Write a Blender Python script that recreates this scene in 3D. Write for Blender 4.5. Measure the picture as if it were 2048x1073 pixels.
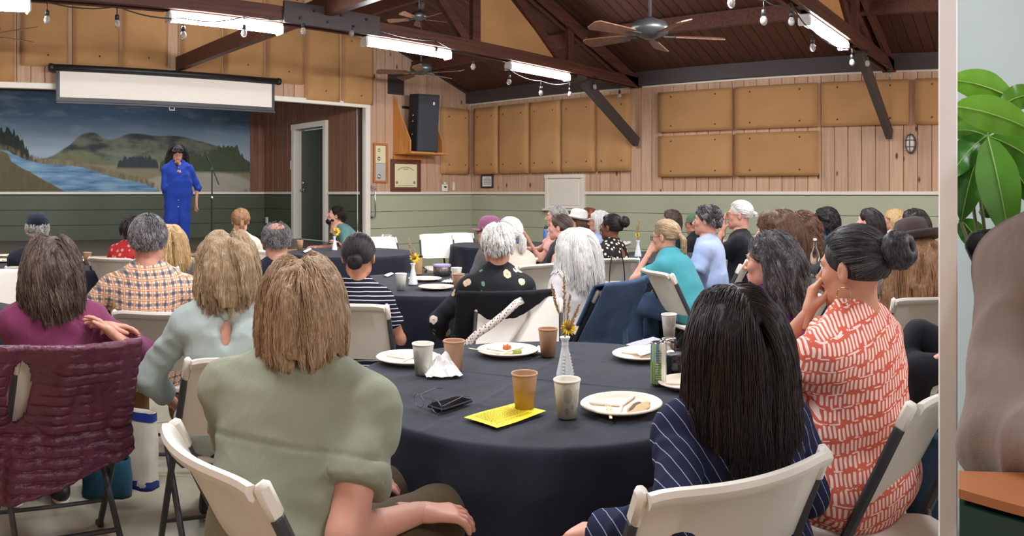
import bpy, bmesh, math, random
import numpy as np
from mathutils import Vector, Matrix, Euler, noise as mnoise
from math import sin, cos, tan, pi, radians, sqrt, atan2

random.seed(7); RNG = np.random.default_rng(7)
S = bpy.context.scene
for o in list(bpy.data.objects): bpy.data.objects.remove(o)
COL = S.collection

# ---------------------------------------------------------------- camera (wide sweep: central cylindrical lens)
F, H, PX0, HY = 1500.0, 1.45, -240.0, 386.0
D1, D2 = 9.95, 10.0            # distance to the stage wall (y) and the side wall (x)
def az(px): return (px - PX0) / F
cam = bpy.data.cameras.new('camera'); cam_o = bpy.data.objects.new('camera', cam); COL.objects.link(cam_o)
cam.type = 'PANO'; cam.panorama_type = 'CENTRAL_CYLINDRICAL'
cam.central_cylindrical_radius = 1.0
cam.central_cylindrical_range_u_min = -1024 / F; cam.central_cylindrical_range_u_max = 1024 / F
cam.central_cylindrical_range_v_min = -(1073 - HY) / F; cam.central_cylindrical_range_v_max = HY / F
cam.clip_start = 0.05; cam.clip_end = 100
cam_o.location = (0, 0, H); cam_o.rotation_euler = (pi / 2, 0, -az(1024))
S.camera = cam_o

# ---------------------------------------------------------------- world, exposure
w = bpy.data.worlds.new('world'); S.world = w; w.use_nodes = True
w.node_tree.nodes['Background'].inputs[0].default_value = (0.8, 0.85, 0.9, 1)
w.node_tree.nodes['Background'].inputs[1].default_value = 0.3
S.view_settings.view_transform = 'Standard'; S.view_settings.look = 'None'
S.view_settings.exposure = 0.0; S.view_settings.gamma = 1.0; S.view_settings.use_curve_mapping = False
S.cycles.max_bounces = 8; S.cycles.diffuse_bounces = 4; S.cycles.glossy_bounces = 3
S.cycles.transmission_bounces = 6; S.cycles.transparent_max_bounces = 8
S.cycles.sample_clamp_indirect = 6.0; S.cycles.caustics_reflective = False; S.cycles.caustics_refractive = False
STAGE_FILL_E = 110.0                 # radiance of the fill lights added over the stage
TUBE_E = 132.0                   # radiance of the fluorescent diffusers

# ---------------------------------------------------------------- places from azimuth, height line and distance
def P(px, y, r):
    a = az(px); return Vector((r * sin(a), r * cos(a), H + (HY - y) / F * r))
def G(px, r, z=0.0):
    a = az(px); return Vector((r * sin(a), r * cos(a), z))
def on_end(px, y, Y=D1):        # point on a plane parallel to the stage wall
    return P(px, y, Y / cos(az(px)))
def on_right(px, y, X=D2):
    return P(px, y, X / sin(az(px)))
TBL = 0.745
def on_table(px, y, z=TBL):     # a point lying on a table top
    return P(px, y, (H - z) * F / (y - HY))
def on_floor(px, y): return P(px, y, H * F / (y - HY))

# ---------------------------------------------------------------- object helpers
def link(o, parent=None):
    COL.objects.link(o)
    if parent is not None: o.parent = parent
    return o
def tag(o, label=None, cat=None, group=None, kind=None):
    if label: o['label'] = label
    if cat: o['category'] = cat
    if group: o['group'] = group
    if kind: o['kind'] = kind
    return o
def empty(name, loc=(0, 0, 0), rz=0.0, label=None, cat=None, group=None, kind=None):
    o = bpy.data.objects.new(name, None); o.empty_display_size = 0.1
    o.location = loc; o.rotation_euler = (0, 0, rz); COL.objects.link(o)
    return tag(o, label, cat, group, kind)
def copy_tree(o, parent=None):
    c = o.copy(); COL.objects.link(c); c.parent = parent
    for ch in KIDS(o): copy_tree(ch, c)
    return c
def KIDS(o): return [x for x in COL.objects if x.parent == o]
def mesh_obj(name, v, f, mat, parent=None, smooth=False, loc=None, mats=None, midx=None):
    me = bpy.data.meshes.new(name)
    v = np.asarray(v, dtype=np.float32)
    if isinstance(f, np.ndarray) and f.ndim == 2:
        n, k = f.shape
        me.vertices.add(len(v)); me.vertices.foreach_set('co', v.ravel())
        me.loops.add(n * k); me.loops.foreach_set('vertex_index', f.astype(np.int32).ravel())
        me.polygons.add(n); me.polygons.foreach_set('loop_start', np.arange(0, n * k, k, dtype=np.int32))
        me.polygons.foreach_set('loop_total', np.full(n, k, dtype=np.int32)); me.update(calc_edges=True)
    else:
        me.from_pydata([tuple(x) for x in v], [], [tuple(x) for x in f]); me.update()
    for m in (mats or [mat]):
        if m is not None: me.materials.append(m)
    if midx is not None: me.polygons.foreach_set('material_index', np.asarray(midx, dtype=np.int32))
    if smooth: me.polygons.foreach_set('use_smooth', np.ones(len(me.polygons), dtype=bool))
    o = bpy.data.objects.new(name, me)
    if loc is not None: o.location = loc
    return link(o, parent)

class MB:
    """collects boxes, bars, tubes and lathes for one mesh"""
    def __init__(s): s.v = []; s.f = []; s.m = []; s.mi = 0
    def add(s, v, f, M=None):
        b = len(s.v)
        for p in v:
            p = Vector(p); s.v.append(M @ p if M is not None else p)
        for q in f: s.f.append([b + i for i in q]); s.m.append(s.mi)
        return s
    def box(s, c, d, M=None, bev=0.0):
        x, y, z = d[0] / 2, d[1] / 2, d[2] / 2; c = Vector(c)
        if bev <= 0:
            v = [c + Vector((i * x, j * y, k * z)) for i in (-1, 1) for j in (-1, 1) for k in (-1, 1)]
            return s.add(v, [(0, 1, 3, 2), (4, 6, 7, 5), (0, 4, 5, 1), (2, 3, 7, 6), (0, 2, 6, 4), (1, 5, 7, 3)], M)
        b = min(bev, x * .9, y * .9, z * .9); idx = {}; v = []
        for i in (-1, 1):
            for j in (-1, 1):
                for k in (-1, 1):
                    for ax, q in enumerate(((x, y - b, z - b), (x - b, y, z - b), (x - b, y - b, z))):
                        idx[(i, j, k, ax)] = len(v); v.append(c + Vector((i * q[0], j * q[1], k * q[2])))
        f = []
        for i in (-1, 1):
            a = [idx[(i, j, k, 0)] for j, k in ((-1, -1), (1, -1), (1, 1), (-1, 1))]; f.append(a if i > 0 else a[::-1])
            a = [idx[(j, i, k, 1)] for j, k in ((-1, -1), (1, -1), (1, 1), (-1, 1))]; f.append(a[::-1] if i > 0 else a)
            a = [idx[(j, k, i, 2)] for j, k in ((-1, -1), (1, -1), (1, 1), (-1, 1))]; f.append(a if i > 0 else a[::-1])
        for i in (-1, 1):
            for j in (-1, 1):
                f.append([idx[(i, j, -1, 0)], idx[(i, j, -1, 1)], idx[(i, j, 1, 1)], idx[(i, j, 1, 0)]])
                f.append([idx[(i, -1, j, 0)], idx[(i, -1, j, 2)], idx[(i, 1, j, 2)], idx[(i, 1, j, 0)]])
                f.append([idx[(-1, i, j, 1)], idx[(-1, i, j, 2)], idx[(1, i, j, 2)], idx[(1, i, j, 1)]])
                for k in (-1, 1): f.append([idx[(i, j, k, 0)], idx[(i, j, k, 1)], idx[(i, j, k, 2)]])
        return s.add(v, f, M)
    def bar(s, a, b, wd, ht, up=(0, 0, 1), bev=0.0):   # rectangular bar from a to b
        a, b = Vector(a), Vector(b); d = (b - a); L = d.length; d.normalize(); up = Vector(up)
        x = d.cross(up)
        if x.length < 1e-4: x = d.cross(Vector((0, 1, 0)))
        x.normalize(); u = x.cross(d).normalized()
        M = Matrix((x, d, u)).transposed().to_4x4(); M.translation = (a + b) / 2
        return s.box((0, 0, 0), (wd, L, ht), M, bev)
    def tube(s, pts, r, n=8, caps=True):
        pts = [Vector(p) for p in pts]; rr = r if isinstance(r, (list, tuple)) else [r] * len(pts)
        b = len(s.v); t0 = (pts[1] - pts[0]).normalized(); u = t0.orthogonal().normalized()
        for i, p in enumerate(pts):
            t = (pts[min(i + 1, len(pts) - 1)] - pts[max(i - 1, 0)]).normalized()
            u = (u - t * u.dot(t)).normalized(); w_ = t.cross(u)
            for k in range(n):
                a = 2 * pi * k / n; s.v.append(p + (u * cos(a) + w_ * sin(a)) * rr[i])
        for i in range(len(pts) - 1):
            for k in range(n):
                s.f.append([b + i * n + k, b + i * n + (k + 1) % n, b + (i + 1) * n + (k + 1) % n, b + (i + 1) * n + k]); s.m.append(s.mi)
        if caps:
            s.f.append([b + k for k in range(n)][::-1]); s.m.append(s.mi)
            e = b + (len(pts) - 1) * n; s.f.append([e + k for k in range(n)]); s.m.append(s.mi)
        return s
    def lathe(s, prof, n=24, c=(0, 0, 0), M=None):     # prof: (r, z) list
        b = len(s.v); c = Vector(c)
        for r, z in prof:
            for k in range(n):
                a = 2 * pi * k / n; p = c + Vector((r * cos(a), r * sin(a), z)); s.v.append(M @ p if M is not None else p)
        for i in range(len(prof) - 1):
            for k in range(n):
                s.f.append([b + i * n + k, b + i * n + (k + 1) % n, b + (i + 1) * n + (k + 1) % n, b + (i + 1) * n + k]); s.m.append(s.mi)
        return s
    def prism(s, poly, h, M=None):                      # polygon in xy extruded along z from 0 to h
        n = len(poly); v = [(x, y, 0) for x, y in poly] + [(x, y, h) for x, y in poly]
        f = [list(range(n))[::-1], list(range(n, 2 * n))] + [[i, (i + 1) % n, n + (i + 1) % n, n + i] for i in range(n)]
        return s.add(v, f, M)
    def build(s, name, mat, parent=None, smooth=False, loc=None, mats=None):
        return mesh_obj(name, s.v, s.f, mat, parent, smooth, loc, mats, s.m if mats else None)

def shade_auto(o, ang=35):
    me = o.data; me.polygons.foreach_set('use_smooth', np.ones(len(me.polygons), dtype=bool))
    bm = bmesh.new(); bm.from_mesh(me)
    for e in bm.edges:
        e.smooth = not (len(e.link_faces) == 2 and e.calc_face_angle(0) > radians(ang))
    bm.to_mesh(me); bm.free(); return o

# ---------------------------------------------------------------- materials
def lin(c):
    return tuple(((x / 255) / 12.92 if x / 255 <= .04045 else ((x / 255 + .055) / 1.055) ** 2.4) for x in c[:3]) + (1.0,)
class NT:
    def __init__(s, name):
        s.m = bpy.data.materials.new(name); s.m.use_nodes = True; s.t = s.m.node_tree
        s.b = s.t.nodes['Principled BSDF']
    def n(s, typ, **kw):
        x = s.t.nodes.new(typ)
        for k, v in kw.items():
            if k == 'ins':
                for a, b in v.items():
                    if hasattr(b, 'is_output') or isinstance(b, bpy.types.NodeSocket): s.t.links.new(b, x.inputs[a])
                    else: x.inputs[a].default_value = b
            else: setattr(x, k, v)
        return x
    def math(s, op, a, b=None, c=None, clamp=False):
        x = s.n('ShaderNodeMath', operation=op, use_clamp=clamp)
        for i, q in enumerate((a, b, c)):
            if q is None: continue
            if isinstance(q, bpy.types.NodeSocket): s.t.links.new(q, x.inputs[i])
            else: x.inputs[i].default_value = q
        return x.outputs[0]
    def mix(s, f, a, b):
        x = s.n('ShaderNodeMix', data_type='RGBA')
        for i, q in ((0, f), (6, a), (7, b)):
            if isinstance(q, bpy.types.NodeSocket): s.t.links.new(q, x.inputs[i])
            else: x.inputs[i].default_value = q
        return x.outputs[2]
    def ramp(s, f, stops, interp='LINEAR'):
        x = s.n('ShaderNodeValToRGB'); x.color_ramp.interpolation = interp; e = x.color_ramp.elements
        while len(e) < len(stops): e.new(0.5)
        for el, (p, c) in zip(e, stops): el.position = p; el.color = c
        s.t.links.new(f, x.inputs[0]); return x.outputs[0]
    def obj(s, scale=(1, 1, 1), rot=(0, 0, 0), loc=(0, 0, 0), out='Object'):
        t = s.n('ShaderNodeTexCoord'); m = s.n('ShaderNodeMapping')
        m.inputs['Scale'].default_value = scale; m.inputs['Rotation'].default_value = rot; m.inputs['Location'].default_value = loc
        s.t.links.new(t.outputs[out], m.inputs[0]); return m.outputs[0]
    def sep(s, v):
        x = s.n('ShaderNodeSeparateXYZ', ins={0: v}); return x.outputs
    def noise(s, vec=None, scale=5, detail=3, rough=.5, out=0):
        x = s.n('ShaderNodeTexNoise', ins={'Scale': scale, 'Detail': detail, 'Roughness': rough})
        if vec is not None: s.t.links.new(vec, x.inputs['Vector'])
        return x.outputs[out]
    def set(s, **kw):
        for k, v in kw.items():
            k = k.replace('_', ' ')
            if isinstance(v, bpy.types.NodeSocket): s.t.links.new(v, s.b.inputs[k])
            else: s.b.inputs[k].default_value = v
        return s
    def bump(s, h, strength=.3, dist=.01):
        x = s.n('ShaderNodeBump', ins={'Strength': strength, 'Distance': dist, 'Height': h})
        s.t.links.new(x.outputs[0], s.b.inputs['Normal']); return s
_PL = {}
def plain(name, c, rough=.5, metal=0, spec=.5, nz=.06, **kw):
    if name in _PL: return _PL[name]
    t = NT(name); n = t.noise(t.obj(), 9, 3)
    a = lin(c); d = tuple(max(0, x * (1 - nz * 2)) for x in a[:3]) + (1,); l = tuple(min(1, x * (1 + nz)) for x in a[:3]) + (1,)
    t.set(Base_Color=t.mix(n, d, l), Roughness=rough, Metallic=metal, Specular_IOR_Level=spec)
    for k, v in kw.items(): t.set(**{k: v})
    _PL[name] = t.m; return t.m
def cloth_mat(name, c, c2=None, scale=6, rough=.9, weave=900, fold=.5, sheen=.1):
    """plain woven cloth with fine weave and soft crease relief"""
    if name in _PL: return _PL[name]
    t = NT(name); v = t.obj(); n = t.noise(v, scale, 4)
    a = lin(c); b = lin(c2) if c2 else tuple(x * .8 for x in a[:3]) + (1,)
    t.set(Base_Color=t.mix(n, b, a), Roughness=rough, Specular_IOR_Level=.15, Sheen_Weight=sheen)
    h = t.math('ADD', t.math('MULTIPLY', t.noise(t.obj((1, 1, .35)), 14, 3), fold), t.math('MULTIPLY', t.noise(v, weave, 1), .04))
    t.bump(h, .7, .035); _PL[name] = t.m; return t.m
def emit(name, c, e):
    t = NT(name); t.set(Base_Color=lin(c), Emission_Color=lin(c), Emission_Strength=e); return t.m

def pine(name, base, dark, knot=(90, 55, 35), seed=0, axis='Z', rough=.6, knots=True):
    t = NT(name); oi = t.n('ShaderNodeObjectInfo')
    off = t.n('ShaderNodeCombineXYZ', ins={0: t.math('MULTIPLY', oi.outputs['Random'], 37.0), 1: t.math('MULTIPLY', oi.outputs['Random'], 91.0), 2: seed})
    sc = {'Z': (14, 14, .7), 'X': (.7, 14, 14), 'Y': (14, .7, 14)}[axis]
    tc = t.n('ShaderNodeTexCoord')
    ad = t.n('ShaderNodeVectorMath', operation='ADD', ins={0: tc.outputs['Object'], 1: off.outputs[0]})
    mp = t.n('ShaderNodeMapping', ins={0: ad.outputs[0], 'Scale': sc})
    g = t.noise(mp.outputs[0], 2.2, 5, .6)
    c = t.mix(t.ramp(g, [(.3, (0, 0, 0, 1)), (.75, (1, 1, 1, 1))]), lin(dark), lin(base))
    vr = t.math('MULTIPLY_ADD', oi.outputs['Random'], .16, .91)
    hs = t.n('ShaderNodeHueSaturation', ins={'Value': vr, 'Color': c}); c = hs.outputs[0]
    if knots:
        ks = {'Z': (4.5, 4.5, 1.9), 'X': (1.9, 4.5, 4.5), 'Y': (4.5, 1.9, 4.5)}[axis]
        m2 = t.n('ShaderNodeMapping', ins={0: ad.outputs[0], 'Scale': ks})
        vo = t.n('ShaderNodeTexVoronoi', ins={'Vector': m2.outputs[0], 'Scale': 1.0, 'Randomness': 1.0})
        k = t.ramp(vo.outputs['Distance'], [(.05, (1, 1, 1, 1)), (.11, (0, 0, 0, 1))])
        c = t.mix(k, c, lin(knot))
    t.set(Base_Color=c, Roughness=rough, Specular_IOR_Level=.3); t.bump(g, .15, .003)
    return t.m

# ---------------------------------------------------------------- signed-distance bodies -> smooth closed meshes
class Field:
    """smooth union of round cones and ellipsoids on a grid, meshed with surface nets"""
    def __init__(s, lo, hi, h):
        s.h = h; s.lo = np.array(lo, float) - 2 * h
        n = np.ceil((np.array(hi, float) + 2 * h - s.lo) / h).astype(int) + 1
        s.n = n; s.D = np.full(n, 1.0, dtype=np.float32)
        s.ax = [s.lo[i] + h * np.arange(n[i]) for i in range(3)]
    def sub(s, lo, hi):
        a = np.clip(np.floor((np.array(lo) - s.lo) / s.h).astype(int), 0, s.n - 1)
        b = np.clip(np.ceil((np.array(hi) - s.lo) / s.h).astype(int) + 1, 1, s.n)
        sl = tuple(slice(a[i], max(b[i], a[i] + 1)) for i in range(3))
        X = s.ax[0][sl[0]][:, None, None]; Y = s.ax[1][sl[1]][None, :, None]; Z = s.ax[2][sl[2]][None, None, :]
        return sl, X, Y, Z
    def put(s, sl, d, k, cut=False):
        D = s.D[sl]
        if cut:
            if k > 0:
                hh = np.clip(.5 - .5 * (D + d) / k, 0, 1); s.D[sl] = D * (1 - hh) - d * hh + k * hh * (1 - hh)
            else: s.D[sl] = np.maximum(D, -d)
        else:
            if k > 0:
                hh = np.clip(.5 + .5 * (d - D) / k, 0, 1); s.D[sl] = d * (1 - hh) + D * hh - k * hh * (1 - hh)
            else: s.D[sl] = np.minimum(D, d)
    def cone(s, a, b, ra, rb, k=.02, clip_a=False, clip_b=False, cut=False, flat=None):
        a = np.array(a, float); b = np.array(b, float); m = max(ra, rb) * (1.6 if flat else 1) + k * 1.5 + 2 * s.h
        sl, X, Y, Z = s.sub(np.minimum(a, b) - m, np.maximum(a, b) + m)
        ba = b - a; L2 = max(ba @ ba, 1e-9)
        px, py, pz = X - a[0], Y - a[1], Z - a[2]
        t = (px * ba[0] + py * ba[1] + pz * ba[2]) / L2; tc = np.clip(t, 0, 1)
        ex, ey, ez = px - tc * ba[0], py - tc * ba[1], pz - tc * ba[2]
        if flat is not None:   # (axis vector, factor): squeeze the section along an axis
            u, fct = np.array(flat[0], float), flat[1]
            q = ex * u[0] + ey * u[1] + ez * u[2]; g = (1 / fct - 1)
            ex, ey, ez = ex + q * u[0] * g, ey + q * u[1] * g, ez + q * u[2] * g
        d = np.sqrt(ex * ex + ey * ey + ez * ez) - (ra + (rb - ra) * tc)
        L = sqrt(L2)
        if clip_b: d = np.maximum(d, (t - 1) * L)
        if clip_a: d = np.maximum(d, -t * L)
        s.put(sl, d.astype(np.float32), k, cut); return s
    def ell(s, c, r, k=.03, R=None, cut=False):
        c = np.array(c, float); r = np.array(r, float); m = r.max() + k * 1.5 + 2 * s.h
        sl, X, Y, Z = s.sub(c - m, c + m)
        px, py, pz = X - c[0], Y - c[1], Z - c[2]
        if R is not None:
            R = np.array(R, float)   # columns are the ellipsoid's axes
            px, py, pz = (px * R[0, 0] + py * R[1, 0] + pz * R[2, 0], px * R[0, 1] + py * R[1, 1] + pz * R[2, 1], px * R[0, 2] + py * R[1, 2] + pz * R[2, 2])
        k0 = np.sqrt((px / r[0]) ** 2 + (py / r[1]) ** 2 + (pz / r[2]) ** 2)
        k1 = np.sqrt((px / r[0] ** 2) ** 2 + (py / r[1] ** 2) ** 2 + (pz / r[2] ** 2) ** 2) + 1e-9
        d = k0 * (k0 - 1) / k1
        s.put(sl, d.astype(np.float32), k, cut); return s
    def plane(s, p, nrm):              # keep the side the normal points away from
        p = np.array(p, float); nrm = np.array(nrm, float); nrm /= np.linalg.norm(nrm)
        X = s.ax[0][:, None, None] - p[0]; Y = s.ax[1][None, :, None] - p[1]; Z = s.ax[2][None, None, :] - p[2]
        s.D = np.maximum(s.D, (X * nrm[0] + Y * nrm[1] + Z * nrm[2]).astype(np.float32)); return s
    def mesh(s, smooth=1):
        D = s.D; D[0] = D[-1] = 1; D[:, 0] = D[:, -1] = 1; D[:, :, 0] = D[:, :, -1] = 1
        I = D < 0; n = s.n
        c = I[:-1, :-1, :-1].astype(np.int8)
        tot = sum(I[i:n[0] - 1 + i, j:n[1] - 1 + j, k:n[2] - 1 + k].astype(np.int8) for i in (0, 1) for j in (0, 1) for k in (0, 1))
        act = np.argwhere((tot > 0) & (tot < 8))
        if len(act) == 0: return np.zeros((0, 3)), np.zeros((0, 4), int)
        vid = np.full(n - 1, -1, dtype=np.int32); vid[act[:, 0], act[:, 1], act[:, 2]] = np.arange(len(act))
        acc = np.zeros((len(act), 3)); cnt = np.zeros(len(act))
        corners = [(i, j, k) for i in (0, 1) for j in (0, 1) for k in (0, 1)]
        val = {q: D[act[:, 0] + q[0], act[:, 1] + q[1], act[:, 2] + q[2]] for q in corners}
        for q in corners:
            for a in range(3):
                if q[a]: continue
                q2 = tuple(q[i] + (1 if i == a else 0) for i in range(3))
                v0, v1 = val[q], val[q2]; m = (v0 < 0) != (v1 < 0)
                t = np.where(m, v0 / np.where(m, v0 - v1, 1), 0)
                pt = np.array(q, float)[None, :] + np.zeros((len(act), 3)); pt[:, a] += t
                acc[m] += pt[m]; cnt[m] += 1
        V = (act + acc / cnt[:, None]) * s.h + s.lo
        Q = []
        for a in range(3):
            b, c2 = (a + 1) % 3, (a + 2) % 3
            sl0 = [slice(None)] * 3; sl1 = [slice(None)] * 3
            sl0[a] = slice(0, n[a] - 1); sl1[a] = slice(1, n[a])
            i0, i1 = I[tuple(sl0)], I[tuple(sl1)]
            e = np.argwhere(i0 != i1); flip = i0[e[:, 0], e[:, 1], e[:, 2]]
            ok = (e[:, b] > 0) & (e[:, c2] > 0) & (e[:, b] < n[b] - 1) & (e[:, c2] < n[c2] - 1); e = e[ok]; flip = flip[ok]
            def at(db, dc):
                w_ = e.copy(); w_[:, b] -= db; w_[:, c2] -= dc
                return vid[w_[:, 0], w_[:, 1], w_[:, 2]]
            q = np.stack([at(1, 1), at(0, 1), at(0, 0), at(1, 0)], 1); q[~flip] = q[~flip][:, ::-1]
            Q.append(q)
        Q = np.concatenate(Q)
        for _ in range(smooth): V = smooth_verts(V, Q)
        return V, Q
def smooth_verts(V, Q, lam=.5):
    s = np.zeros_like(V); c = np.zeros(len(V))
    for i in range(4):
        a, b = Q[:, i], Q[:, (i + 1) % 4]
        for ax in range(3): s[:, ax] += np.bincount(a, V[b, ax], len(V)) + np.bincount(b, V[a, ax], len(V))
        c += np.bincount(a, minlength=len(V)) + np.bincount(b, minlength=len(V))
    return V * (1 - lam) + lam * s / np.maximum(c, 1)[:, None]
def vnormals(V, Q):
    N = np.zeros_like(V); fn = np.cross(V[Q[:, 2]] - V[Q[:, 0]], V[Q[:, 3]] - V[Q[:, 1]])
    for i in range(4):
        for ax in range(3): N[:, ax] += np.bincount(Q[:, i], fn[:, ax], len(V))
    return N / (np.linalg.norm(N, axis=1)[:, None] + 1e-12)
def wob(V, freq, seed=0):              # cheap smooth pseudo-noise in -1..1
    r = np.random.default_rng(seed); out = np.zeros(len(V))
    for i in range(5):
        k = r.normal(size=3); k /= np.linalg.norm(k); f = freq * (.7 + .35 * i)
        out += np.sin(V @ k * f + r.uniform(0, 6.28) + 1.5 * np.sin(V @ r.normal(size=3) * f * .4)) / (1 + .5 * i)
    return out / 2.6
# ================================================================ THE HALL
EAVE, RX, SLOPE = 3.27, 4.25, 0.355
XL, YB = -1.5, -3.4                      # left and back wall
RIDGE = EAVE + SLOPE * (D2 - RX)
def roof(x): return RIDGE - SLOPE * abs(x - RX)
SY, SX, SH = 13.4, 7.55, 0.57            # stage: back wall, side wall, floor height
OX0, OX1, OZ = -0.9, 7.49, 2.86          # opening of the stage

M_pine = pine('knotty_pine', (208, 172, 146), (186, 148, 120))
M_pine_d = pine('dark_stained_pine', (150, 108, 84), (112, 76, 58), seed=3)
M_ceil = pine('ceiling_wood', (92, 56, 44), (60, 36, 30), axis='X', seed=5, knots=False, rough=.5)
M_beam = pine('beam_wood', (104, 64, 50), (70, 43, 36), axis='X', seed=8, knots=False, rough=.5)
M_beamp = plain('plate_paint', (74, 64, 64), .6)
M_green = plain('sage_paint', (170, 173, 148), .55, nz=.03)
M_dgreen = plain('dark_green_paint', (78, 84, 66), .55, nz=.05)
M_trim = plain('cream_trim_paint', (228, 220, 206), .5, nz=.02)
M_white = plain('white_paint', (236, 232, 224), .5, nz=.02)
M_black = plain('black_metal', (30, 30, 34), .45)
M_char = plain('charcoal_frame', (62, 62, 66), .5, nz=.08)
M_chrome = plain('chrome', (200, 200, 205), .2, metal=1)
t = NT('acoustic_fabric'); v_ = t.obj(); oi_ = t.n('ShaderNodeObjectInfo')
c_ = t.mix(t.noise(v_, 2.5, 4), lin((170, 126, 82)), lin((198, 152, 104)))
c_ = t.n('ShaderNodeHueSaturation', ins={'Value': t.math('MULTIPLY_ADD', oi_.outputs['Random'], .12, .94), 'Color': c_}).outputs[0]
t.set(Base_Color=c_, Roughness=.95, Specular_IOR_Level=.1); t.bump(t.math('ADD', t.noise(v_, 5, 3), t.math('MULTIPLY', t.noise(v_, 400, 1), .1)), .4, .02)
M_panel = t.m
M_tuft = plain('tuft_button', (96, 66, 40), .8)
t = NT('concrete_floor'); v_ = t.obj()
n_ = t.noise(v_, 1.3, 6, .6); n2 = t.noise(v_, 9, 4)
c_ = t.mix(n_, lin((150, 142, 122)), lin((196, 188, 166))); c_ = t.mix(t.math('MULTIPLY', n2, .35), c_, lin((120, 112, 96)))
t.set(Base_Color=c_, Roughness=t.math('MULTIPLY_ADD', n2, .25, .22), Specular_IOR_Level=.5); M_floor = t.m
t = NT('stage_boards'); t.set(Base_Color=t.mix(t.noise(t.obj((1, 8, 1)), 3, 4), lin((70, 58, 48)), lin((96, 82, 68))), Roughness=.35); M_stage = t.m

# floor slab with control joints
fl = MB(); fl.box(((XL + D2) / 2, (YB + SY) / 2, -.1), (D2 - XL + .6, SY - YB + .6, .2)); FLOOR = tag(fl.build('floor', M_floor), kind='structure')
M_joint = plain('floor_joint', (92, 86, 74), .8)
for yy in (1.2, 4.4, 7.6):
    b = MB(); b.box(((XL + D2) / 2, yy, .0005), (D2 - XL, .008, .001)); b.build('control_joint', M_joint, FLOOR)
for xx in (2.1, 5.3, 8.4):
    b = MB(); b.box((xx, (YB + D1) / 2, .0005), (.008, D1 - YB, .001)); b.build('control_joint', M_joint, FLOOR)

def struct(name, mb, mat): return tag(mb.build(name, mat), kind='structure')
def boards_v(parent, mat, axis, at, u0, u1, z0, top, wd=.195, face=-1, th=.02, gap=.007):
    """vertical boards on a wall plane; axis 'x': wall runs along x at y=at; top: function of u"""
    n = max(1, round((u1 - u0) / wd)); w_ = (u1 - u0) / n
    for i in range(n):
        a, b = u0 + i * w_ + gap / 2, u0 + (i + 1) * w_ - gap / 2
        tt = th * random.uniform(.8, 1.15); m = MB(); c = .006
        if top(a) - z0 < .03 and top(b) - z0 < .03: continue
        q = [(a, 0), (a, tt - c), (a + c, tt), (b - c, tt), (b, tt - c), (b, 0)]
        lo = [(u, d, z0) for u, d in q]; hi = [(u, d, top(u)) for u, d in q]
        vs = [((u, at + face * d, z) if axis == 'x' else (at + face * d, u, z)) for u, d, z in lo + hi]
        m.add(vs, [list(range(6)), list(range(6, 12))[::-1]] + [[k, k + 6, (k + 1) % 6 + 6, (k + 1) % 6] for k in range(6)])
        o = m.build('board', mat, parent); fixn(o)
def fixn(o):
    bm = bmesh.new(); bm.from_mesh(o.data); bmesh.ops.recalc_face_normals(bm, faces=bm.faces); bm.to_mesh(o.data); bm.free()
def boards_h(parent, mat, axis, at, u0, u1, z0, z1, ht=.265, face=-1, th=.018):
    n = max(1, round((z1 - z0) / ht)); h_ = (z1 - z0) / n
    for i in range(n):
        a, b = z0 + i * h_ + .003, z0 + (i + 1) * h_ - .004; m = MB(); c = .008
        q = [(0, a), (th, a), (th, b - c), (th - c, b), (0, b)]
        vs = []
        for u in (u0, u1): vs += [((u, at + face * d, z) if axis == 'x' else (at + face * d, u, z)) for d, z in q]
        m.add(vs, [list(range(5)), list(range(5, 10))[::-1]] + [[k, k + 5, (k + 1) % 5 + 5, (k + 1) % 5] for k in range(5)])
        fixn(m.build('board', mat, parent))

# stage wall (wall_front): a backing with the opening cut out
M_back = plain('wall_backing', (58, 44, 36), .9)  # dark tone stands in for shadow in the gaps between boards
wb = MB(); T = .12
def gable(mb, x0, x1, z0, y0, th):
    xs = sorted({x0, x1} | ({RX} if x0 < RX < x1 else set()))
    poly = [(x0, z0), (x1, z0)] + [(x, roof(x) - .02) for x in xs[::-1]]
    n = len(poly); v = [(x, y0, z) for x, z in poly] + [(x, y0 + th, z) for x, z in poly]
    mb.add(v, [list(range(n)), list(range(n, 2 * n))[::-1]] + [[i, n + i, n + (i + 1) % n, (i + 1) % n] for i in range(n)])
gable(wb, XL, OX0, 0, D1, T); gable(wb, OX0, OX1, OZ, D1, T); gable(wb, OX1, D2, 0, D1, T)
W_FRONT = struct('wall_front', wb, M_back); fixn(W_FRONT)
RAIL = H - .005
boards_v(W_FRONT, M_pine, 'x', D1, OX0, OX1, OZ + .06, lambda u: roof(u) - .03)
boards_v(W_FRONT, M_pine, 'x', D1, OX1 + .06, D2, RAIL, lambda u: roof(u) - .03)
boards_v(W_FRONT, M_pine, 'x', D1, XL, OX0 - .06, RAIL, lambda u: roof(u) - .03)
boards_h(W_FRONT, M_green, 'x', D1, OX1 + .06, D2, .0, RAIL - .03)
boards_h(W_FRONT, M_green, 'x', D1, XL, OX0 - .06, .0, RAIL - .03)
m = MB(); m.box(((OX1 + D2) / 2 + .03, D1 - .022, RAIL), (D2 - OX1 - .06, .045, .05), bev=.006); struct('trim_1', m, M_trim)
m = MB(); m.box((OX1 + .03, D1 - .03, (OZ + .07 + SH) / 2 - .0), (.1, .1, OZ + .07 - SH + .0), bev=.006); m.box((OX1 + .03, D1 - .02, SH / 2), (.1, .06, SH)); struct('trim_2', m, M_trim)
m = MB(); m.box(((OX0 + OX1) / 2, D1 - .03, OZ + .035), (OX1 - OX0, .09, .08), bev=.006); struct('trim_3', m, M_trim)
m = MB(); m.box((OX0 - .03, D1 - .03, OZ / 2), (.1, .1, OZ + .07)); struct('trim_4', m, M_trim)

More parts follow.
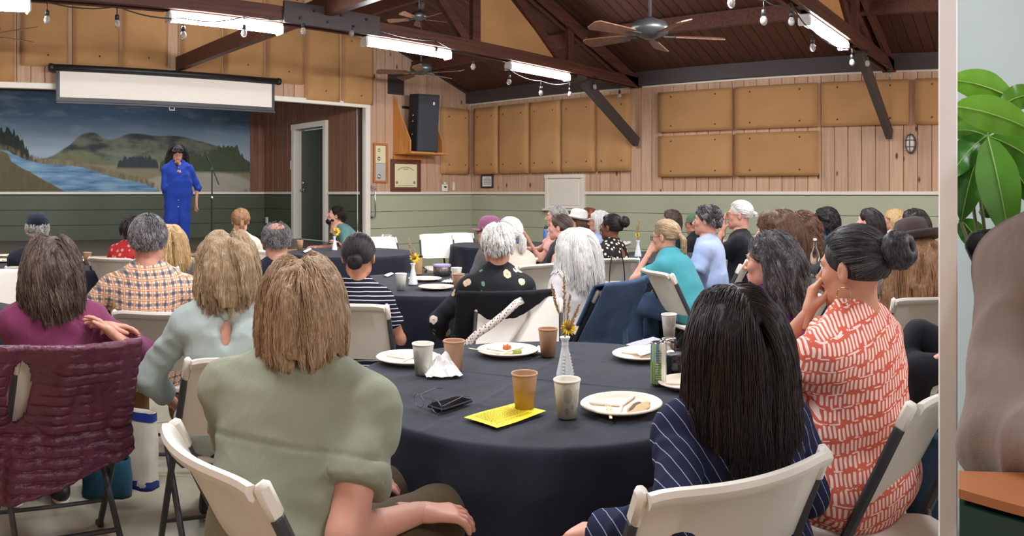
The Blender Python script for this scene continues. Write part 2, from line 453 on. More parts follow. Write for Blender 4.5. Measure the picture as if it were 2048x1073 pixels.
# side wall (wall_right)
wb = MB(); wb.box((D2 + T / 2, (YB + D1) / 2, (EAVE + .1) / 2), (T, D1 - YB, EAVE + .1)); W_RIGHT = struct('wall_right', wb, M_back)
HY0, HY1 = on_right(1172, 386).y, on_right(1094, 386).y      # serving hatch
boards_v(W_RIGHT, M_pine, 'y', D2, YB, D1 - .02, RAIL, lambda u: EAVE - .12)
boards_h(W_RIGHT, M_green, 'y', D2, YB, HY0, 0, RAIL - .03)
boards_h(W_RIGHT, M_green, 'y', D2, HY1, D1 - .02, 0, RAIL - .03)
boards_h(W_RIGHT, M_green, 'y', D2, HY0, HY1, 0, 1.16)
for a, b, k in ((YB, HY0, 5), (HY1, D1 - .02, 6)):
    m = MB(); m.box((D2 - .022, (a + b) / 2, RAIL), (.045, b - a, .05), bev=.006); struct('trim_%d' % k, m, M_trim)
m = MB(); m.box((D2 - .012, D1 - .012, RAIL / 2), (.03, .03, RAIL)); struct('trim_7', m, M_green)
# closed hatch in that wall
ht = tag(empty('window_1', (D2, (HY0 + HY1) / 2, 0)), kind='structure'); hw = HY1 - HY0
m = MB(); m.box((-.02, 0, 1.45), (.03, hw - .12, .52), bev=.008); m.build('shutter_panel', M_trim, ht)
m = MB(); m.box((-.04, 0, 1.45), (.02, hw - .22, .42), bev=.008); m.build('shutter_panel', M_trim, ht)
m = MB(); m.box((-.03, hw / 2 - .03, 1.45), (.06, .06, .60)); m.box((-.03, -hw / 2 + .03, 1.45), (.06, .06, .60)); m.box((-.033, 0, 1.728), (.072, hw + .01, .06)); m.build('window_frame', M_trim, ht)
m = MB(); m.box((-.06, 0, 1.165), (.12, hw + .04, .035), bev=.006); m.build('window_sill', M_trim, ht)

# back and left walls behind the photographer
wb = MB(); wb.box((XL - T / 2, (YB + D1) / 2, (EAVE + .1) / 2), (T, D1 - YB, EAVE + .1)); W_LEFT = struct('wall_left', wb, M_pine)
wb = MB(); gable(wb, XL, D2, 0, YB - T, T); fixn(struct('wall_back', wb, M_pine))

# roof: deck, boards, plates, purlins
dk = MB()
for sx in (-1, 1):
    xe = D2 + .1 if sx > 0 else XL - .1
    dk.add([(RX, YB - .1, RIDGE + .03), (xe, YB - .1, roof(xe) + .03), (xe, SY, roof(xe) + .03), (RX, SY, RIDGE + .03),
            (RX, YB - .1, RIDGE + .1), (xe, YB - .1, roof(xe) + .1), (xe, SY, roof(xe) + .1), (RX, SY, RIDGE + .1)],
           [(0, 1, 2, 3), (4, 7, 6, 5), (0, 4, 5, 1), (1, 5, 6, 2), (2, 6, 7, 3), (3, 7, 4, 0)])
CEIL = struct('ceiling', dk, M_ceil)
ang = math.atan(SLOPE)
def plank_mesh(L, w_):
    m = MB(); c = .006; h_ = .03
    q = [(-w_ / 2 + c, 0), (-w_ / 2, c), (-w_ / 2, h_), (w_ / 2, h_), (w_ / 2, c), (w_ / 2 - c, 0)]
    v = [(x, y, z) for x in (0, L) for y, z in q]
    m.add(v, [list(range(6)), list(range(6, 12))[::-1]] + [[k, k + 6, (k + 1) % 6 + 6, (k + 1) % 6] for k in range(6)])
    o = m.build('plank', M_ceil); fixn(o); me = o.data; bpy.data.objects.remove(o); return me
pmR = plank_mesh((D2 - RX) / cos(ang), .148); npl = int((D1 - YB) / .152)
for i in range(npl):
    for sx in ((1, 0) if True else (1,)):
        o = bpy.data.objects.new('plank', pmR); COL.objects.link(o); o.parent = CEIL
        o.location = (RX, YB + .08 + i * .152, RIDGE - .002 + random.uniform(-.003, .003))
        o.rotation_euler = (0, ang, 0) if sx else (0, ang, pi)
        if not sx: o.rotation_euler = Euler((0, ang, pi), 'XYZ'); o.rotation_euler = (Matrix.Rotation(pi, 3, 'Z') @ Matrix.Rotation(ang, 3, 'Y')).to_euler()
m = MB(); m.bar((D2 - .09, YB, EAVE - .05), (D2 - .09, D1, EAVE - .05), .14, .21); struct('beam_1', m, M_beamp)
m = MB(); m.bar((XL + .09, YB, EAVE - .05), (XL + .09, D1, EAVE - .05), .14, .21); struct('beam_2', m, M_beamp)
m = MB(); m.box((D2 - .02, (YB + D1) / 2, EAVE - .168), (.05, D1 - YB, .025)); struct('trim_8', m, M_trim)
k = 3
for px_ in (8.55, 6.9, 1.6, -.05):
    m = MB(); zz = roof(px_) - .14; m.bar((px_, YB, zz), (px_, D1, zz), .085, .19); struct('beam_%d' % k, m, M_beam); k += 1
m = MB(); m.bar((RX, YB, RIDGE - .14), (RX, D1, RIDGE - .14), .09, .24); struct('beam_%d' % k, m, M_beam); k += 1
m = MB(); m.bar((4.18, YB, 3.3), (4.18, D1 - .02, 3.3), .10, .19); struct('beam_%d' % k, m, M_beam); k += 1

# trusses
M_tan = M_panel
TRUSS_Y = (6.25, 2.27, -1.75)
CH = 3.09                                  # underside of the bottom chord
def truss(Y, label):
    t_ = empty('roof_truss', (0, Y, 0), 0, label, 'truss')
    tag(t_, kind='structure')
    m = MB()
    for dy in (-.06, .06): m.bar((XL + .02, dy, CH + .075), (D2 - .02, dy, CH + .075), .05, .15, bev=.004)
    m.build('bottom_chord', M_beam, t_)
    for sx in (-1, 1):
        xe = D2 - .1 if sx > 0 else XL + .1
        m = MB()
        for dy in (-.06, .06): m.bar((RX, dy, RIDGE - .16), (xe, dy, roof(xe) - .16), .05, .15, bev=.004)
        m.build('top_chord', M_beam, t_)
        def X(x): return RX + sx * (x - RX)
        m = MB(); m.bar((X(6.35), 0, CH + .02), (X(6.35), 0, roof(6.35) - .1), .13, .07, up=(0, 1, 0), bev=.004); m.build('web_post', M_beam, t_)
        m = MB(); m.bar((X(8.2), 0, CH + .02), (X(8.2), 0, roof(8.2) - .1), .12, .07, up=(0, 1, 0), bev=.004); m.build('web_post', M_beam, t_)
        m = MB(); m.bar((X(8.02), 0, CH + .12), (X(6.5), 0, roof(6.5) - .14), .11, .07, up=(0, 1, 0), bev=.004); m.build('web_diagonal', M_beam, t_)
        m = MB(); m.bar((X(4.35), 0, RIDGE - .25), (X(6.2), 0, CH + .15), .11, .07, up=(0, 1, 0), bev=.004); m.build('web_diagonal', M_beam, t_)
        m = MB(); m.bar((X(8.35), 0, CH + .02), (X(9.93), 0, 2.24), .085, .15, bev=.004); m.build('knee_brace', M_beamp, t_)
        m = MB(); m.prism([(X(6.43), CH + .16), (X(7.95), CH + .16), (X(6.43), roof(6.43) - .3)], .04, Matrix(((1, 0, 0, 0), (0, 0, -1, .05), (0, 1, 0, 0), (0, 0, 0, 1))))
        o = m.build('fabric_infill', M_panel, t_); fixn(o)
    m = MB(); m.box((4.25, -.10, CH + .095), (1.16, .03, .21), bev=.004); o = m.build('splice_plate', M_beamp, t_)
    for i in range(6):
        b = MB(); b.lathe([(.0, -.012), (.016, -.012), (.016, 0)], 6, M=Matrix.Translation((3.85 + i * .16, -.115, CH + (.14 if i % 2 else .05))) @ Matrix.Rotation(-pi / 2, 4, 'X')); b.build('bolt', M_black, o)
    return t_
truss(TRUSS_Y[0], 'dark brown timber roof truss nearer the stage with fabric triangles')
truss(TRUSS_Y[1], 'dark brown timber roof truss crossing above the right seats, nearer the viewer')
truss(TRUSS_Y[2], 'dark brown timber roof truss behind the viewer')

# fluorescent fixtures hanging under the chords
M_tube = emit('lit_tube', (247, 250, 255), TUBE_E)
M_stage_fill = emit('stage_fill_glow', (247, 248, 255), STAGE_FILL_E)
M_fix = plain('fixture_enamel', (232, 232, 230), .4)
FX = [(0.05, 1.265), (2.52, 3.70), (4.70, 5.92), (6.93, 8.15)]
LBL = {(0, 0): 'lit fluorescent fixture at the left end of the stage truss', (0, 1): 'lit fluorescent fixture above the white projection screen',
       (0, 2): 'lit fluorescent fixture just right of the black splice plate', (0, 3): 'lit fluorescent fixture at the knee brace of the stage truss',
       (1, 2): 'lit fluorescent fixture cut by the top edge of the picture', (1, 3): 'lit fluorescent fixture next to the brace of the nearer truss'}
for ti, Y in enumerate(TRUSS_Y):
    for fi, (a, b) in enumerate(FX):
        if ti == 1 and fi == 3: a, b = 6.45, 7.72
        if ti == 1 and fi == 2: a, b = 4.3, 5.45
        f_ = empty('fluorescent_fixture', ((a + b) / 2, Y - .0, CH - .07), 0, LBL.get((ti, fi), 'lit fluorescent fixture on the truss %s, %s from the left' % (('', 'over the viewer', 'behind the viewer')[ti], ('first', 'second', 'third', 'fourth')[fi])), 'light', 'fluorescent fixtures on the trusses')
        L = b - a
        m = MB(); m.box((0, 0, .045), (L, .11, .045), bev=.01); m.build('housing', M_fix, f_)
        for sx in (-1, 1):
            m = MB(); m.box((sx * (L / 2 - .012), 0, 0), (.03, .13, .085), bev=.012); m.build('end_cap', M_fix, f_)
        m = MB()
        pr = [(cos(q) * .064, sin(q) * .05) for q in [pi - .5 + (pi + 1.0) * i / 10 for i in range(11)]]
        v = [(x, y, z + .018) for x in (-L / 2 + .02, L / 2 - .02) for y, z in pr]
        m.add(v, [[i, i + 1, i + 12, i + 11] for i in range(10)]); o = m.build('diffuser', M_tube, f_, smooth=True)
# stage box
m = MB(); m.box(((OX0 + SX) / 2, (D1 + SY) / 2 - .0, SH / 2), (SX - OX0, SY - D1, SH)); struct('stage_floor', m, M_stage)
sf = MB(); sf.box(((OX0 + OX1) / 2, D1 - .005, SH / 2 - .02), (OX1 - OX0 - .06, .03, SH - .04)); SFR = struct('stage_front', sf, M_green)
boards_h(SFR, M_green, 'x', D1 - .02, OX0, OX1 - .03, .0, SH - .04, ht=.26)
m = MB(); m.box(((OX0 + OX1) / 2, D1 - .03, SH - .015), (OX1 - OX0 - .06, .08, .04), bev=.008); struct('stage_nosing', m, plain('nosing_wood', (170, 140, 100), .5))
CZ = 3.6
wb = MB(); wb.box(((OX0 + SX) / 2, SY + .06, CZ / 2), (SX - OX0 + .3, .12, CZ)); W_SB = struct('wall_stage_back', wb, M_back)
wb = MB(); DY0, DY1 = 11.12, 12.2
wb.box((SX + .06, (D1 + DY0) / 2, CZ / 2), (.12, DY0 - D1, CZ)); wb.box((SX + .06, (DY1 + SY) / 2, CZ / 2), (.12, SY - DY1, CZ)); wb.box((SX + .06, (DY0 + DY1) / 2, (CZ + 2.66) / 2), (.12, DY1 - DY0, CZ - 2.66))
W_SS = struct('wall_stage_side', wb, M_back)
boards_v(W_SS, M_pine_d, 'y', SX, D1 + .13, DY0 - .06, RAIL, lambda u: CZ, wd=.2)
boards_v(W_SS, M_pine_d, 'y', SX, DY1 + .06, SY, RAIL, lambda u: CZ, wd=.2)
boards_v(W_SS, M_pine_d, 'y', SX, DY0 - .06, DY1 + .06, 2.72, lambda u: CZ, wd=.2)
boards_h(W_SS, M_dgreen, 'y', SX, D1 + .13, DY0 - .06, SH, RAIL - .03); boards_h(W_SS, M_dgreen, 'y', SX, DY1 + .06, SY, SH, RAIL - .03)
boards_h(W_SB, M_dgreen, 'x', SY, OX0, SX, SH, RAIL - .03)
MX1 = on_end(499, 300, SY).x
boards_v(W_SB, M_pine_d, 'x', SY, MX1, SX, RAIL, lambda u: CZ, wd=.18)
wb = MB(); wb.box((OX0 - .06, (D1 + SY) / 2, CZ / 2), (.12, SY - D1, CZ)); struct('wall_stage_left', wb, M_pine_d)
wb = MB(); wb.box(((OX0 + SX) / 2, (D1 + SY) / 2 + .1, CZ - .02), (SX - OX0 + .3, SY - D1 + .1, .06)); struct('ceiling_stage', wb, plain('stage_ceiling', (22, 22, 26), .9))
for i, yy in enumerate((10.9, 11.8, 12.7)):
    b = MB(); b.bar((OX0, yy, CZ - .12), (SX, yy, CZ - .12), .05, .14); struct('beam_%d' % (20 + i), b, plain('stage_joist', (44, 40, 42), .8))
m = MB(); m.box(((OX0 + SX) / 2, SY - .025, RAIL), (SX - OX0, .05, .05), bev=.006); struct('trim_9', m, M_trim)
for a, b, k in ((D1 + .12, DY0 - .06, 10), (DY1 + .06, SY, 11)):
    m = MB(); m.box((SX - .025, (a + b) / 2, RAIL), (.05, b - a, .05), bev=.006); struct('trim_%d' % k, m, M_trim)
# stage door, recessed in its frame
dr = tag(empty('door_1', (SX, (DY0 + DY1) / 2, SH)), kind='structure'); dw = DY1 - DY0
m = MB()
for sy in (-1, 1): m.box((.05, sy * (dw / 2 + .0), 1.05), (.24, .11, 2.1), bev=.006)
m.box((.05, 0, 2.13), (.252, dw + .125, .1), bev=.006); m.build('door_frame', M_trim, dr)
m = MB(); m.box((.12, 0, 1.03), (.045, dw - .1, 2.05)); lf = m.build('door_leaf', plain('door_green', (64, 72, 62), .45), dr)
m = MB(); m.lathe([(0, -.07), (.02, -.068), (.03, -.05), (.028, -.035), (.012, -.03), (.012, 0), (.03, 0)], 16, M=Matrix.Translation((.095, dw / 2 - .13, .93)) @ Matrix.Rotation(pi / 2, 4, 'Y')); m.build('door_knob', M_chrome, lf, True)
m = MB(); m.lathe([(0, -.03), (.022, -.03), (.026, 0)], 16, M=Matrix.Translation((.095, dw / 2 - .13, 1.07)) @ Matrix.Rotation(pi / 2, 4, 'Y')); m.build('deadbolt', M_chrome, lf, True)

for xx in (1.6, 4.6):  # added lamps, out of view, that brighten the mural and the speaker
    f_ = empty('stage_fill_light', (xx, 10.45, 3.42), 0, 'fill light added for the stage, unseen behind the header, %s end' % ('left' if xx < 3 else 'right'), 'light', 'added fill lights behind the header')
    m = MB(); m.box((0, 0, .05), (1.2, .14, .05), bev=.01); m.build('housing', M_fix, f_)
    m = MB(); m.box((0, 0, 0), (1.16, .11, .05), bev=.02); m.build('diffuser', M_stage_fill, f_)
# mural painted on the stage back wall
def mural():
    t = NT('mural_paint'); co = t.obj(); s = t.sep(co); X, Z = s[0], s[2]          # metres from the mural's lower left
    n1 = t.noise(t.obj((.6, 1, 1.6)), 2.0, 6, .6); n2 = t.noise(co, 6, 6, .65); n3 = t.noise(t.obj((3, 1, .8)), 5, 4)
    sky = t.ramp(t.math('DIVIDE', Z, 1.8), [(.45, lin((150, 165, 175))), (.62, lin((112, 134, 150))), (.8, lin((74, 98, 120))), (1, lin((64, 84, 102)))])
    cloud = t.ramp(t.noise(t.obj((.5, 1, 2.2)), 2.3, 6, .6), [(.5, (0, 0, 0, 1)), (.68, (1, 1, 1, 1))])
    col = t.mix(t.math('MULTIPLY', cloud, .34), sky, lin((158, 166, 172)))
    def below(h, soft=.02): return t.math('DIVIDE', t.math('SUBTRACT', h, Z), soft, clamp=True)
    def curve(pts):
        x = t.n('ShaderNodeFloatCurve'); c = x.mapping.curves[0]
        for i, (a, b) in enumerate(pts):
            if i < 2: c.points[i].location = (a, b)
            else: c.points.new(a, b)
        x.mapping.update(); t.t.links.new(t.math('DIVIDE', t.math('SUBTRACT', X, 2.12), 5.1, clamp=True), x.inputs['Value']); return t.math('MULTIPLY', x.outputs[0], 2.0)
    def jag(h, amp, fr): # spiky tree tops
        w_ = t.n('ShaderNodeTexNoise', noise_dimensions='1D', ins={'W': t.math('MULTIPLY', X, fr), 'Scale': 1.0, 'Detail': 3.0})
        return t.math('ADD', h, t.math('MULTIPLY', t.math('SUBTRACT', w_.outputs[0], .5), amp))
    # mountains
    h = curve([(0, .32), (.16, .31), (.25, .42), (.345, .56), (.41, .50), (.5, .56), (.60, .545), (.68, .55), (.79, .50), (.9, .42), (1, .30)])
    mc = t.mix(n2, lin((84, 90, 78)), lin((128, 132, 112))); mc = t.mix(t.ramp(n1, [(.45, (0, 0, 0, 1)), (.6, (1, 1, 1, 1))]), mc, lin((62, 66, 66)))
    col = t.mix(below(h, .03), col, mc)
    h = curve([(0, .25), (.15, .28), (.3, .40), (.36, .36), (.45, .25), (.6, .30), (.75, .34), (.9, .32), (1, .28)])
    col = t.mix(below(h, .05), col, t.mix(n2, lin((86, 90, 70)), lin((124, 122, 92))))
    # meadow and bank
    h = curve([(0, .25), (.12, .31), (.25, .30), (.4, .26), (.6, .30), (.8, .26), (1, .22)])
    col = t.mix(below(h, .04), col, t.mix(n2, lin((112, 106, 84)), lin((150, 140, 112))))
    h = curve([(0, .1), (.5, .1), (.62, .17), (.75, .22), (.9, .20), (1, .12)])
    col = t.mix(below(h, .06), col, t.mix(n2, lin((148, 142, 124)), lin((172, 168, 152))))
    # tree belts
    def belt(pts, amp, fr, c1, c2, floor_):
        nonlocal col
        hh = jag(curve(pts), amp, fr); mk = t.math('MULTIPLY', below(hh, .02), t.math('DIVIDE', t.math('SUBTRACT', Z, floor_), .06, clamp=True))
        col = t.mix(mk, col, t.mix(n3, lin(c1), lin(c2)))
    belt([(0, -.2), (.42, -.1), (.45, .30), (.55, .34), (.6, .30), (.63, -.1), (1, -.2)], .16, 16, (44, 52, 56), (64, 70, 70), .42)
    belt([(0, -.2), (.58, -.1), (.62, .30), (.68, .36), (.78, .36), (.83, .42), (.88, .46), (.93, .46), (.97, .34), (1, .3)], .24, 13, (54, 66, 52), (84, 92, 66), .36)
    belt([(0, .58), (.04, .57), (.08, .48), (.12, .34), (.15, .22), (.17, -.1), (.5, -.2), (1, -.2)], .30, 15, (34, 42, 38), (56, 62, 50), .3)
    # river
    rt = curve([(0, .38), (.03, .38), (.06, .34), (.15, .27), (.3, .235), (.42, .15), (.56, .07), (.6, .02), (.62, -.1), (1, -.2)])
    rb = curve([(0, .38), (.03, .36), (.05, .28), (.12, .18), (.2, .07), (.27, -.01), (.5, -.1), (1, -.2)])
    rw = t.n('ShaderNodeTexNoise', ins={'Vector': t.obj((.5, 1, 3)), 'Scale': 4.0, 'Detail': 5.0}).outputs[0]
    wob_ = t.math('MULTIPLY', t.math('SUBTRACT', n2, .5), .08)
    mk = t.math('MULTIPLY', below(t.math('ADD', rt, wob_), .02), t.math('SUBTRACT', 1, below(t.math('ADD', rb, wob_), .02)))
    shrubs = t.math('MULTIPLY', below(t.math('ADD', t.math('ADD', rt, .12), t.math('MULTIPLY', wob_, 2)), .05), t.ramp(n3, [(.35, (0, 0, 0, 1)), (.6, (1, 1, 1, 1))]))
    col = t.mix(shrubs, col, t.mix(n2, lin((86, 80, 62)), lin((132, 120, 92))))
    col = t.mix(mk, col, t.ramp(rw, [(.3, lin((74, 104, 136))), (.5, lin((110, 146, 172))), (.7, lin((138, 168, 186)))]))
    fg = below(t.math('ADD', rb, wob_), .02)
    col = t.mix(fg, col, t.mix(n3, lin((72, 70, 52)), lin((116, 106, 78))))
    t.set(Base_Color=col, Roughness=.7, Specular_IOR_Level=.2); t.bump(n2, .1, .005); return t.m
ml = tag(empty('wall_mural', (0.0, SY, RAIL + .02), 0), 'painted landscape mural with river, mountains and firs behind the speaker', 'mural')
m = MB(); m.box((MX1 / 2 - .35, -.012, .92), (MX1 + .7, .02, 1.84)); m.build('canvas', mural(), ml)

# acoustic panels
PAN_W = ['first', 'second', 'third', 'fourth', 'fifth', 'sixth', 'seventh', 'eighth', 'ninth', 'tenth', 'eleventh']
def apanel(axis, u0, u1, z0, z1, label, group, ztops=None, tufts=4):
    d = .095; w_ = u1 - u0; h_ = z1 - z0
    loc = ((u0 + u1) / 2, D1 - .028 - d / 2, (z0 + z1) / 2) if axis == 'x' else (D2 - .028 - d / 2, (u0 + u1) / 2, (z0 + z1) / 2)
    o = empty('acoustic_panel', loc, 0 if axis == 'x' else -pi / 2, label, 'wall panel', group)
    if axis == 'y': o.rotation_euler = (0, 0, -pi / 2)
    nx, nz = 10, 10; v = []; f = []
    sd = random.random() * 50
    for j in range(nz + 1):
        for i in range(nx + 1):
            x, z = -w_ / 2 + w_ * i / nx, -h_ / 2 + h_ * j / nz
            e = min(i, nx - i, j, nz - j); y = -d / 2 + (.02 if e == 0 else 0) + .008 * mnoise.noise((x * 4 + sd, z * 4, sd)) - (.006 if e > 2 else 0)
            v.append((x * (1 if e else .985) + .004 * mnoise.noise((z * 5, sd, 1)), y, z * (1 if e else .99)))
    for j in range(nz):
        for i in range(nx): a = j * (nx + 1) + i; f.append((a, a + 1, a + nx + 2, a + nx + 1))
    rim = [i for i in range(nx + 1)] + [j * (nx + 1) + nx for j in range(1, nz + 1)] + [nz * (nx + 1) + i for i in range(nx - 1, -1, -1)] + [j * (nx + 1) for j in range(nz - 1, 0, -1)]
    b = len(v)
    for r in rim: v.append((v[r][0] * 1.0, d / 2, v[r][2]))
    n = len(rim)
    for i in range(n): f.append((rim[(i + 1) % n], rim[i], b + i, b + (i + 1) % n))
    f.append(tuple(b + i for i in range(n)))
    mesh_obj('fabric_face', v, f, M_panel, o, smooth=True)
    tx = [(-.3, .36), (.3, .36), (-.3, -.36), (.3, -.36)] if tufts == 4 else [(-.28, .38), (.28, .38), (0.05, -.38)]
    for x, z in tx:
        m = MB(); m.lathe([(.0, -.006), (.012, -.004), (.014, .002)], 8, M=Matrix.Translation((x * w_, -d / 2 - .004, z * h_)) @ Matrix.Rotation(-pi / 2, 4, 'X'))
        m.build('tuft', M_tuft, o, True)
    return o
gR = 'tan acoustic panels on the side wall'; gE = 'tan acoustic panels above the stage'
XO = D2 - .13
def yR(px): return XO / tan(az(px))
for i, (a, b) in enumerate(((945, 992), (994, 1053), (1056, 1117), (1119, 1186), (1189, 1256))):
    apanel('y', yR(b), min(yR(a), D1 - .03), 1.79, 3.02, 'upright tan fabric acoustic panel on the side wall, %s from the corner' % PAN_W[i], gR)
NMS = {(0, 0): 'upper long tan panel beside the first knee brace', (1, 0): 'lower long tan panel beside the first knee brace',
       (0, 1): 'upper long tan panel in the middle of the side wall', (1, 1): 'lower long tan panel in the middle of the side wall',
       (0, 2): 'long tan panel crossed by the nearer knee brace', (0, 3): 'long tan panel past the nearer knee brace, cut by the divider'}
for i, (a, b) in enumerate(((1313, 1460), (1467, 1633), (1640, 1816), (1828, 2010))):
    apanel('y', yR(b), yR(a), 2.375, 2.99, NMS[(0, i)], gR)
    if i < 2: apanel('y', yR(b), yR(a), 1.69, 2.32, NMS[(1, i)], gR)
YO = D1 - .13
def xE(px): return YO * tan(az(px))
n = 0
for a, b, z0, z1 in ((-65, 30, 2.93, 4.1), (45, 138, 3.16, 4.35), (149, 241, 3.16, 4.5), (249, 338, 3.16, 4.65), (367, 446, 3.16, 4.75), (454, 530, 3.16, 4.75), (539, 610, 3.13, 4.6), (616, 682, 2.90, 4.25), (691, 749, 2.90, 4.05)):
    apanel('x', xE(a), xE(b), z0, z1, 'tall tan acoustic panel above the stage opening, %s from the left' % PAN_W[n], gE, tufts=3); n += 1
apanel('x', xE(888), D2 - .14, 1.79, 3.0, 'tall tan acoustic panel on the stage wall next to the corner', gE)

# things fixed to the stage wall
M_ply = pine('plywood', (214, 150, 84), (190, 124, 62), seed=11, knots=False)
# projection screen
YS = D1 - .2; x0, x1 = YS * tan(az(102)), YS * tan(az(557))
ps = empty('projection_screen', ((x0 + x1) / 2, YS, 0), 0, 'wide pull-down projection screen with black border above the stage', 'projection screen')
zc = H + 261.3 / F * YS - .02; L = x1 - x0; M_scr = plain('screen_white', (232, 222, 210), .8, nz=.01)
m = MB(); m.tube([(-L / 2, 0, zc), (L / 2, 0, zc)], .045, 12); m.build('casing', M_black, ps, True)
for sx in (-1, 1):
    m = MB(); m.lathe([(0, -.03), (.05, -.03), (.055, 0), (.05, .03), (0, .03)], 14, M=Matrix.Translation((sx * L / 2, 0, zc)) @ Matrix.Rotation(pi / 2, 4, 'Y')); m.build('end_cap', M_black, ps, True)
zb = H + 186.5 / F * YS
m = MB(); m.box((0, 0, (zc + zb) / 2), (L - .14, .004, zc - zb)); m.build('black_border', M_black, ps)
m = MB(); m.box((0, -.004, (zc - .05 + zb + .07) / 2), (L - .24, .003, zc - .05 - zb - .07)); m.build('projection_surface', M_scr, ps)
m = MB(); m.box((0, 0, zb), (L - .12, .03, .035), bev=.006); m.build('weight_bar', M_black, ps)
xm = YS * tan(az(343)) - (x0 + x1) / 2
m = MB(); m.tube([(xm - .035, -.01, zb - .015), (xm - .04, -.015, zb - .05), (xm + .04, -.015, zb - .05), (xm + .035, -.01, zb - .015)], .007, 6); m.build('pull_handle', M_white, ps)

# loudspeaker on its plywood wall shelf
def W(px, Y): return Y * tan(az(px))
YB_ = D1 - .03
sxa, sxb = W(786, YB_), W(884, YB_ - .3); zs = on_end(830, 307, YB_ - .25).z
sh = empty('speaker_shelf', (0, 0, 0), 0, 'plywood wall shelf with sloping cheeks under the loudspeaker', 'shelf')
m = MB(); m.box(((sxa + sxb) / 2, YB_ - .24, zs), (sxb - sxa, .48, .035), bev=.004); m.build('shelf_board', M_ply, sh)
for x in (sxa + .01, sxb - .12):
    m = MB(); m.prism([(0, 0), (.44, 0), (.44, .18), (0.02, .95), (0, .95)], .022, Matrix(((0, 0, 1, x), (-1, 0, 0, YB_), (0, 1, 0, zs + .018), (0, 0, 0, 1)))); o = m.build('side_cheek', M_ply, sh); fixn(o)
m = MB(); m.box(((sxa + sxb) / 2 - .1, YB_ - .01, zs - .08), (sxb - sxa - .2, .02, .12)); m.build('cleat', M_ply, sh)
sp = empty('loudspeaker', (W(846, YB_ - .3), YB_ - .28, zs + .025), radians(-14), 'tall black loudspeaker tilted forward on the plywood shelf', 'loudspeaker')
Mt = Matrix.Rotation(radians(5), 4, 'X')
m = MB(); m.prism([(-.23, .1), (-.2, -.17), (.2, -.17), (.23, .1), (.12, .22), (-.12, .22)], .98, Mt); o = m.build('cabinet', plain('speaker_black', (40, 41, 46), .6), sp); fixn(o)
m = MB(); m.box((0, -.178, .49), (.38, .012, .93), Mt, bev=.005); gr = m.build('grille', plain('speaker_grille', (52, 54, 62), .7), sp)
m = MB(); m.box((.09, -.187, .83), (.035, .006, .05), Mt, bev=.003); m.build('badge', M_white, gr)
for z in (.30, .52, .62):
    m = MB(); m.lathe([(0, -.004), (.018, -.004), (.02, 0)], 10, M=Mt @ Matrix.Translation((-.222, -.03, z)) @ Matrix.Rotation(pi / 2, 4, 'Y')); m.build('jack', M_chrome, sp)
m = MB(); m.tube([(-.05, .2, .75), (-.2, .2, .78), (-.28, .2, .78)], .02, 8); m.build('bracket_arm', M_black, sp)
# dark square vent
vx0, vx1 = W(776, YB_), W(806, YB_); vz0, vz1 = on_end(790, 189, YB_).z, on_end(790, 142, YB_).z
ve = empty('wall_vent', ((vx0 + vx1) / 2, YB_ - .01, (vz0 + vz1) / 2), 0, 'dark square vent high on the stage wall above the shelf', 'vent')
m = MB(); m.box((0, 0, 0), (vx1 - vx0, .04, vz1 - vz0)); m.build('frame', plain('vent_dark', (64, 50, 48), .7), ve)
for i in range(7):
    m = MB(); m.box((0, -.024, -.15 + i * .05), (vx1 - vx0 - .05, .012, .03), Matrix.Rotation(.0, 4, 'X')); m.build('slat', plain('vent_slat', (50, 42, 42), .7), ve)
# framed items
def framed(name, px0, px1, y0, y1, label, cat, fmat, fw, Y=None, wall='x'):
    a, b = (on_end(px0, y1, YB_), on_end(px1, y0, YB_)) if wall == 'x' else (on_right(px1, y1, D2 - .03), on_right(px0, y0, D2 - .03))
    if wall == 'x': w_ = b.x - a.x
    else: w_ = b.y - a.y
    h_ = (on_end((px0 + px1) / 2, y0, YB_).z - on_end((px0 + px1) / 2, y1, YB_).z) if wall == 'x' else (on_right((px0 + px1) / 2, y0).z - on_right((px0 + px1) / 2, y1).z)
    c = (a + b) / 2
    o = empty(name, c, 0 if wall == 'x' else -pi / 2, label, cat); w_ = abs(w_)
    m = MB()
    for sx in (-1, 1): m.box((sx * (w_ / 2 - fw / 2), -.012, 0), (fw, .035, h_), bev=.004)
    for sz in (-1, 1): m.box((0, -.012, sz * (h_ / 2 - fw / 2)), (w_ - 2 * fw, .035, fw), bev=.004)
    m.build('frame', fmat, o); return o, w_ - 2 * fw, h_ - 2 * fw
M_paper = plain('cream_paper', (226, 216, 176), .8, nz=.02); M_ink = plain('ink', (70, 66, 60), .8)
M_wood_r = plain('redwood_frame', (104, 58, 44), .45); M_oak = plain('oak_frame', (186, 116, 62), .5)
o, w_, h_ = framed('framed_certificate', 781, 840, 320, 384, 'cream certificate with two seals in wide dark red wooden frame', 'certificate', M_wood_r, .075)
m = MB(); m.box((0, -.0, 0), (w_, .01, h_)); pp = m.build('certificate_sheet', M_paper, o)
m = MB()
for i in range(15):
    q = radians(-32 + i * 64 / 14); m.box((sin(q) * w_ * .62, -.006, h_ * .36 - (1 - cos(q)) * w_ * .62), (.012, .002, .018), Matrix.Identity(4))
for k in range(9): m.box(((k - 4) * .012, -.006, h_ * .27), (.007, .002, .012))
for k in range(16): m.box((-w_ * .3 + k * w_ * .04, -.006, -h_ * .43), (w_ * .025, .002, .005))
tag(m.build('lettering', M_ink, pp), kind='stuff')
for sx in (-1, 1):
    m = MB(); m.lathe([(0, -.004), (.022, -.004), (.026, 0)], 14, M=Matrix.Translation((sx * w_ * .38, -.006, -h_ * .3)) @ Matrix.Rotation(-pi / 2, 4, 'X')); m.build('seal', plain('seal_gold', (150, 132, 84), .5), pp)
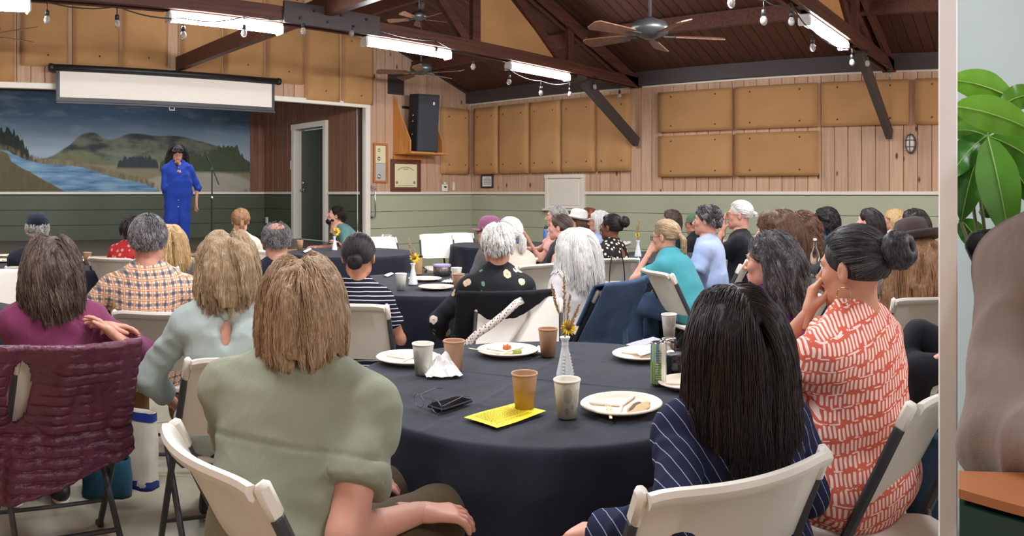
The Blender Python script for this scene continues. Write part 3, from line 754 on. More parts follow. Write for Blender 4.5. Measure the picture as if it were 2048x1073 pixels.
o, w_, h_ = framed('shadow_box_frame', 746, 774, 287, 366, 'narrow oak frame with two pale panels of metal ornaments', 'frame', M_oak, .035)
m = MB(); m.box((0, 0, h_ * .24), (w_, .01, h_ * .5)); m.build('upper_panel', M_paper, o)
m = MB(); m.box((0, .0, -h_ * .26), (w_, .01, h_ * .48)); m.build('lower_panel', plain('grey_paper', (190, 186, 178), .7), o)
for z, r in ((.36, .03), (.12, .035), (-.38, .04)):
    m = MB(); m.lathe([(r * .55, -.012), (r, -.006), (r * .55, 0)], 14, M=Matrix.Translation((-w_ * .12, -.006, z * h_)) @ Matrix.Rotation(-pi / 2, 4, 'X')); m.build('ornament', M_chrome, o, True)
o, w_, h_ = framed('framed_notice', 963, 987, 350, 376, 'small black framed notice on the side wall below the panels', 'frame', plain('black_frame', (44, 40, 40), .5), .025, wall='y')
m = MB(); m.box((0, 0, 0), (w_, .01, h_)); pp = m.build('sheet', M_white, o)
m = MB()
for k in range(6): m.box((0, -.006, h_ * (.3 - .12 * k)), (w_ * (.5 if k == 0 else .7), .002, .008))
tag(m.build('lettering', M_ink, pp), kind='stuff')
# thermostat, switch, outlets, handle
def wallbox(name, px, y, w_, h_, d, label, cat, wall='x', mat=None, X=None):
    c = on_end(px, y, YB_) if wall == 'x' else (on_right(px, y, X or D2 - .03))
    o = empty(name, c, 0 if wall == 'x' else -pi / 2, label, cat)
    m = MB(); m.box((0, -d / 2, 0), (w_, d, h_), bev=.006); m.build('cover', mat or M_white, o); return o
o = wallbox('thermostat', 888, 376, .13, .13, .035, 'white thermostat on the stage wall right of the certificate', 'thermostat')
m = MB(); m.box((0, -.037, .015), (.06, .004, .03)); m.build('display', plain('lcd', (60, 66, 62), .3), o)
m = MB(); m.box((0, -.02, .085), (.05, .03, .03), bev=.006); m.build('sensor', M_white, o)
o = wallbox('light_switch', 907, 373, .06, .15, .012, 'slim cream switch plate right of the thermostat', 'switch', mat=M_trim)
m = MB(); m.box((0, -.016, 0), (.012, .012, .025)); m.build('toggle', M_white, o)
o = wallbox('wall_outlet', 772, 480, .08, .13, .012, 'cream outlet plate low on the green wall beside the stage post', 'outlet', mat=M_trim)
for dz in (.03, -.03): m = MB(); m.box((0, -.014, dz), (.03, .005, .03), bev=.002); m.build('socket', M_white, o)
c = on_end(743, 405, YB_)
o = empty('grab_handle', c, 0, 'long chrome pull handle on the wall beside the stage post', 'handle')
m = MB(); m.tube([(0, 0, .25), (0, -.08, .25), (.0, -.1, .23), (0, -.1, -.23), (0, -.08, -.25), (0, 0, -.25)], .014, 10); m.build('bar', M_chrome, o, True)
for z in (.25, -.25):
    m = MB(); m.lathe([(.03, 0), (.028, .01), (0, .01)], 12, M=Matrix.Translation((0, -.0, z)) @ Matrix.Rotation(pi / 2, 4, 'X')); m.build('rose', M_chrome, o)
def sidebox(name, px, y, w_, h_, label, cat, mat):
    c = on_right(px, y, SX - .025); o = empty(name, c, -pi / 2, label, cat)
    m = MB(); m.box((0, -.01, 0), (w_, .02, h_), bev=.004); m.build('plate', mat, o); return o
o = sidebox('switch_plate', 586, 330, .16, .17, 'pale switch box on the stage side wall left of the door', 'switch', M_white)
m = MB(); m.box((0, -.024, 0), (.05, .01, .08)); m.build('toggle', M_white, o)
o = sidebox('light_switch', 587, 349, .1, .13, 'small beige switch below the pale box by the stage door', 'switch', M_trim)
m = MB(); m.box((0, -.024, 0), (.02, .01, .04)); m.build('toggle', M_black, o)
o = empty('wall_outlet', (W(537, SY - .03) if False else SX - .03, SX / tan(az(537)), on_right(537, 441, SX).z), -pi / 2, 'white outlet plate on the dark green stage side wall', 'outlet')
m = MB(); m.box((0, -.01, 0), (.09, .02, .13), bev=.004); m.build('plate', M_white, o)
for dz in (.03, -.03): m = MB(); m.box((0, -.022, dz), (.03, .005, .03)); m.build('socket', M_trim, o)
# oval bulkhead lamp on the side wall
c = on_right(1822, 288, D2 - .03); o = empty('bulkhead_lamp', c, -pi / 2, 'oval caged bulkhead lamp on the pine side wall', 'lamp')
pr = [(0.066 * cos(q), .125 * sin(q)) for q in [2 * pi * i / 28 for i in range(28)]]
def oval(sx, sz, y): return [(x * sx, y, z * sz) for x, z in pr]
m = MB(); v = oval(1.15, 1.1, 0) + oval(1.15, 1.1, -.03) + oval(1, 1, -.045) + oval(.85, .9, -.045); nn = 28
f = [[r * nn + i, r * nn + (i + 1) % nn, (r + 1) * nn + (i + 1) % nn, (r + 1) * nn + i] for r in range(3) for i in range(nn)]; m.add(v, f); fixn(m.build('base', plain('pewter', (92, 88, 88), .5, metal=.4), o))
m = MB(); v = oval(.86, .9, -.04) + oval(.75, .85, -.075) + oval(.4, .5, -.09); f = [[r * nn + i, r * nn + (i + 1) % nn, (r + 1) * nn + (i + 1) % nn, (r + 1) * nn + i] for r in range(2) for i in range(nn)] + [[2 * nn + i for i in range(nn)]]; m.add(v, f); x_ = m.build('lens', plain('frosted_glass', (214, 210, 206), .3), o, True); fixn(x_)
for z in (-.045, .045): m = MB(); m.tube([(-.07, -.04, z), (-.05, -.085, z), (0, -.1, z), (.05, -.085, z), (.07, -.04, z)], .006, 6); m.build('cage_bar', M_char, o)
m = MB(); m.tube([(0, -.04, .13), (0, -.085, .1), (0, -.1, 0), (0, -.085, -.1), (0, -.04, -.13)], .006, 6); m.build('cage_bar', M_char, o)

# string lights along the trusses
M_bulb = NT('clear_bulb').set(Base_Color=(1, .97, .92, 1), Transmission_Weight=.75, Roughness=.12, IOR=1.2).m
M_wire = plain('wire', (40, 32, 30), .6)
def bulbmesh():
    m = MB(); m.lathe([(.0, -.058), (.012, -.056), (.024, -.044), (.029, -.026), (.026, -.008), (.016, .012), (.014, .02)], 14); o = m.build('bulb', M_bulb, None, True); a = o.data; bpy.data.objects.remove(o)
    m = MB(); m.lathe([(.0, .06), (.014, .058), (.019, .05), (.019, .012), (.0, .012)], 12); m.tube([(0, 0, .055), (0, 0, .13)], .004, 6); o = m.build('socket', M_black, None, True); b = o.data; bpy.data.objects.remove(o)
    m = MB(); m.tube([(0, 0, .02), (.005, 0, -.01), (0, 0, -.035), (-.005, 0, -.01), (0, 0, .02)], .0035, 5); o = m.build('filament', plain('filament', (190, 150, 90), .4), None); c = o.data; bpy.data.objects.remove(o)
    return a, b, c
BM = bulbmesh()
def string_lights(Y, pts, label, name='string_lights'):
    so = empty(name, (0, Y, 0), 0, label, 'string lights')
    sup = []
    for px, y in pts:
        X = Y * tan(az(px)); r = Y / cos(az(px)); z = H + (HY - y) / F * r
        b = bpy.data.objects.new('socket', BM[1]); link(b, so); b.location = (X, -.1, z)
        for nm, me in (('bulb', BM[0]), ('filament', BM[2])):
            q = bpy.data.objects.new(nm, me); link(q, b)
        sup.append(Vector((X, -.1, z + .13)))
    sup = sorted(sup, key=lambda p: p.x); line = []
    for i in range(len(sup) - 1):
        for k in range(6):
            u = k / 6; p = sup[i].lerp(sup[i + 1], u); p.z -= .06 * 4 * u * (1 - u) * min(1, (sup[i + 1] - sup[i]).length); line.append(p)
    line.append(sup[-1]); m = MB(); m.tube(line, .006, 6); m.build('cable', M_wire, so)
string_lights(TRUSS_Y[0], [(89, 40), (227, 48), (358, 70), (478, 66), (595, 62), (691, 66), (860, 107), (934, 132), (1006, 162), (1070, 184), (1128, 186), (1178, 172), (1228, 190)], 'string of clear glass bulbs hanging along the truss nearer the stage')
string_lights(TRUSS_Y[1] - .02, [(1436, 3), (1503, 38), (1560, 40), (1604, 92), (1686, 122), (1718, 124), (1763, 148)], 'string of clear glass bulbs hanging along the truss nearer the viewer')

# ceiling fans
M_fanm = plain('fan_pewter', (92, 92, 92), .35, metal=.6); M_fanb = pine('fan_blade', (138, 100, 78), (108, 76, 60), axis='X', knots=False, seed=2)
def fan(loc, rz, label, s=1.0, n=5):
    loc = Vector(loc)
    o = empty('ceiling_fan', loc, rz, label, 'ceiling fan', 'ceiling fans under the roof')
    m = MB(); m.lathe([(0, -.07), (.05, -.068), (.09, -.05), (.155, -.02), (.165, .03), (.14, .075), (.06, .1), (.03, .12), (0, .12)], 24); m.build('motor', M_fanm, o, True)
    o.scale = (s, s, s); zt = (roof(loc[0]) - loc[2]) / s
    m = MB(); m.tube([(0, 0, .1), (0, 0, zt - .05)], .014, 8); m.lathe([(.0, zt - .1), (.05, zt - .09), (.07, zt - .02), (.07, zt)], 16); m.build('downrod', M_beamp, o, True)
    for i in range(n):
        M = Matrix.Rotation(2 * pi * i / n, 4, 'Z') @ Matrix.Rotation(radians(17), 4, 'X')
        m = MB(); m.box((.2, 0, -.045), (.16, .035, .012), M); br = m.build('blade_arm', M_fanm, o)
        m = MB(); m.prism([(.22, -.05), (.62, -.075), (.66, -.05), (.66, .05), (.62, .075), (.22, .05)], .01, M @ Matrix.Translation((0, 0, -.05))); bl = m.build('blade', M_fanb, o); fixn(bl)
    return o
fan(P(1300, 62, 6.5), .35, 'dark ceiling fan with five wooden blades between the two trusses')
fan(P(842, 140, 11.0), .1, 'ceiling fan in front of the stage wall above the loudspeaker')
fan(P(-28, 62, 8.4), .45, 'ceiling fan at the left, its blades before the tan panels')
fan(P(838, 34, 9.4), .9, 'ceiling fan high behind the stage truss near its middle', s=.62)
# ================================================================ PEOPLE
def V3(*a): return np.array(a, float)
def nrm(v): v = np.asarray(v, float); return v / (np.linalg.norm(v) + 1e-12)
def basis(fwd, up):                      # columns: right, forward, up
    f = nrm(fwd); r = nrm(np.cross(f, up)); u = np.cross(r, f); return np.stack([r, f, u], 1)
def rotz(a): c, s = cos(a), sin(a); return np.array([[c, -s, 0], [s, c, 0], [0, 0, 1.]])
def rotx(a): c, s = cos(a), sin(a); return np.array([[1, 0, 0], [0, c, -s], [0, s, c]])
def roty(a): c, s = cos(a), sin(a); return np.array([[c, 0, s], [0, 1, 0], [-s, 0, c]])

def skin_mat(name, c, flush=(210, 120, 100)):
    if name in _PL: return _PL[name]
    t = NT(name); v = t.obj(); n = t.noise(v, 16, 4); n2 = t.noise(v, 120, 2)
    a = lin(c); b = tuple(.72 * x + .28 * y for x, y in zip(a[:3], lin(flush)[:3])) + (1,)
    t.set(Base_Color=t.mix(n, a, b), Roughness=.5, Specular_IOR_Level=.35, Subsurface_Weight=.08, Subsurface_Radius=(.02, .008, .004), Subsurface_Scale=.3)
    t.bump(n2, .12, .002); _PL[name] = t.m; return t.m
SKIN = {'pale': skin_mat('skin_pale', (226, 172, 150)), 'ruddy': skin_mat('skin_ruddy', (204, 152, 130), (192, 108, 94)),
        'tan': skin_mat('skin_tan', (196, 140, 112), (170, 96, 76)), 'brown': skin_mat('skin_brown', (118, 76, 58), (96, 52, 40))}
LIPS = plain('lips', (176, 92, 88), .4)
def hair_mat(name, stops, rough=.45):
    t = NT(name); at = t.n('ShaderNodeAttribute', attribute_name='tone'); n = t.noise(t.obj((22, 22, 2.0)), 6, 3)
    isc = at.outputs['Alpha']
    f = t.math('ADD', t.math('MULTIPLY', at.outputs['Fac'], .75), t.math('MULTIPLY', n, .3), clamp=True)
    k = len(stops); t.set(Base_Color=t.ramp(f, [((i + .0) / max(k - 1, 1), lin(c)) for i, c in enumerate(stops)]), Roughness=rough, Specular_IOR_Level=.4)
    return t.m
def mass_mat(name, stops):
    t = NT(name); n = t.noise(t.obj((60, 60, 5)), 3, 4, .7); k = len(stops)
    t.set(Base_Color=t.ramp(t.ramp(n, [(.3, (0, 0, 0, 1)), (.75, (1, 1, 1, 1))]), [((i + .0) / max(k - 1, 1), tuple(.8 * x for x in lin(c)[:3]) + (1,)) for i, c in enumerate(stops)]), Roughness=.55, Specular_IOR_Level=.3)
    t.bump(n, .35, .004); return t.m
HAIRC = {
 'darkbrown': [(14, 10, 9), (30, 21, 18), (64, 45, 37)], 'black': [(14, 12, 13), (30, 26, 26), (58, 50, 48)],
 'greybrown': [(46, 36, 31), (80, 64, 55), (136, 120, 106)], 'dirtyblond': [(108, 84, 62), (162, 132, 100), (216, 190, 158)],
 'blond': [(150, 118, 74), (200, 164, 112), (234, 208, 164)], 'ash': [(112, 92, 70), (164, 138, 106), (216, 194, 162)],
 'white': [(176, 172, 166), (214, 211, 206), (244, 242, 238)], 'silver': [(118, 114, 110), (170, 166, 162), (222, 220, 216)],
 'grey': [(70, 66, 66), (118, 113, 112), (178, 174, 172)], 'ironblack': [(20, 18, 19), (44, 41, 42), (116, 110, 108)], 'auburn': [(72, 36, 22), (118, 62, 36), (168, 98, 60)],
 'brown': [(52, 34, 24), (92, 62, 44), (140, 102, 76)], 'saltpepper': [(34, 32, 34), (72, 69, 71), (160, 157, 156)], 'lightbrown': [(96, 66, 44), (142, 104, 72), (190, 148, 110)]}
_HM = {}
def hmat(c):
    if c not in _HM: _HM[c] = (hair_mat('hair_' + c, HAIRC[c]), mass_mat('hair_mass_' + c, HAIRC[c]))
    return _HM[c]

def head_field(h, fem, hs, beard=False):
    f = Field(V3(-.1, -.13, -.21) * hs, V3(.1, .14, .13) * hs, h)
    E = lambda c, r, k=.03, cut=False, R=None: f.ell(V3(*c) * hs, V3(*r) * hs, k * hs, R, cut)
    C = lambda a, b, ra, rb, k=.02, cut=False: f.cone(V3(*a) * hs, V3(*b) * hs, ra * hs, rb * hs, k * hs, cut=cut)
    E((0, -.012, .03), (.076, .096, .086)); E((0, .028, -.03), (.060, .062, .085)); E((0, .046, -.076), (.043, .042, .034))
    for sx in (-1, 1):
        E((sx * .04, .058, -.02), (.022, .022, .02), .02); E((sx * .05, .01, -.062), (.016, .03, .028), .02)
    E((0, .079, .024), (.046, .014, .012), .018)
    C((0, .088, .012), (0, .113, -.026), .008, .012, .010)
    for sx in (-1, 1): E((sx * .012, .1, -.031), (.009, .010, .008), .006)
    for sx in (-1, 1): E((sx * .031, .096, .004), (.017, .013, .010), .012, True)
    E((0, .091, -.057), (.024, .011, .006), .006); E((0, .089, -.068), (.02, .011, .007), .006); E((0, .106, -.0625), (.022, .006, .0018), .003, True)
    E((0, .074, -.099), (.019, .018, .016), .018)
    for sx in (-1, 1):
        E((sx * .079, -.006, -.006), (.009, .019, .031), .007, R=rotz(sx * .35)); E((sx * .09, .0, -.004), (.008, .009, .016), .005, True)
    nr = .047 if fem else .055
    C((0, -.018, -.05), (0, -.03, -.2), nr, nr + .004, .03)
    return f
def hand_mesh(curl, spread=0.1, h=.0045, thumb=(.8, .55, -.25), tb=.3):
    f = Field((-.075, -.05, -.09), (.11, .2, .05), h)
    f.cone((0, -.045, 0), (0, .02, 0), .029, .027, .01, flat=((0, 0, 1), .72))
    for i, x in enumerate((-.030, -.010, .010, .030)):
        f.cone((x * .55, .012, 0), (x, .086 - (.006 if i == 0 else 0), 0), .013, .0115, .016)
        L = (.056, .068, .074, .066)[i]; c = curl[i] if isinstance(curl, (list, tuple)) else curl
        p = V3(x, .086 - (.006 if i == 0 else 0), 0); a = 0; sa = (i - 1.5) * spread
        for j, (fr, r0, r1) in enumerate(((.45, .0098, .0090), (.31, .0090, .0082), (.24, .0082, .0068))):
            a += c * (.8, 1.0, .7)[j]; d = V3(sin(sa) * cos(a), cos(sa) * cos(a), -sin(a)); q = p + d * L * fr
            f.cone(p, q, r0, r1, .004); p = q
    t = nrm(thumb); p = V3(.022, .02, -.006); q = p + t * .042; f.cone(p, q, .0155, .0125, .014)
    t2 = nrm(t + V3(-tb, .45, -.1)); r = q + t2 * .03; f.cone(q, r, .0122, .0105, .005); f.cone(r, r + nrm(t2 + V3(-tb * .6, .25, 0)) * .024, .0105, .0082, .004)
    return f.mesh(1)
_HANDS = {}
def hand(kind, h=.0045):
    k = (kind, h)
    if k not in _HANDS:
        _HANDS[k] = {'relaxed': lambda: hand_mesh([.45, .4, .35, .3], .12, h), 'flat': lambda: hand_mesh([.12, .1, .08, .1], .16, h, (.85, .5, -.1)),
                     'grip': lambda: hand_mesh([1.25, 1.2, 1.15, 1.1], .02, h, (.55, .6, -.6), .2), 'pinch': lambda: hand_mesh([.9, .8, .7, .55], .06, h, (.5, .75, -.45), .1)}[kind]()
    return _HANDS[k]
def ik(sh, wr, hint, l1, l2):
    sh, wr = V3(*sh), V3(*wr); d = wr - sh; L = np.linalg.norm(d)
    if L > (l1 + l2) * .995: wr = sh + d / L * (l1 + l2) * .995; d = wr - sh; L = np.linalg.norm(d)
    if L < abs(l1 - l2) + .02: L = abs(l1 - l2) + .02; wr = sh + nrm(d) * L; d = wr - sh
    a = (l1 * l1 - l2 * l2 + L * L) / (2 * L); h = sqrt(max(l1 * l1 - a * a, 0)); u = d / L
    n = V3(*hint); n = nrm(n - u * (n @ u)); return sh + u * a + n * h, wr

PEOPLE = []
def person(label, hx, hy, rho, yaw, s=1.0, fem=True, lean=4, side=0, twist=0, hyaw=0, hpitch=0, hroll=0, pose='sit', skin='pale', seat=.45, zfix=None,
           la=None, ra=None, lhint=(-.8, -.7, -.5), rhint=(.8, -.7, -.5), lhand='relaxed', rhand='relaxed', lpalm=None, rpalm=None, lfing=None, rfing=None,
           shirt=None, sleeve='short', trousers=None, collar=None, shoe=None, hair=None, q=None, sdx=1.0, wide=1.0, hem=None, neck_low=0, legs=None, wr=.006, bust=None,
           glasses=None, group=None, eyes=True, extra=None, hs=None, shoe_show=True, keyhole=False, yoke=False, baggy=0):
    near = rho < 3.6; mid = rho < 6.2
    vox = q or (.0105 if near else .0145 if mid else .0185)
    hs = hs or s * 1.0
    A = az(hx) + radians(yaw); Rw = rotz(-A)
    hw = np.array(P(hx, hy, rho))
    zp = (seat + .09 * s) if pose != 'stand' else .90 * s
    base_z = zfix or 0.0; zp += base_z
    le, si = radians(lean), radians(side)
    dr = nrm(V3(sin(si), sin(le), cos(le) * cos(si))); hd = nrm(V3(sin(si) * .6, sin(le) * .55, 1.0))
    Ls = (hw[2] - .165 * hs * hd[2] - zp) / dr[2]
    nom = .50 * s
    if not .8 < Ls / nom < 1.25: print('SPINE', label[:40], round(Ls / nom, 2), 'zhead', round(hw[2], 2))
    pel = V3(0, 0, zp); neck = pel + dr * Ls; hc = neck + hd * .165 * hs
    root_xy = hw[:2] - (Rw @ hc)[:2]
    Rt = rotz(radians(twist)); Rs = Rt.copy()
    up = dr; Rc = basis(Rt @ V3(0, 1, 0) - up * ((Rt @ V3(0, 1, 0)) @ up), up)
    Rh = Rs @ rotz(radians(hyaw)) @ roty(radians(hroll)) @ rotx(-radians(hpitch))
    root = empty('person', (root_xy[0], root_xy[1], base_z), -A, label, 'person', group)
    def toW(p): return np.array((root_xy[0], root_xy[1], 0)) + Rw @ V3(*p)
    def toL(p): return Rw.T @ (np.array(p, float) - np.array((root_xy[0], root_xy[1], 0)))
    sw = (.150 if fem else .178) * s * wide; shc = neck - up * .068 * s
    SL, SR = shc + Rc @ V3(-sw, -.0, -.0), shc + Rc @ V3(sw, -.0, -.0)
    l1, l2 = .285 * s * sdx, .255 * s * sdx
    def arm(sh, tgt, hint, sx):
        if tgt is None: tgt = (sx * .12 * s, .30 * s, zp + .075 * s)
        elif tgt[0] == 'w': tgt = toL(P(*tgt[1:]))
        elif tgt[0] == 'h': tgt = hc + Rh @ (V3(*tgt[1:]) * hs)
        elif tgt[0] == 's': tgt = sh + V3(*tgt[1:]) * s
        return ik(sh, tgt, hint, l1, l2)
    EL, WL = arm(SL, la, lhint, -1); ER, WR = arm(SR, ra, rhint, 1)
    # legs
    hips = [pel + V3(sx * .085 * s, 0, -.01 * s) for sx in (-1, 1)]
    if legs: KN, AN = legs(s, pel)
    elif pose == 'sit':
        KN = [V3(sx * .11 * s, .43 * s, zp + .0 * s) for sx in (-1, 1)]; AN = [V3(sx * .11 * s, .42 * s, .085 * s + base_z) for sx in (-1, 1)]
    else:
        KN = [V3(sx * .095 * s, .015 * s, .48 * s + base_z) for sx in (-1, 1)]; AN = [V3(sx * .1 * s, -.02 * s, .075 * s + base_z) for sx in (-1, 1)]
    pts = np.array([SL, SR, EL, ER, WL, WR, pel, hc] + KN + AN)
    lo, hi = pts.min(0) - .26 * s, pts.max(0) + .26 * s; lo[2] = max(lo[2], base_z - .02)
    bst = (fem if bust is None else bust)
    def torso(f, c, k, waist=1.0, low=True):   # c: ease of the cloth
        ch = pel + dr * Ls * .72; ab = pel + dr * Ls * .34
        w_ = wide * s
        f.ell(ch, ((.150 if fem else .168) * w_ + c, .108 * w_ + c, .19 * s + c), k, Rc)
        f.ell(ab, ((.138 if fem else .152) * w_ * waist + c, .112 * w_ * waist + c, .17 * s + c), k, Rc)
        f.ell(pel + V3(0, -.01, .0), ((.172 if fem else .165) * w_ + c, .128 * w_ + c, .13 * s + c), k)
        f.cone(SL * .9 + SR * .1, SR * .9 + SL * .1, .062 * s + c, .062 * s + c, k)
        f.cone(shc + up * .0, neck + up * .03, .080 * s + c, .055 * s + c * .4, k)
        if c == 0 or True:
            for S_ in (SL, SR): f.cone(S_ * .8 + shc * .2, neck - up * .005, .045 * s + c, .05 * s + c * .4, k)
        f.ell(shc - up * .07 * s + Rc @ V3(0, -.045 * s, 0), (.12 * w_ + c, .05 * s + c, .12 * s + c), k, Rc)
        if bst:
            for sx in (-1, 1): f.ell(ch + Rc @ V3(sx * .07 * s, .085 * s, -.02 * s), (.062 * s + c, .055 * s + c, .06 * s + c), k)
    def arms(f, c, k, frac_u=1, frac_l=1, only=None, flare=0.0):
        for sx, S_, E_, W_ in ((-1, SL, EL, WL), (1, SR, ER, WR)):
            g = .9 if fem else 1.08
            f.ell(S_, (.055 * s * g + c * .7,) * 3, k)
            if frac_u >= 1: f.cone(S_, E_, .050 * s * g + c, .039 * s * g + c * 1.2, k)
            elif frac_u > 0: f.cone(S_, S_ + (E_ - S_) * frac_u, .050 * s * g + c * .95, .047 * s * g + c + flare, k, clip_b=True)
            if frac_l >= 1: f.cone(E_, W_, .039 * s * g + c, .025 * s * g + c, k)
            elif frac_l > 0: f.cone(E_, E_ + (W_ - E_) * frac_l, .040 * s * g + c, .032 * s * g + c + flare, k, clip_b=True)
    def legf(f, c, k, ank=1.0, clip=True):
        for hp, kn, an in zip(hips, KN, AN):
            f.cone(hp, kn, .082 * s + c, .056 * s + c, k)
            e = kn + (an - kn) * ank
            f.cone(kn, e, .054 * s + c, (.054 - .016 * ank) * s + c, k, clip_b=clip)
    # ---- skin: one closed body with head and hands welded on
    bv = vox * 1.3
    f = Field(lo, hi, bv); torso(f, 0, .03); arms(f, 0, .02); legf(f, 0, .02, clip=False)
    for an in AN: f.cone(an - V3(0, .02, .03), an + V3(0, .12, -.05), .035 * s, .025 * s, .02)
    f.cone(neck - up * .05, neck + hd * .09 * hs, (.05 if fem else .058) * hs, (.047 if fem else .055) * hs, .03)
    BV, BQ = f.mesh(1)
    hh = .0042 if near else .0055 if mid else .0075
    HV, HQ = head_field(hh * hs, fem, hs).mesh(1)
    lipm = (np.abs(HV[:, 0]) < .024 * hs) & (HV[:, 2] < -.05 * hs) & (HV[:, 2] > -.076 * hs) & (HV[:, 1] > .086 * hs)
    HVp = HV @ Rh.T + hc
    Vs, Qs, mi = [BV, HVp], [BQ, HQ + len(BV)], [np.zeros(len(BQ), int), lipm[HQ].all(1).astype(int)]
    nb = len(BV) + len(HV)
    for sx, E_, W_, hk, pn, fg in ((-1, EL, WL, lhand, lpalm, lfing), (1, ER, WR, rhand, rpalm, rfing)):
        if hk is None: continue
        fd = nrm(W_ - E_) if fg is None else nrm(V3(*fg)); pn_ = V3(0, .2, -1) if pn is None else V3(*pn)
        hv, hq = hand(hk, .0045 if near else .0065); hv = hv.copy() * s * (.93 if fem else 1.02)
        if sx > 0: hv = hv * V3(-1, 1, 1); hq = hq[:, ::-1]
        B = basis(fd, -pn_); hv = hv @ B.T + W_
        Vs.append(hv); Qs.append(hq + nb); mi.append(np.zeros(len(hq), int)); nb += len(hv)
    off = np.array((0, 0, base_z))
    body = mesh_obj('body', np.concatenate(Vs) - off, np.concatenate(Qs), None, root, True, mats=[SKIN[skin], LIPS], midx=np.concatenate(mi))
    # ---- eyes
    if eyes and abs(((yaw + twist * -1 + hyaw * -1 + 180) % 360) - 180) > 45:
        for sx in (-1, 1):
            e = hc + Rh @ (V3(sx * .031, .076, .004) * hs)
            m = MB(); M = Matrix.Translation(e - off) @ Matrix(Rh.tolist()).to_4x4()
            m.lathe([(0, -.0125), (.007, -.0105), (.0115, -.005), (.0125, 0), (.0115, .005), (.008, .0098)], 12, M=M @ Matrix.Rotation(-pi / 2, 4, 'X'))
            ey = m.build('eye', plain('eye_white', (214, 206, 200), .2), body, True)
            m = MB(); m.lathe([(.0, .0127), (.0045, .0118), (.0075, .0101)], 12, M=M @ Matrix.Rotation(-pi / 2, 4, 'X')); m.build('iris', plain('iris', (52, 36, 28), .2), ey, True)
            if hair:
                b = [(hc + Rh @ (V3(sx * x, y, z) * hs)) - off for x, y, z in ((.014, .095, .026), (.03, .092, .031), (.046, .08, .026))]
                m = MB(); m.tube(b, [.003, .0038, .002], 6); m.build('eyebrow', hmat(hair.get('c', 'brown'))[1], body, True)
    # ---- clothes
    if shirt:
        c = .013 * s
        f = Field(lo, hi, vox); torso(f, c, .045, 1.2 if hem == 'jump' else 1.06)
        fu, fl_ = {'none': (0, 0), 'cap': (.3, 0), 'short': (.62, 0), 'elbow': (1, .22), '34': (1, .55), 'long': (1, .96)}[sleeve]
        if fu: arms(f, c * (.9 if sleeve != 'long' else .8), .03, fu, fl_, flare=.012 if fu < 1 or fl_ < .6 else .004)
        if hem == 'jump': legf(f, c + .028 * s, .04, .90)
        if hem == 'dress':
            for hp, kn in zip(hips, KN): f.cone(hp, kn, .1 * s + c, .085 * s + c, .08)
            if pose == 'sit': f.cone(KN[0], KN[1], .085 * s, .085 * s, .06); f.cone((KN[0] + KN[1]) / 2, (AN[0] + AN[1]) / 2 + V3(0, 0, .2), .16 * s, .17 * s, .05, clip_b=True)
        elif hem == 'jump': pass
        elif pose == 'sit':
            f.plane(pel + V3(0, 0, -.07 * s), (0, .55, -.8) if hem is None else hem)
        else: f.plane(pel + V3(0, 0, -.10 * s), (0, 0, -1))
        # neckline
        f.ell(neck + up * (.045 - neck_low) * s + Rc @ V3(0, .035 * s, 0), (.066 * s + neck_low * .4, .07 * s + neck_low * .4, (.045) * s + neck_low * .6), .008, Rc, cut=True)
        if keyhole: f.ell(neck - up * .085 * s + Rc @ V3(.0, -.10 * s, 0), (.032, .10, .062), .004, Rc, cut=True)
        SV, SQ = f.mesh(2)
        N = vnormals(SV, SQ)
        am = wr * (1.0 if near else .8)
        w1 = wob(SV * V3(1, 1, .5), 11 / s, seed=int(hx)); sg = 1 if int(hx) % 2 else -1; dv_ = np.stack([SV[:, 0] * .45 + sg * SV[:, 2] * .9, SV[:, 1] * .8, SV[:, 2] * .35 - sg * SV[:, 0] * .35], 1); w2 = wob(dv_ + w1[:, None] * .02, 26 / s, seed=int(hx) + 1)
        if yoke:
            hh_ = (SV - neck) @ up; bk = ((SV - neck) @ Rc[:, 1]) < .02
            d_y = -.005 * np.exp(-((hh_ + .17 * s) / .006) ** 2) * bk 
        else: d_y = 0
        d = d_y + am * (w1 * .8 + (1 - 2.2 * np.abs(w2)) * 1.0 * np.clip(w1 + .7, 0, 1.4) - .3)
        # drag folds where arm meets torso
        for S_, E_ in ((SL, EL), (SR, ER)):
            a_ = np.exp(-(np.linalg.norm(SV - (S_ * .75 + E_ * .25 + V3(0, 0, -.05)), axis=1) / (.13 * s)) ** 2); tdir = nrm(E_ - S_)
            d += am * .45 + a_ * .0022 * np.sin((SV @ tdir) * 95 + 5 * wob(SV, 14, 5)) * np.clip(wob(SV, 8, 9) + .5, 0, 1.4)
        SV = SV + N * d[:, None]
        root_shirt = mesh_obj({'dress': 'dress', 'jump': 'jumpsuit'}.get(hem if isinstance(hem, str) else None, 'shirt'), SV - off, SQ, shirt, root, True)
        if collar:
            cm = MB(); n = 28; prof = [(.0, .0), (.004, .030), (.012, .036), (.020, .012), (.030, -.012)] if collar != 'stand' else [(.0, 0), (.002, .035), (.006, .036), (.010, .0)]
            vv = []
            for r_, z in prof:
                for i in range(n):
                    a = pi / 2 + .25 + (2 * pi - .5) * i / (n - 1); rr = .066 * s + r_
                    vv.append(neck + up * (.005 + z) * s + Rc @ V3(cos(a) * rr * 1.02, sin(a) * rr * 1.0 + .008, .012 * -sin(a)) - off)
            cm.add(vv, [[j * n + i, j * n + i + 1, (j + 1) * n + i + 1, (j + 1) * n + i] for j in range(len(prof) - 1) for i in range(n - 1)])
            o = cm.build('collar', shirt, root, True); md = o.modifiers.new('sol', 'SOLIDIFY'); md.thickness = .004
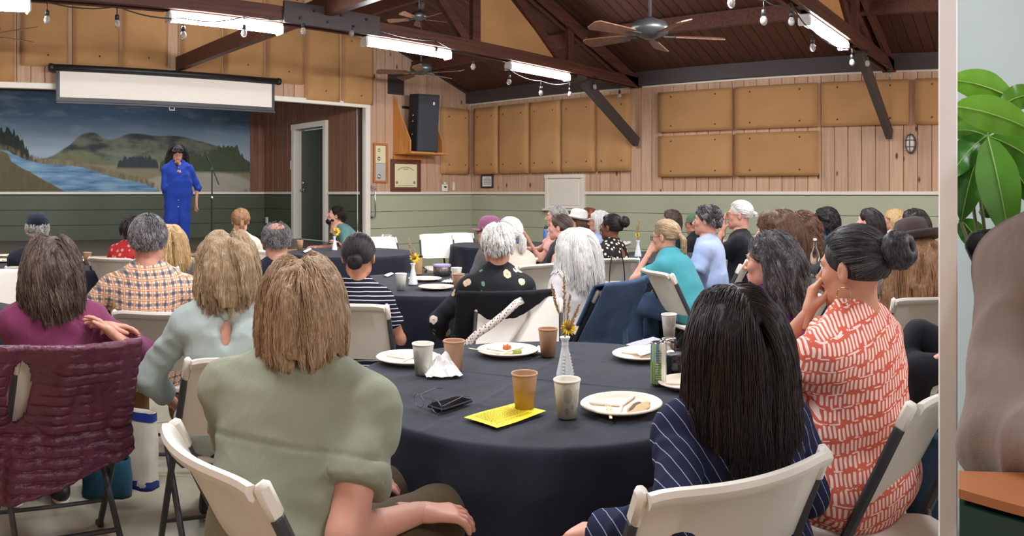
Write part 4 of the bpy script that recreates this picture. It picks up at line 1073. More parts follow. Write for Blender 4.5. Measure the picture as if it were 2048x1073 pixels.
    if trousers:
        tv = vox * 1.7; c = .014 * s + baggy
        f = Field(lo, hi, tv)
        f.ell(pel + V3(0, -.01, .0), ((.172 if fem else .165) * s * wide + c, .128 * s * wide + c, .13 * s + c), .03)
        legf(f, c + .006, .03, .93); f.plane(pel + V3(0, 0, .1 * s), (0, -.55, 1) if pose == 'sit' else (0, 0, 1))
        TV, TQ = f.mesh(2); TV = TV + vnormals(TV, TQ) * (.005 * wob(TV, 26, 3))[:, None]
        mesh_obj('trousers', TV - off, TQ, trousers, root, True)
    if shoe and (shoe_show):
        for sx, an, kn in zip((-1, 1), AN, KN):
            f = Field(an - .2, an + .3, .009); fd = V3(0.15 * sx, 1, 0)
            b0 = V3(an[0], an[1], base_z)
            f.ell(b0 + V3(0, -.03, .045) * s, V3(.042, .06, .05) * s, .02); f.ell(b0 + V3(.008 * sx, .09, .035) * s, V3(.048, .10, .036) * s, .03); f.cone(an + V3(0, -.01, .02), an + V3(0, -.01, -.05), .043 * s, .045 * s, .02, clip_a=True)
            f.plane(b0 + V3(0, 0, .004), (0, 0, -1)); sv, sq = f.mesh(1); sh_ = mesh_obj('shoe', sv - off, sq, shoe, root, True)
            f = Field(an - .2, an + .3, .009); f.ell(b0 + V3(0, -.03, .01) * s, V3(.044, .063, .022) * s, .02); f.ell(b0 + V3(.008 * sx, .09, .01) * s, V3(.05, .103, .02) * s, .03); f.plane(b0 + V3(0, 0, .002), (0, 0, -1)); f.plane(b0 + V3(0, 0, .02), (0, 0, 1))
            sv, sq = f.mesh(1); mesh_obj('sole', sv - off, sq, plain('sole', (210, 205, 195), .6), sh_, True)
    ctx = dict(root=root, hc=hc - off, Rh=Rh, hs=hs, s=s, neck=neck - off, SL=SL - off, SR=SR - off, up=up, Rc=Rc, near=near, mid=mid, toL=lambda p: toL(p) - off, EL=EL - off, ER=ER - off, WL=WL - off, WR=WR - off, body=body, pel=pel - off, seed=int(hx), KN=KN, AN=AN, Rw=Rw, A=A)
    if hair: make_hair(ctx, **hair)
    if glasses:
        m = MB(); M = Matrix.Translation(ctx['hc']) @ Matrix(Rh.tolist()).to_4x4() @ Matrix.Scale(hs, 4)
        for sx in (-1, 1):
            m.tube([M @ Vector((sx * .033 + .024 * cos(a), .108 - .2 * abs(sx * .033 + .024 * cos(a)), .002 + .019 * sin(a))) for a in [2 * pi * i / 16 for i in range(17)]], .0022, 6)
            m.tube([M @ Vector((sx * .057, .097, .006)), M @ Vector((sx * .079, .05, .008)), M @ Vector((sx * .082, -.005, .006)), M @ Vector((sx * .08, -.02, -.01))], .002, 6)
        m.tube([M @ Vector((-.01, .106, .004)), M @ Vector((0, .109, .007)), M @ Vector((.01, .106, .004))], .002, 6)
        m.build('glasses', glasses, root, True)
    if extra: extra(ctx)
    PEOPLE.append(root); return root, ctx

HL_Y = [-1, -.8, -.35, -.05, .25, .5, .66, .8]; HL_Z = [-.62, -.62, -.5, -.12, .12, .40, .52, .60]
def make_hair(ctx, style='long', c='brown', n=None, L=.3, thick=.016, grav=1.0, curl=0.0, cfreq=30, part=0.0, lift=.5, back=.35, side=.7, clump=.35, tie=None, tail=.2, bang=False, bald=0, rad=None, mass=.014, hl=0.0, sway=(0, 0, 0), frizz=.003, tailr=.022, bun=None, ears=True, hat=False, face=.03):
    rg = np.random.default_rng(ctx['seed']); hs = ctx['hs']; Rh, hc = ctx['Rh'], ctx['hc']; near, mid = ctx['near'], ctx['mid']
    n = n or (6500 if near else 2200 if mid else 1100); K = 16 if L > .12 or tie else 9
    rad = rad or (.0008 if near else .0014 if mid else .0022)
    er = V3(.078, .098, .088) * hs; ec = V3(0, -.012, .03) * hs
    D = rg.normal(size=(n * 4, 3)); D /= np.linalg.norm(D, axis=1)[:, None]
    ok = D[:, 2] > np.interp(D[:, 1], HL_Y, HL_Z) + hl
    ok &= D[:, 1] < .84
    if bald:  # thinning crown
        cd = nrm(V3(0, -.15, .95)); ok &= (D @ cd < 1 - bald) | (rg.random(len(D)) < .06)
    if hat: ok &= D[:, 2] < .35
    D = D[ok][:n]; n = len(D)
    Pt = D * er + ec                           # head-local
    nl = D / er; nl /= np.linalg.norm(nl, axis=1)[:, None]
    col = [(hc + Rh @ (ec), er)]
    sx = np.sign(D[:, 0] - part + 1e-6)
    if tie is None:
        v0 = nl * lift + np.stack([sx * side * np.clip(D[:, 2] + .2, 0, 1), -back * np.ones(n), np.zeros(n)], 1)
        if bang: fr = (D[:, 1] > .35)[:, None]; v0 = np.where(fr, nl * .3 + np.stack([.2 * D[:, 0], np.full(n, .9), np.full(n, -.1)], 1), v0)
        Pw = Pt @ Rh.T + hc; v = v0 @ Rh.T; v /= np.linalg.norm(v, axis=1)[:, None]
        off = rg.random(n) * thick + .003; Ln = L * (.78 + .3 * rg.random(n))
        if bang: Ln = np.where(D[:, 1] > .45, np.minimum(Ln, .085 * hs), Ln)
        ds = (Ln / (K - 1))[:, None]; pts = np.zeros((n, K, 3)); pts[:, 0] = Pw
        p = Pw.copy(); g = np.array((0, 0, -1.0)) + np.array(sway)
        sp = [(ctx['neck'] - ctx['up'] * .03, .075 * ctx['s']), (ctx['neck'] + ctx['up'] * .05, .06 * hs)]
        for t in np.linspace(0, 1, 6): sp.append((ctx['SL'] * (1 - t) + ctx['SR'] * t, .085 * ctx['s']))
        sp.append((ctx['neck'] - ctx['up'] * .16 * ctx['s'] + ctx['Rc'] @ V3(0, -.02, 0), .125 * ctx['s']))
        for j in range(1, K):
            v = v * .72 + g * .28 * grav; v /= np.linalg.norm(v, axis=1)[:, None]
            p = p + v * ds
            l = (p - hc) @ Rh - ec; e = er + off[:, None] * min(1, j / 3); r = np.sqrt(((l / e) ** 2).sum(1)); ins = r < 1
            l2 = l / np.maximum(r, 1e-3)[:, None]; p = np.where(ins[:, None], (l2 + ec) @ Rh.T + hc, p)
            for c_, r_ in sp:
                d = p - c_; q = np.linalg.norm(d, axis=1); i2 = q < r_ + off * .5
                p = np.where(i2[:, None], c_ + d / np.maximum(q, 1e-4)[:, None] * (r_ + off * .5)[:, None], p)
            if not bang or True:
                fl = (p - hc) @ Rh                # keep the face clear
                bad = (fl[:, 1] > .062 * hs) & (np.abs(fl[:, 0]) < .06 * hs) & (fl[:, 2] < .03 * hs) & (fl[:, 2] > -.2 * hs)
                fl[bad, 0] = np.sign(fl[bad, 0] + 1e-5) * .064 * hs; p = np.where(bad[:, None], fl @ Rh.T + hc, p)
            fl = (p - hc) @ Rh
            b2 = (fl[:, 2] < .03 * hs) & (fl[:, 2] > -.17 * hs) & (fl[:, 1] > face * hs)
            fl[b2, 1] = face * hs - .01 * off[b2] / max(thick, 1e-3); p = np.where(b2[:, None], fl @ Rh.T + hc, p)
            pts[:, j] = p
    else:
        T = V3(*tie) * hs; nT = nrm((T - ec) / er); pts = np.zeros((n, K, 3)); k1 = int(K * .55); off = rg.random(n) * thick + .003
        for j in range(K):
            t = min(1, j / k1)
            q = D * (1 - t) + nT * t; q /= np.linalg.norm(q, axis=1)[:, None]
            bulge = np.sin(pi * t) * .006
            pp = q * (er + off[:, None] * (1 - .6 * t) + bulge) + ec
            if t >= 1 or j >= k1: pass
            pp = pp * (1 - t ** 6) + (T + (q * 0 + rg.normal(size=(n, 3)) * .006)) * t ** 6
            pts[:, j] = pp @ Rh.T + hc
        Tw = hc + Rh @ T; th0 = rg.random(n) * 2 * pi; rr = np.sqrt(rg.random(n))
        outd = Rh @ nrm(V3(T[0] * .3, T[1], max(T[2], 0) * .6)); 
        if bun:
            R_ = bun * hs; cc = Tw + outd * R_ * .75; B = basis(outd, V3(0, 0, 1.0001) + V3(.01, 0, 0))
            ph = th0; lat = (rg.random(n) - .5) * 2.0
            for j in range(k1, K):
                a = ph + (j - k1) * .55; cr = np.cos(lat); yy = np.sin(lat)
                u = np.stack([np.cos(a) * cr, yy * .8, np.sin(a) * cr], 1) * R_ * (.86 + .2 * rr)[:, None]
                t = min(1, (j - k1 + 1) / 2.0); pts[:, j] = (cc + u @ B.T) * t + pts[:, k1 - 1] * (1 - t)
        else:
            o2 = np.stack([np.cos(th0), np.sin(th0), 0 * th0], 1) * (rr * tailr * hs)[:, None]
            Lt = tail * (.75 + .3 * rg.random(n))
            for j in range(k1, K):
                t = (j - k1 + 1) / (K - k1); w_ = np.minimum(1, .35 + 1.2 * t) * (1 - .4 * max(0, t - .6))
                ax = outd * min(t, .35) * .10 + np.array(sway) * t * t * .15
                pts[:, j] = Tw + ax * hs + np.array((0, 0, -1.0)) * (Lt * max(0, t - .12))[:, None] + o2 * w_
    # clumps, curls, frizz
    nc = max(12, n // 45); ci = rg.choice(n, nc, replace=False); idx = np.zeros(n, int)
    for a in range(0, n, 2000): idx[a:a + 2000] = np.argmin(((pts[a:a + 2000, 0][:, None] - pts[ci, 0][None]) ** 2).sum(2), 1)
    if clump and not bun:
        wt = (np.linspace(0, 1, K) ** 1.3 * clump)[None, :, None]; cp = pts[ci][idx]
        pts = pts * (1 - wt) + cp * wt
    if curl:
        ph = rg.random(nc)[idx] * 6.28 + rg.normal(size=n) * .5; fr = cfreq * (.8 + .4 * rg.random(nc)[idx]); s_ = np.linspace(0, 1, K)[None] * (L if tie is None else .3)
        a = ph[:, None] + fr[:, None] * s_; am = curl * np.minimum(1, np.linspace(0, 1, K) * 3)[None]
        pts[:, :, 0] += np.cos(a) * am; pts[:, :, 1] += np.sin(a) * am; pts[:, :, 2] += np.sin(a * .7) * am * .5
    pts += rg.normal(size=pts.shape) * frizz * np.linspace(0, 1, K)[None, :, None] * (.6 if n > 3000 else 1)
    m_h, m_m = hmat(c)
    # solid mass under the strands
    hv = .0085 if near else .011 if mid else .014
    gi = rg.choice(n, min(n, 90 if L > .1 or tie else 0), replace=False)
    allp = pts[gi].reshape(-1, 3) if len(gi) else pts[:, 0]
    bx = np.concatenate([allp, (hc + Rh @ ec)[None] - .11 * hs, (hc + Rh @ ec)[None] + .11 * hs])
    f = Field(bx.min(0) - .03, bx.max(0) + .03, hv)
    thk = min(thick, .02)
    B3 = Rh
    f.ell(hc + Rh @ ec, er + .002 + thk * .25, .01, Rh)
    # trim the cap back to the hairline
    f.plane(hc + Rh @ (V3(0, .066, .035) * hs), Rh @ nrm(V3(0, 1, -.62)))
    f.plane(hc + Rh @ (V3(0, .0, -.055) * hs), Rh @ nrm(V3(0, .35, -1)))
    if not hat and bald:
        f.ell(hc + Rh @ (ec + nrm(V3(0, -.15, .95)) * er), V3(.075, .085, .04) * hs * (1 + bald), .006, Rh, cut=True)
    for i in gi:
        q = pts[i][(int(K * .55) - 1 if tie is not None else 0):: 3 if K > 10 else 2]
        for a in range(len(q) - 1):
            r0 = mass * (1 - .55 * a / len(q)); f.cone(q[a], q[a + 1], r0, mass * (1 - .55 * (a + 1) / len(q)), .008)
    if not (hat and False):
        mv, mq = f.mesh(2)
        if len(mv): 
            N = vnormals(mv, mq); mv = mv - N * (.006 if near and L > .1 and tie is None else .003)
            hm = mesh_obj('hair', mv, mq, m_m, ctx['root'], True)
    cu = bpy.data.hair_curves.new('strands'); cu.add_curves([K] * n)
    cu.attributes['position'].data.foreach_set('vector', pts.astype(np.float32).ravel())
    ra = cu.attributes.get('radius') or cu.attributes.new('radius', 'FLOAT', 'POINT')
    ra.data.foreach_set('value', (np.tile(np.concatenate([np.full(K - 3, 1.0), [.85, .6, .25]]), n) * rad).astype(np.float32))
    tn = cu.attributes.new('tone', 'FLOAT', 'CURVE')
    tn.data.foreach_set('value', np.clip(.6 * rg.random(nc)[idx] + .4 * rg.random(n), 0, 1).astype(np.float32))
    cu.materials.append(m_h); so = bpy.data.objects.new('strands', cu); link(so, hm)
    ctx['hair'] = hm; return hm
# ================================================================ FURNITURE
M_chairp = plain('chair_plastic', (226, 218, 206), .42, nz=.015)
def chair_meshes():
    out = []
    def keep(m, name, mat, smooth=False, auto=0):
        o = m.build(name, mat, None, smooth)
        if auto: fixn(o); shade_auto(o, auto)
        out.append((name, o.data)); bpy.data.objects.remove(o)
    # backrest: curved panel with a rolled lip, leaning with the posts
    TL = .50                                    # lean of posts (dy per dz)
    sec = [(.0, .545), (.004, .70), (.002, .835), (-.002, .862), (-.012, .874), (-.030, .874), (-.041, .862), (-.040, .844), (-.033, .838), (-.024, .845), (-.014, .84), (-.012, .70), (-.013, .545)]
    def yp(z): return -.115 - (z - .50) * TL
    n = 22; m = MB(); v = []; k = len(sec)
    for i in range(n + 1):
        u = -1 + 2 * i / n; x = u * .226; e = .012 * (abs(u) ** 8)
        for d, z in sec: v.append((x, yp(z) + .006 + d - .058 * (1 - u * u) * (.6 + .4 * (z - .5) / .37), z - (e if z > .8 else 0) + (e if z < .6 else 0)))
    f = [[i * k + j, (i + 1) * k + j, (i + 1) * k + (j + 1) % k, i * k + (j + 1) % k] for i in range(n) for j in range(k)] + [list(range(k)), [n * k + j for j in range(k)][::-1]]
    m.add(v, f); keep(m, 'backrest', M_chairp, auto=40)
    for sx in (-1, 1):
        m = MB(); m.bar((sx * .232, yp(.785), .785), (sx * .230, yp(.866), .866), .027, .040, up=(0, 1, TL), bev=.010); keep(m, 'post_sleeve', M_chairp, auto=40)
    # seat
    m = MB(); out_ = []; N = 40
    for i in range(N):
        a = 2 * pi * i / N; c_, s_ = cos(a), sin(a); q = 5.0; r = (abs(c_) ** q + abs(s_) ** q) ** (-1 / q); out_.append((c_ * r, s_ * r))
    rings = [(0, .435), (.5, .438), (.85, .444), (.96, .447), (1.0, .440), (1.0, .425), (.96, .418), (.4, .424), (0, .424)]
    for r, z in rings:
        for x, y in out_: m.v.append(Vector((x * r * .215, .085 + y * r * .205, z - .012 * max(0, y * r) ** 3)))
    for j in range(len(rings) - 1):
        for i in range(N): m.f.append([j * N + i, j * N + (i + 1) % N, (j + 1) * N + (i + 1) % N, (j + 1) * N + i]); m.m.append(0)
    keep(m, 'seat', M_chairp, auto=40)
    for sx in (-1, 1):
        m = MB(); m.bar((sx * .234, yp(.795), .795), (sx * .236, yp(.012), .012), .022, .034, up=(0, 1, TL), bev=.009); m.box((sx * .236, yp(0), .012), (.03, .04, .024), bev=.006); keep(m, 'leg', M_char)
    for sx in (-1, 1):
        m = MB(); m.bar((sx * .208, .13, .425), (sx * .208, -.26, .012), .022, .030, up=(0, 1, -.9), bev=.008); m.box((sx * .208, -.265, .012), (.03, .04, .024), bev=.006); keep(m, 'leg', M_char)
    m = MB(); m.tube([(-.236, yp(.14), .14), (.236, yp(.14), .14)], .009, 8); keep(m, 'stretcher', M_char)
    m = MB(); m.tube([(-.208, -.165, .115), (.208, -.165, .115)], .010, 8); keep(m, 'stretcher', M_char)
    m = MB(); m.tube([(-.236, yp(.45), .45), (-.2, yp(.45), .412), (.2, yp(.45), .412), (.236, yp(.45), .45)], .009, 8); keep(m, 'seat_frame', M_char)
    for sx in (-1, 1):
        m = MB(); m.bar((sx * .222, .06, .40), (sx * .222, yp(.30) , .30), .006, .022); m.lathe([(0, .004), (.009, .003), (.009, 0)], 8, M=Matrix.Translation((sx * .226, yp(.30) + .01, .306)) @ Matrix.Rotation(sx * pi / 2, 4, 'Y')); keep(m, 'hinge_link', M_char)
    return out
CHM = chair_meshes()
def chair_at(loc, A, label, lean=0):
    o = empty('folding_chair', (loc[0], loc[1], 0), -A, label, 'chair', 'white folding chairs')
    for nm, me in CHM: q = bpy.data.objects.new(nm, me); link(q, o)
    return o
def chair_px(px, r, yaw, label):
    g = G(px, r); return chair_at(g, az(px) + radians(yaw), label)
def chair_for(pc, label, yaw=None, dy=.03, dx=0):
    """a chair under a seated person; yaw is relative to the person's own facing"""
    root = pc['root']; A = pc['A'] + radians(yaw or 0)
    p = root.location; fx, fy = sin(A), cos(A)
    return chair_at((p.x + fx * dy + fy * dx, p.y + fy * dy - fx * dx), A, label)

t = NT('black_tablecloth'); v_ = t.obj()
t.set(Base_Color=t.mix(t.noise(v_, 6, 4), lin((18, 20, 30)), lin((34, 37, 52))), Roughness=.82, Specular_IOR_Level=.25, Sheen_Weight=.15, Sheen_Roughness=.4)
t.bump(t.math('ADD', t.math('MULTIPLY', t.noise(v_, 8, 4), .7), t.math('MULTIPLY', t.noise(v_, 700, 1), .05)), .35, .02); M_cloth = t.m
M_lam = plain('table_laminate', (196, 190, 180), .5)
def round_table(px, r, R, label, clabel, fine=False, bottom=.12, seed=0, bumps=()):
    g = G(px, r); o = empty('round_table', g, 0, label, 'table', 'round banquet tables')
    m = MB(); m.lathe([(0, .735), (R - .01, .735), (R, .728), (R, .71), (R - .01, .705), (0, .705)], 48); m.build('tabletop', M_lam, o)
    for sx in (-1, 1):
        for sy in (-1, 1):
            m = MB(); m.tube([(sx * .42, sy * .30, .705), (sx * .42, sy * .36, 0.01)], .014, 8); m.lathe([(0, 0), (.02, 0), (.02, .03), (0, .03)], 8, c=(sx * .42, sy * .36, 0)); m.build('leg', M_char, o)
        m = MB(); m.tube([(sx * .42, -.33, .3), (sx * .42, .33, .3)], .010, 8); m.build('leg_brace', M_char, o)
    rg = np.random.default_rng(seed + 3); N = 240 if fine else 132
    th = np.arange(N) * 2 * pi / N
    ph = rg.uniform(0, 6.28, 6); ks = [5, 8, 11, 14, 19, 3]; am = [.5, .7, .6, .4, .25, .5]
    fold = sum(a * np.sin(k * th + p) for a, k, p in zip(am, ks, ph)); fold = fold / np.abs(fold).max()
    V = []; rads = list(np.linspace(0, R - .02, 46 if fine else 16)) + [R - .008, R + .004]
    zt = .7385
    def ztop(x, y):
        z = zt + .0012 * (wob(np.stack([x, y, 0 * x], 1), 14, seed) + .6 * wob(np.stack([x, y, 0 * x], 1), 36, seed + 1))
        for c_, a_ in ((.0, .3), (.38, .3), (-.4, .3), (.1, .3 + pi / 2), (-.34, .3 + pi / 2)):
            d = x * cos(a_) + y * sin(a_) - c_; z = z + .0035 * np.exp(-(d / .007) ** 2)
        return z
    for i, r_ in enumerate(rads):
        x, y = r_ * np.cos(th), r_ * np.sin(th); z = ztop(x, y) - (.004 if i == len(rads) - 1 else 0)
        V.append(np.stack([x, y, z], 1))
    nh = 34 if fine else 16
    for j in range(1, nh + 1):
        t_ = j / nh; z = zt - .006 - (zt - bottom) * t_ ** 1.1
        rr = R + .008 + (.035 + .075 * fold) * min(1, t_ * 1.2) ** .9
        for b0, bw, ba in bumps:
            da = (th - b0 + pi) % (2 * pi) - pi; rr = rr + ba * np.exp(-(da / bw) ** 2) * min(1, t_ * 5) * (1 - .5 * t_)
        rr = np.maximum(rr, R + .004)
        q = np.stack([rr * np.cos(th), rr * np.sin(th), np.full(N, z)], 1); q[:, 2] += .006 * wob(q, 9, seed + 4) * t_
        V.append(q)
    rows = len(V); V = np.concatenate(V)
    I = np.arange(N); Q = []
    for j in range(rows - 1): Q.append(np.stack([j * N + I, j * N + (I + 1) % N, (j + 1) * N + (I + 1) % N, (j + 1) * N + I], 1))
    Q = np.concatenate(Q)
    c = mesh_obj('tablecloth', V, Q, M_cloth, None, True, loc=g); tag(c, clabel, 'tablecloth', 'black round tablecloths')
    return g
TB = {}
TB[1] = round_table(1097, 2.84, .755, 'round table nearest the viewer, set with plates and cups', 'black cloth on the round table nearest the viewer', True, .1, 1, bumps=((math.atan2(-1.2, -1.6), .10, .05), (math.atan2(-1.0, -2.4), .12, .04)))
TB[2] = round_table(868, 5.9, .77, 'round table between the striped woman and the woman in floral black', 'black cloth on the round table between the striped and the floral shirts', False, .1, 2)
TB[3] = round_table(703, 9.0, .76, 'far round table in front of the crouching man in teal', 'black cloth on the table before the crouching man in teal', False, .1, 3)
TB[4] = round_table(1012, 10.3, .76, 'far round table by the corner of the green walls', 'black cloth on the far table by the corner of the green walls', False, .1, 4)
TB[5] = round_table(1312, 8.35, .76, 'round table beside the woman in the dotted dress', 'black cloth on the table beside the dotted dress', False, .1, 5)
TB[6] = round_table(1700, 6.0, .76, 'round table with the clear glass bottle', 'black cloth under the clear glass bottle', False, .1, 6)
TB[7] = round_table(105, 7.5, .76, 'far round table beside the man in the navy cap', 'black cloth on the table beside the navy cap', False, .1, 7)
TB[8] = round_table(-190, 4.4, .76, 'round table cut by the left edge beside the woman in purple', 'black cloth on the table beside the woman in purple', False, .1, 8)

# ================================================================ THE AUDIENCE: cloth patterns
def pat(name): t = NT(name); return t, t.obj()
def folds(t, v, s=.5): t.bump(t.math('ADD', t.math('MULTIPLY', t.noise(t.obj((1, 1, .35)), 14, 3), .5), t.math('MULTIPLY', t.noise(v, 900, 1), .04)), s, .02)
def band(t, x, per, duty, off=0.0):
    f = t.math('FRACT', t.math('ADD', t.math('MULTIPLY', x, 1 / per), off)); return t.math('LESS_THAN', f, duty)
def plaid():
    t, v = pat('plaid_shirt'); s = t.sep(v); wv = t.math('MULTIPLY', t.math('SUBTRACT', t.noise(v, 9, 2), .5), .03)
    x = t.math('ADD', t.math('ADD', s[0], t.math('MULTIPLY', s[1], .5)), wv); z = t.math('ADD', t.math('SUBTRACT', s[2], t.math('MULTIPLY', s[1], .2)), wv)
    per = .047; col = lin((226, 208, 190))
    def add(coord, duty, off, c, a):
        nonlocal col
        col = t.mix(t.math('MULTIPLY', band(t, coord, per, duty, off), a), col, lin(c))
    add(x, .30, 0, (56, 56, 84), .68); add(z, .30, 0, (56, 56, 84), .68); add(x, .28, .5, (198, 120, 44), .7); add(z, .28, .5, (198, 120, 44), .7); add(x, .05, .38, (240, 232, 224), .7); add(z, .05, .38, (240, 232, 224), .7)
    t.set(Base_Color=col, Roughness=.9, Specular_IOR_Level=.15); folds(t, v); return t.m
def stripes(name, base, line, per, duty, ax='z', tilt=0.0, wob_=.015):
    t, v = pat(name); s = t.sep(v); wv = t.math('MULTIPLY', t.math('SUBTRACT', t.noise(v, 7, 2), .5), wob_ * 2)
    c = {'z': t.math('ADD', s[2], t.math('MULTIPLY', s[1], tilt)), 'x': t.math('ADD', s[0], t.math('MULTIPLY', s[2], tilt))}[ax]
    t.set(Base_Color=t.mix(band(t, t.math('ADD', c, wv), per, duty), lin(base), lin(line)), Roughness=.9, Specular_IOR_Level=.15); folds(t, v); return t.m
def dots(name, base, dot, scale, r, dot2=None):
    t, v = pat(name); vo = t.n('ShaderNodeTexVoronoi', ins={'Vector': v, 'Scale': scale, 'Randomness': .8})
    m = t.math('LESS_THAN', vo.outputs['Distance'], r)
    t.set(Base_Color=t.mix(m, lin(base), lin(dot)), Roughness=.85, Specular_IOR_Level=.2); folds(t, v); return t.m
def floral():
    t, v = pat('floral_blouse'); dv = t.n('ShaderNodeVectorMath', operation='ADD', ins={0: v, 1: t.n('ShaderNodeVectorMath', operation='SCALE', ins={0: t.n('ShaderNodeTexNoise', ins={'Vector': v, 'Scale': 30.0}).outputs['Color'], 'Scale': .03}).outputs[0]}).outputs[0]
    vo = t.n('ShaderNodeTexVoronoi', ins={'Vector': dv, 'Scale': 12.0, 'Randomness': .9}); d = vo.outputs['Distance']; rnd = t.sep(vo.outputs['Color'])[0]
    has = t.math('GREATER_THAN', rnd, .3); pet = t.math('MULTIPLY', t.math('LESS_THAN', d, .32), has); core = t.math('MULTIPLY', t.math('LESS_THAN', d, .1), has)
    pc = t.ramp(rnd, [(.45, lin((222, 196, 190))), (.7, lin((230, 220, 206))), (.85, lin((206, 160, 90))), (1, lin((206, 196, 190)))])
    leaf = t.math('MULTIPLY', t.math('LESS_THAN', t.n('ShaderNodeTexVoronoi', ins={'Vector': dv, 'Scale': 15.0}).outputs['Distance'], .22), t.math('GREATER_THAN', t.noise(v, 12), .56))
    c = t.mix(leaf, lin((24, 24, 28)), lin((104, 132, 118))); c = t.mix(pet, c, pc); c = t.mix(core, c, lin((190, 140, 110)))
    t.set(Base_Color=c, Roughness=.7, Specular_IOR_Level=.25); folds(t, v); return t.m
def orange_print():
    t, v = pat('orange_print_dress'); s = t.sep(v); wv = t.math('MULTIPLY', t.math('SUBTRACT', t.noise(v, 6, 2), .5), .05)
    # angle around the body so that the strokes run upright
    x = t.math('ADD', t.math('MULTIPLY', t.math('SUBTRACT', s[1], s[0]), .8), wv); z = t.math('ADD', t.math('ADD', s[2], t.math('MULTIPLY', s[0], -.25)), t.math('MULTIPLY', wv, 1.0))
    pz, pxx = .043, .0150
    row = t.math('FLOOR', t.math('MULTIPLY', z, 1 / pz)); fz = t.math('SUBTRACT', t.math('FRACT', t.math('MULTIPLY', z, 1 / pz)), .5)
    xs = t.math('ADD', t.math('MULTIPLY', x, 1 / pxx), t.math('MULTIPLY', row, .37)); fx = t.math('SUBTRACT', t.math('FRACT', xs), .5)
    ci = t.math('FLOOR', xs)
    rnd = t.n('ShaderNodeTexWhiteNoise', noise_dimensions='2D', ins={'Vector': t.n('ShaderNodeCombineXYZ', ins={0: ci, 1: row}).outputs[0]}).outputs[0]
    jz = t.math('ADD', t.math('MULTIPLY', fz, pz), t.math('MULTIPLY', t.math('SUBTRACT', rnd, .5), .010)); dx = t.math('MULTIPLY', fx, pxx)
    dz = t.math('MAXIMUM', t.math('SUBTRACT', t.math('ABSOLUTE', jz), .0118), 0.0)
    dd = t.math('SQRT', t.math('ADD', t.math('MULTIPLY', dx, dx), t.math('MULTIPLY', dz, dz)))
    white = t.math('MULTIPLY', t.math('LESS_THAN', dd, .0041), t.math('GREATER_THAN', rnd, .0))
    lines = t.math('LESS_THAN', t.math('ABSOLUTE', t.math('SUBTRACT', t.math('ABSOLUTE', fz), .5)), .05)
    w2 = t.math('MAXIMUM', white, t.math('MULTIPLY', lines, t.math('GREATER_THAN', t.noise(v, 40), .5)))
    t.set(Base_Color=t.mix(w2, t.mix(t.noise(v, 5), lin((196, 90, 72)), lin((222, 112, 90))), lin((240, 212, 202))), Roughness=.9, Specular_IOR_Level=.1)
    folds(t, v, .6); return t.m
def denim(): 
    t, v = pat('denim'); n = t.noise(v, 5, 4); t.set(Base_Color=t.mix(n, lin((38, 52, 76)), lin((86, 108, 138))), Roughness=.9, Specular_IOR_Level=.1); folds(t, v); return t.m
CL = {k: cloth_mat('cloth_' + k, a, b) for k, (a, b) in {
 'plum': ((132, 60, 96), (104, 44, 74)), 'sagegrey': ((178, 188, 184), (150, 162, 158)), 'khakigreen': ((152, 155, 134), (128, 132, 112)), 'navy': ((36, 40, 56), (24, 27, 40)),
 'cream': ((226, 214, 196), (204, 190, 172)), 'teal': ((96, 136, 132), (74, 112, 110)), 'blue': ((44, 76, 172), (30, 54, 140)), 'khaki': ((158, 122, 78), (126, 94, 58)), 'brown': ((92, 76, 54), (68, 56, 40)),
 'grey': ((112, 106, 106), (86, 82, 84)), 'beige': ((218, 206, 190), (196, 184, 168)), 'white': ((232, 226, 222), (206, 200, 200)), 'pink': ((226, 176, 166), (206, 150, 142)), 'charcoal': ((58, 56, 60), (42, 40, 44)),
 'turq': ((74, 152, 160), (54, 128, 138)), 'skyblue': ((172, 186, 220), (146, 162, 200)), 'black': ((30, 31, 36), (20, 20, 25)), 'purple': ((106, 34, 112), (82, 24, 90)), 'peach': ((228, 194, 168), (206, 170, 146)),
 'tealblue': ((52, 86, 104), (38, 66, 84)), 'bluegrey': ((84, 100, 118), (66, 80, 98)), 'darktrouser': ((40, 40, 46), (28, 28, 34)), 'taupe': ((146, 130, 120), (120, 104, 96)), 'olive': ((110, 110, 90), (88, 88, 70))}.items()}
CL['plaid'] = plaid(); CL['breton'] = stripes('breton_stripes', (28, 30, 42), (206, 206, 212), .0235, .2, 'z', .1, .006); CL['pin'] = stripes('pinstripe', (34, 38, 62), (150, 154, 176), .03, .07, 'x', .55, .01)
CL['polka'] = dots('dotted_dress', (34, 30, 28), (222, 210, 190), 26, .33); CL['floral'] = floral(); CL['orange'] = orange_print(); CL['denim'] = denim(); CL['redfloral'] = dots('red_floral', (176, 44, 46), (196, 150, 140), 20, .3)
SHOE = {'dark': plain('shoe_dark', (40, 36, 34), .5), 'brown': plain('shoe_brown', (104, 62, 40), .5), 'grey': plain('shoe_grey', (150, 142, 136), .7)}
GL_D = plain('glasses_dark', (34, 30, 32), .3); GL_R = plain('glasses_red', (150, 50, 44), .3)
DT = CL['darktrouser']
# ================================================================ THE PEOPLE
def who(*a, chair=None, cyaw=0, cdy=.03, cdx=0, **k):
    r, c = person(*a, **k)
    if chair: c['chair'] = chair_for(c, chair, cyaw, cdy, cdx)
    return c
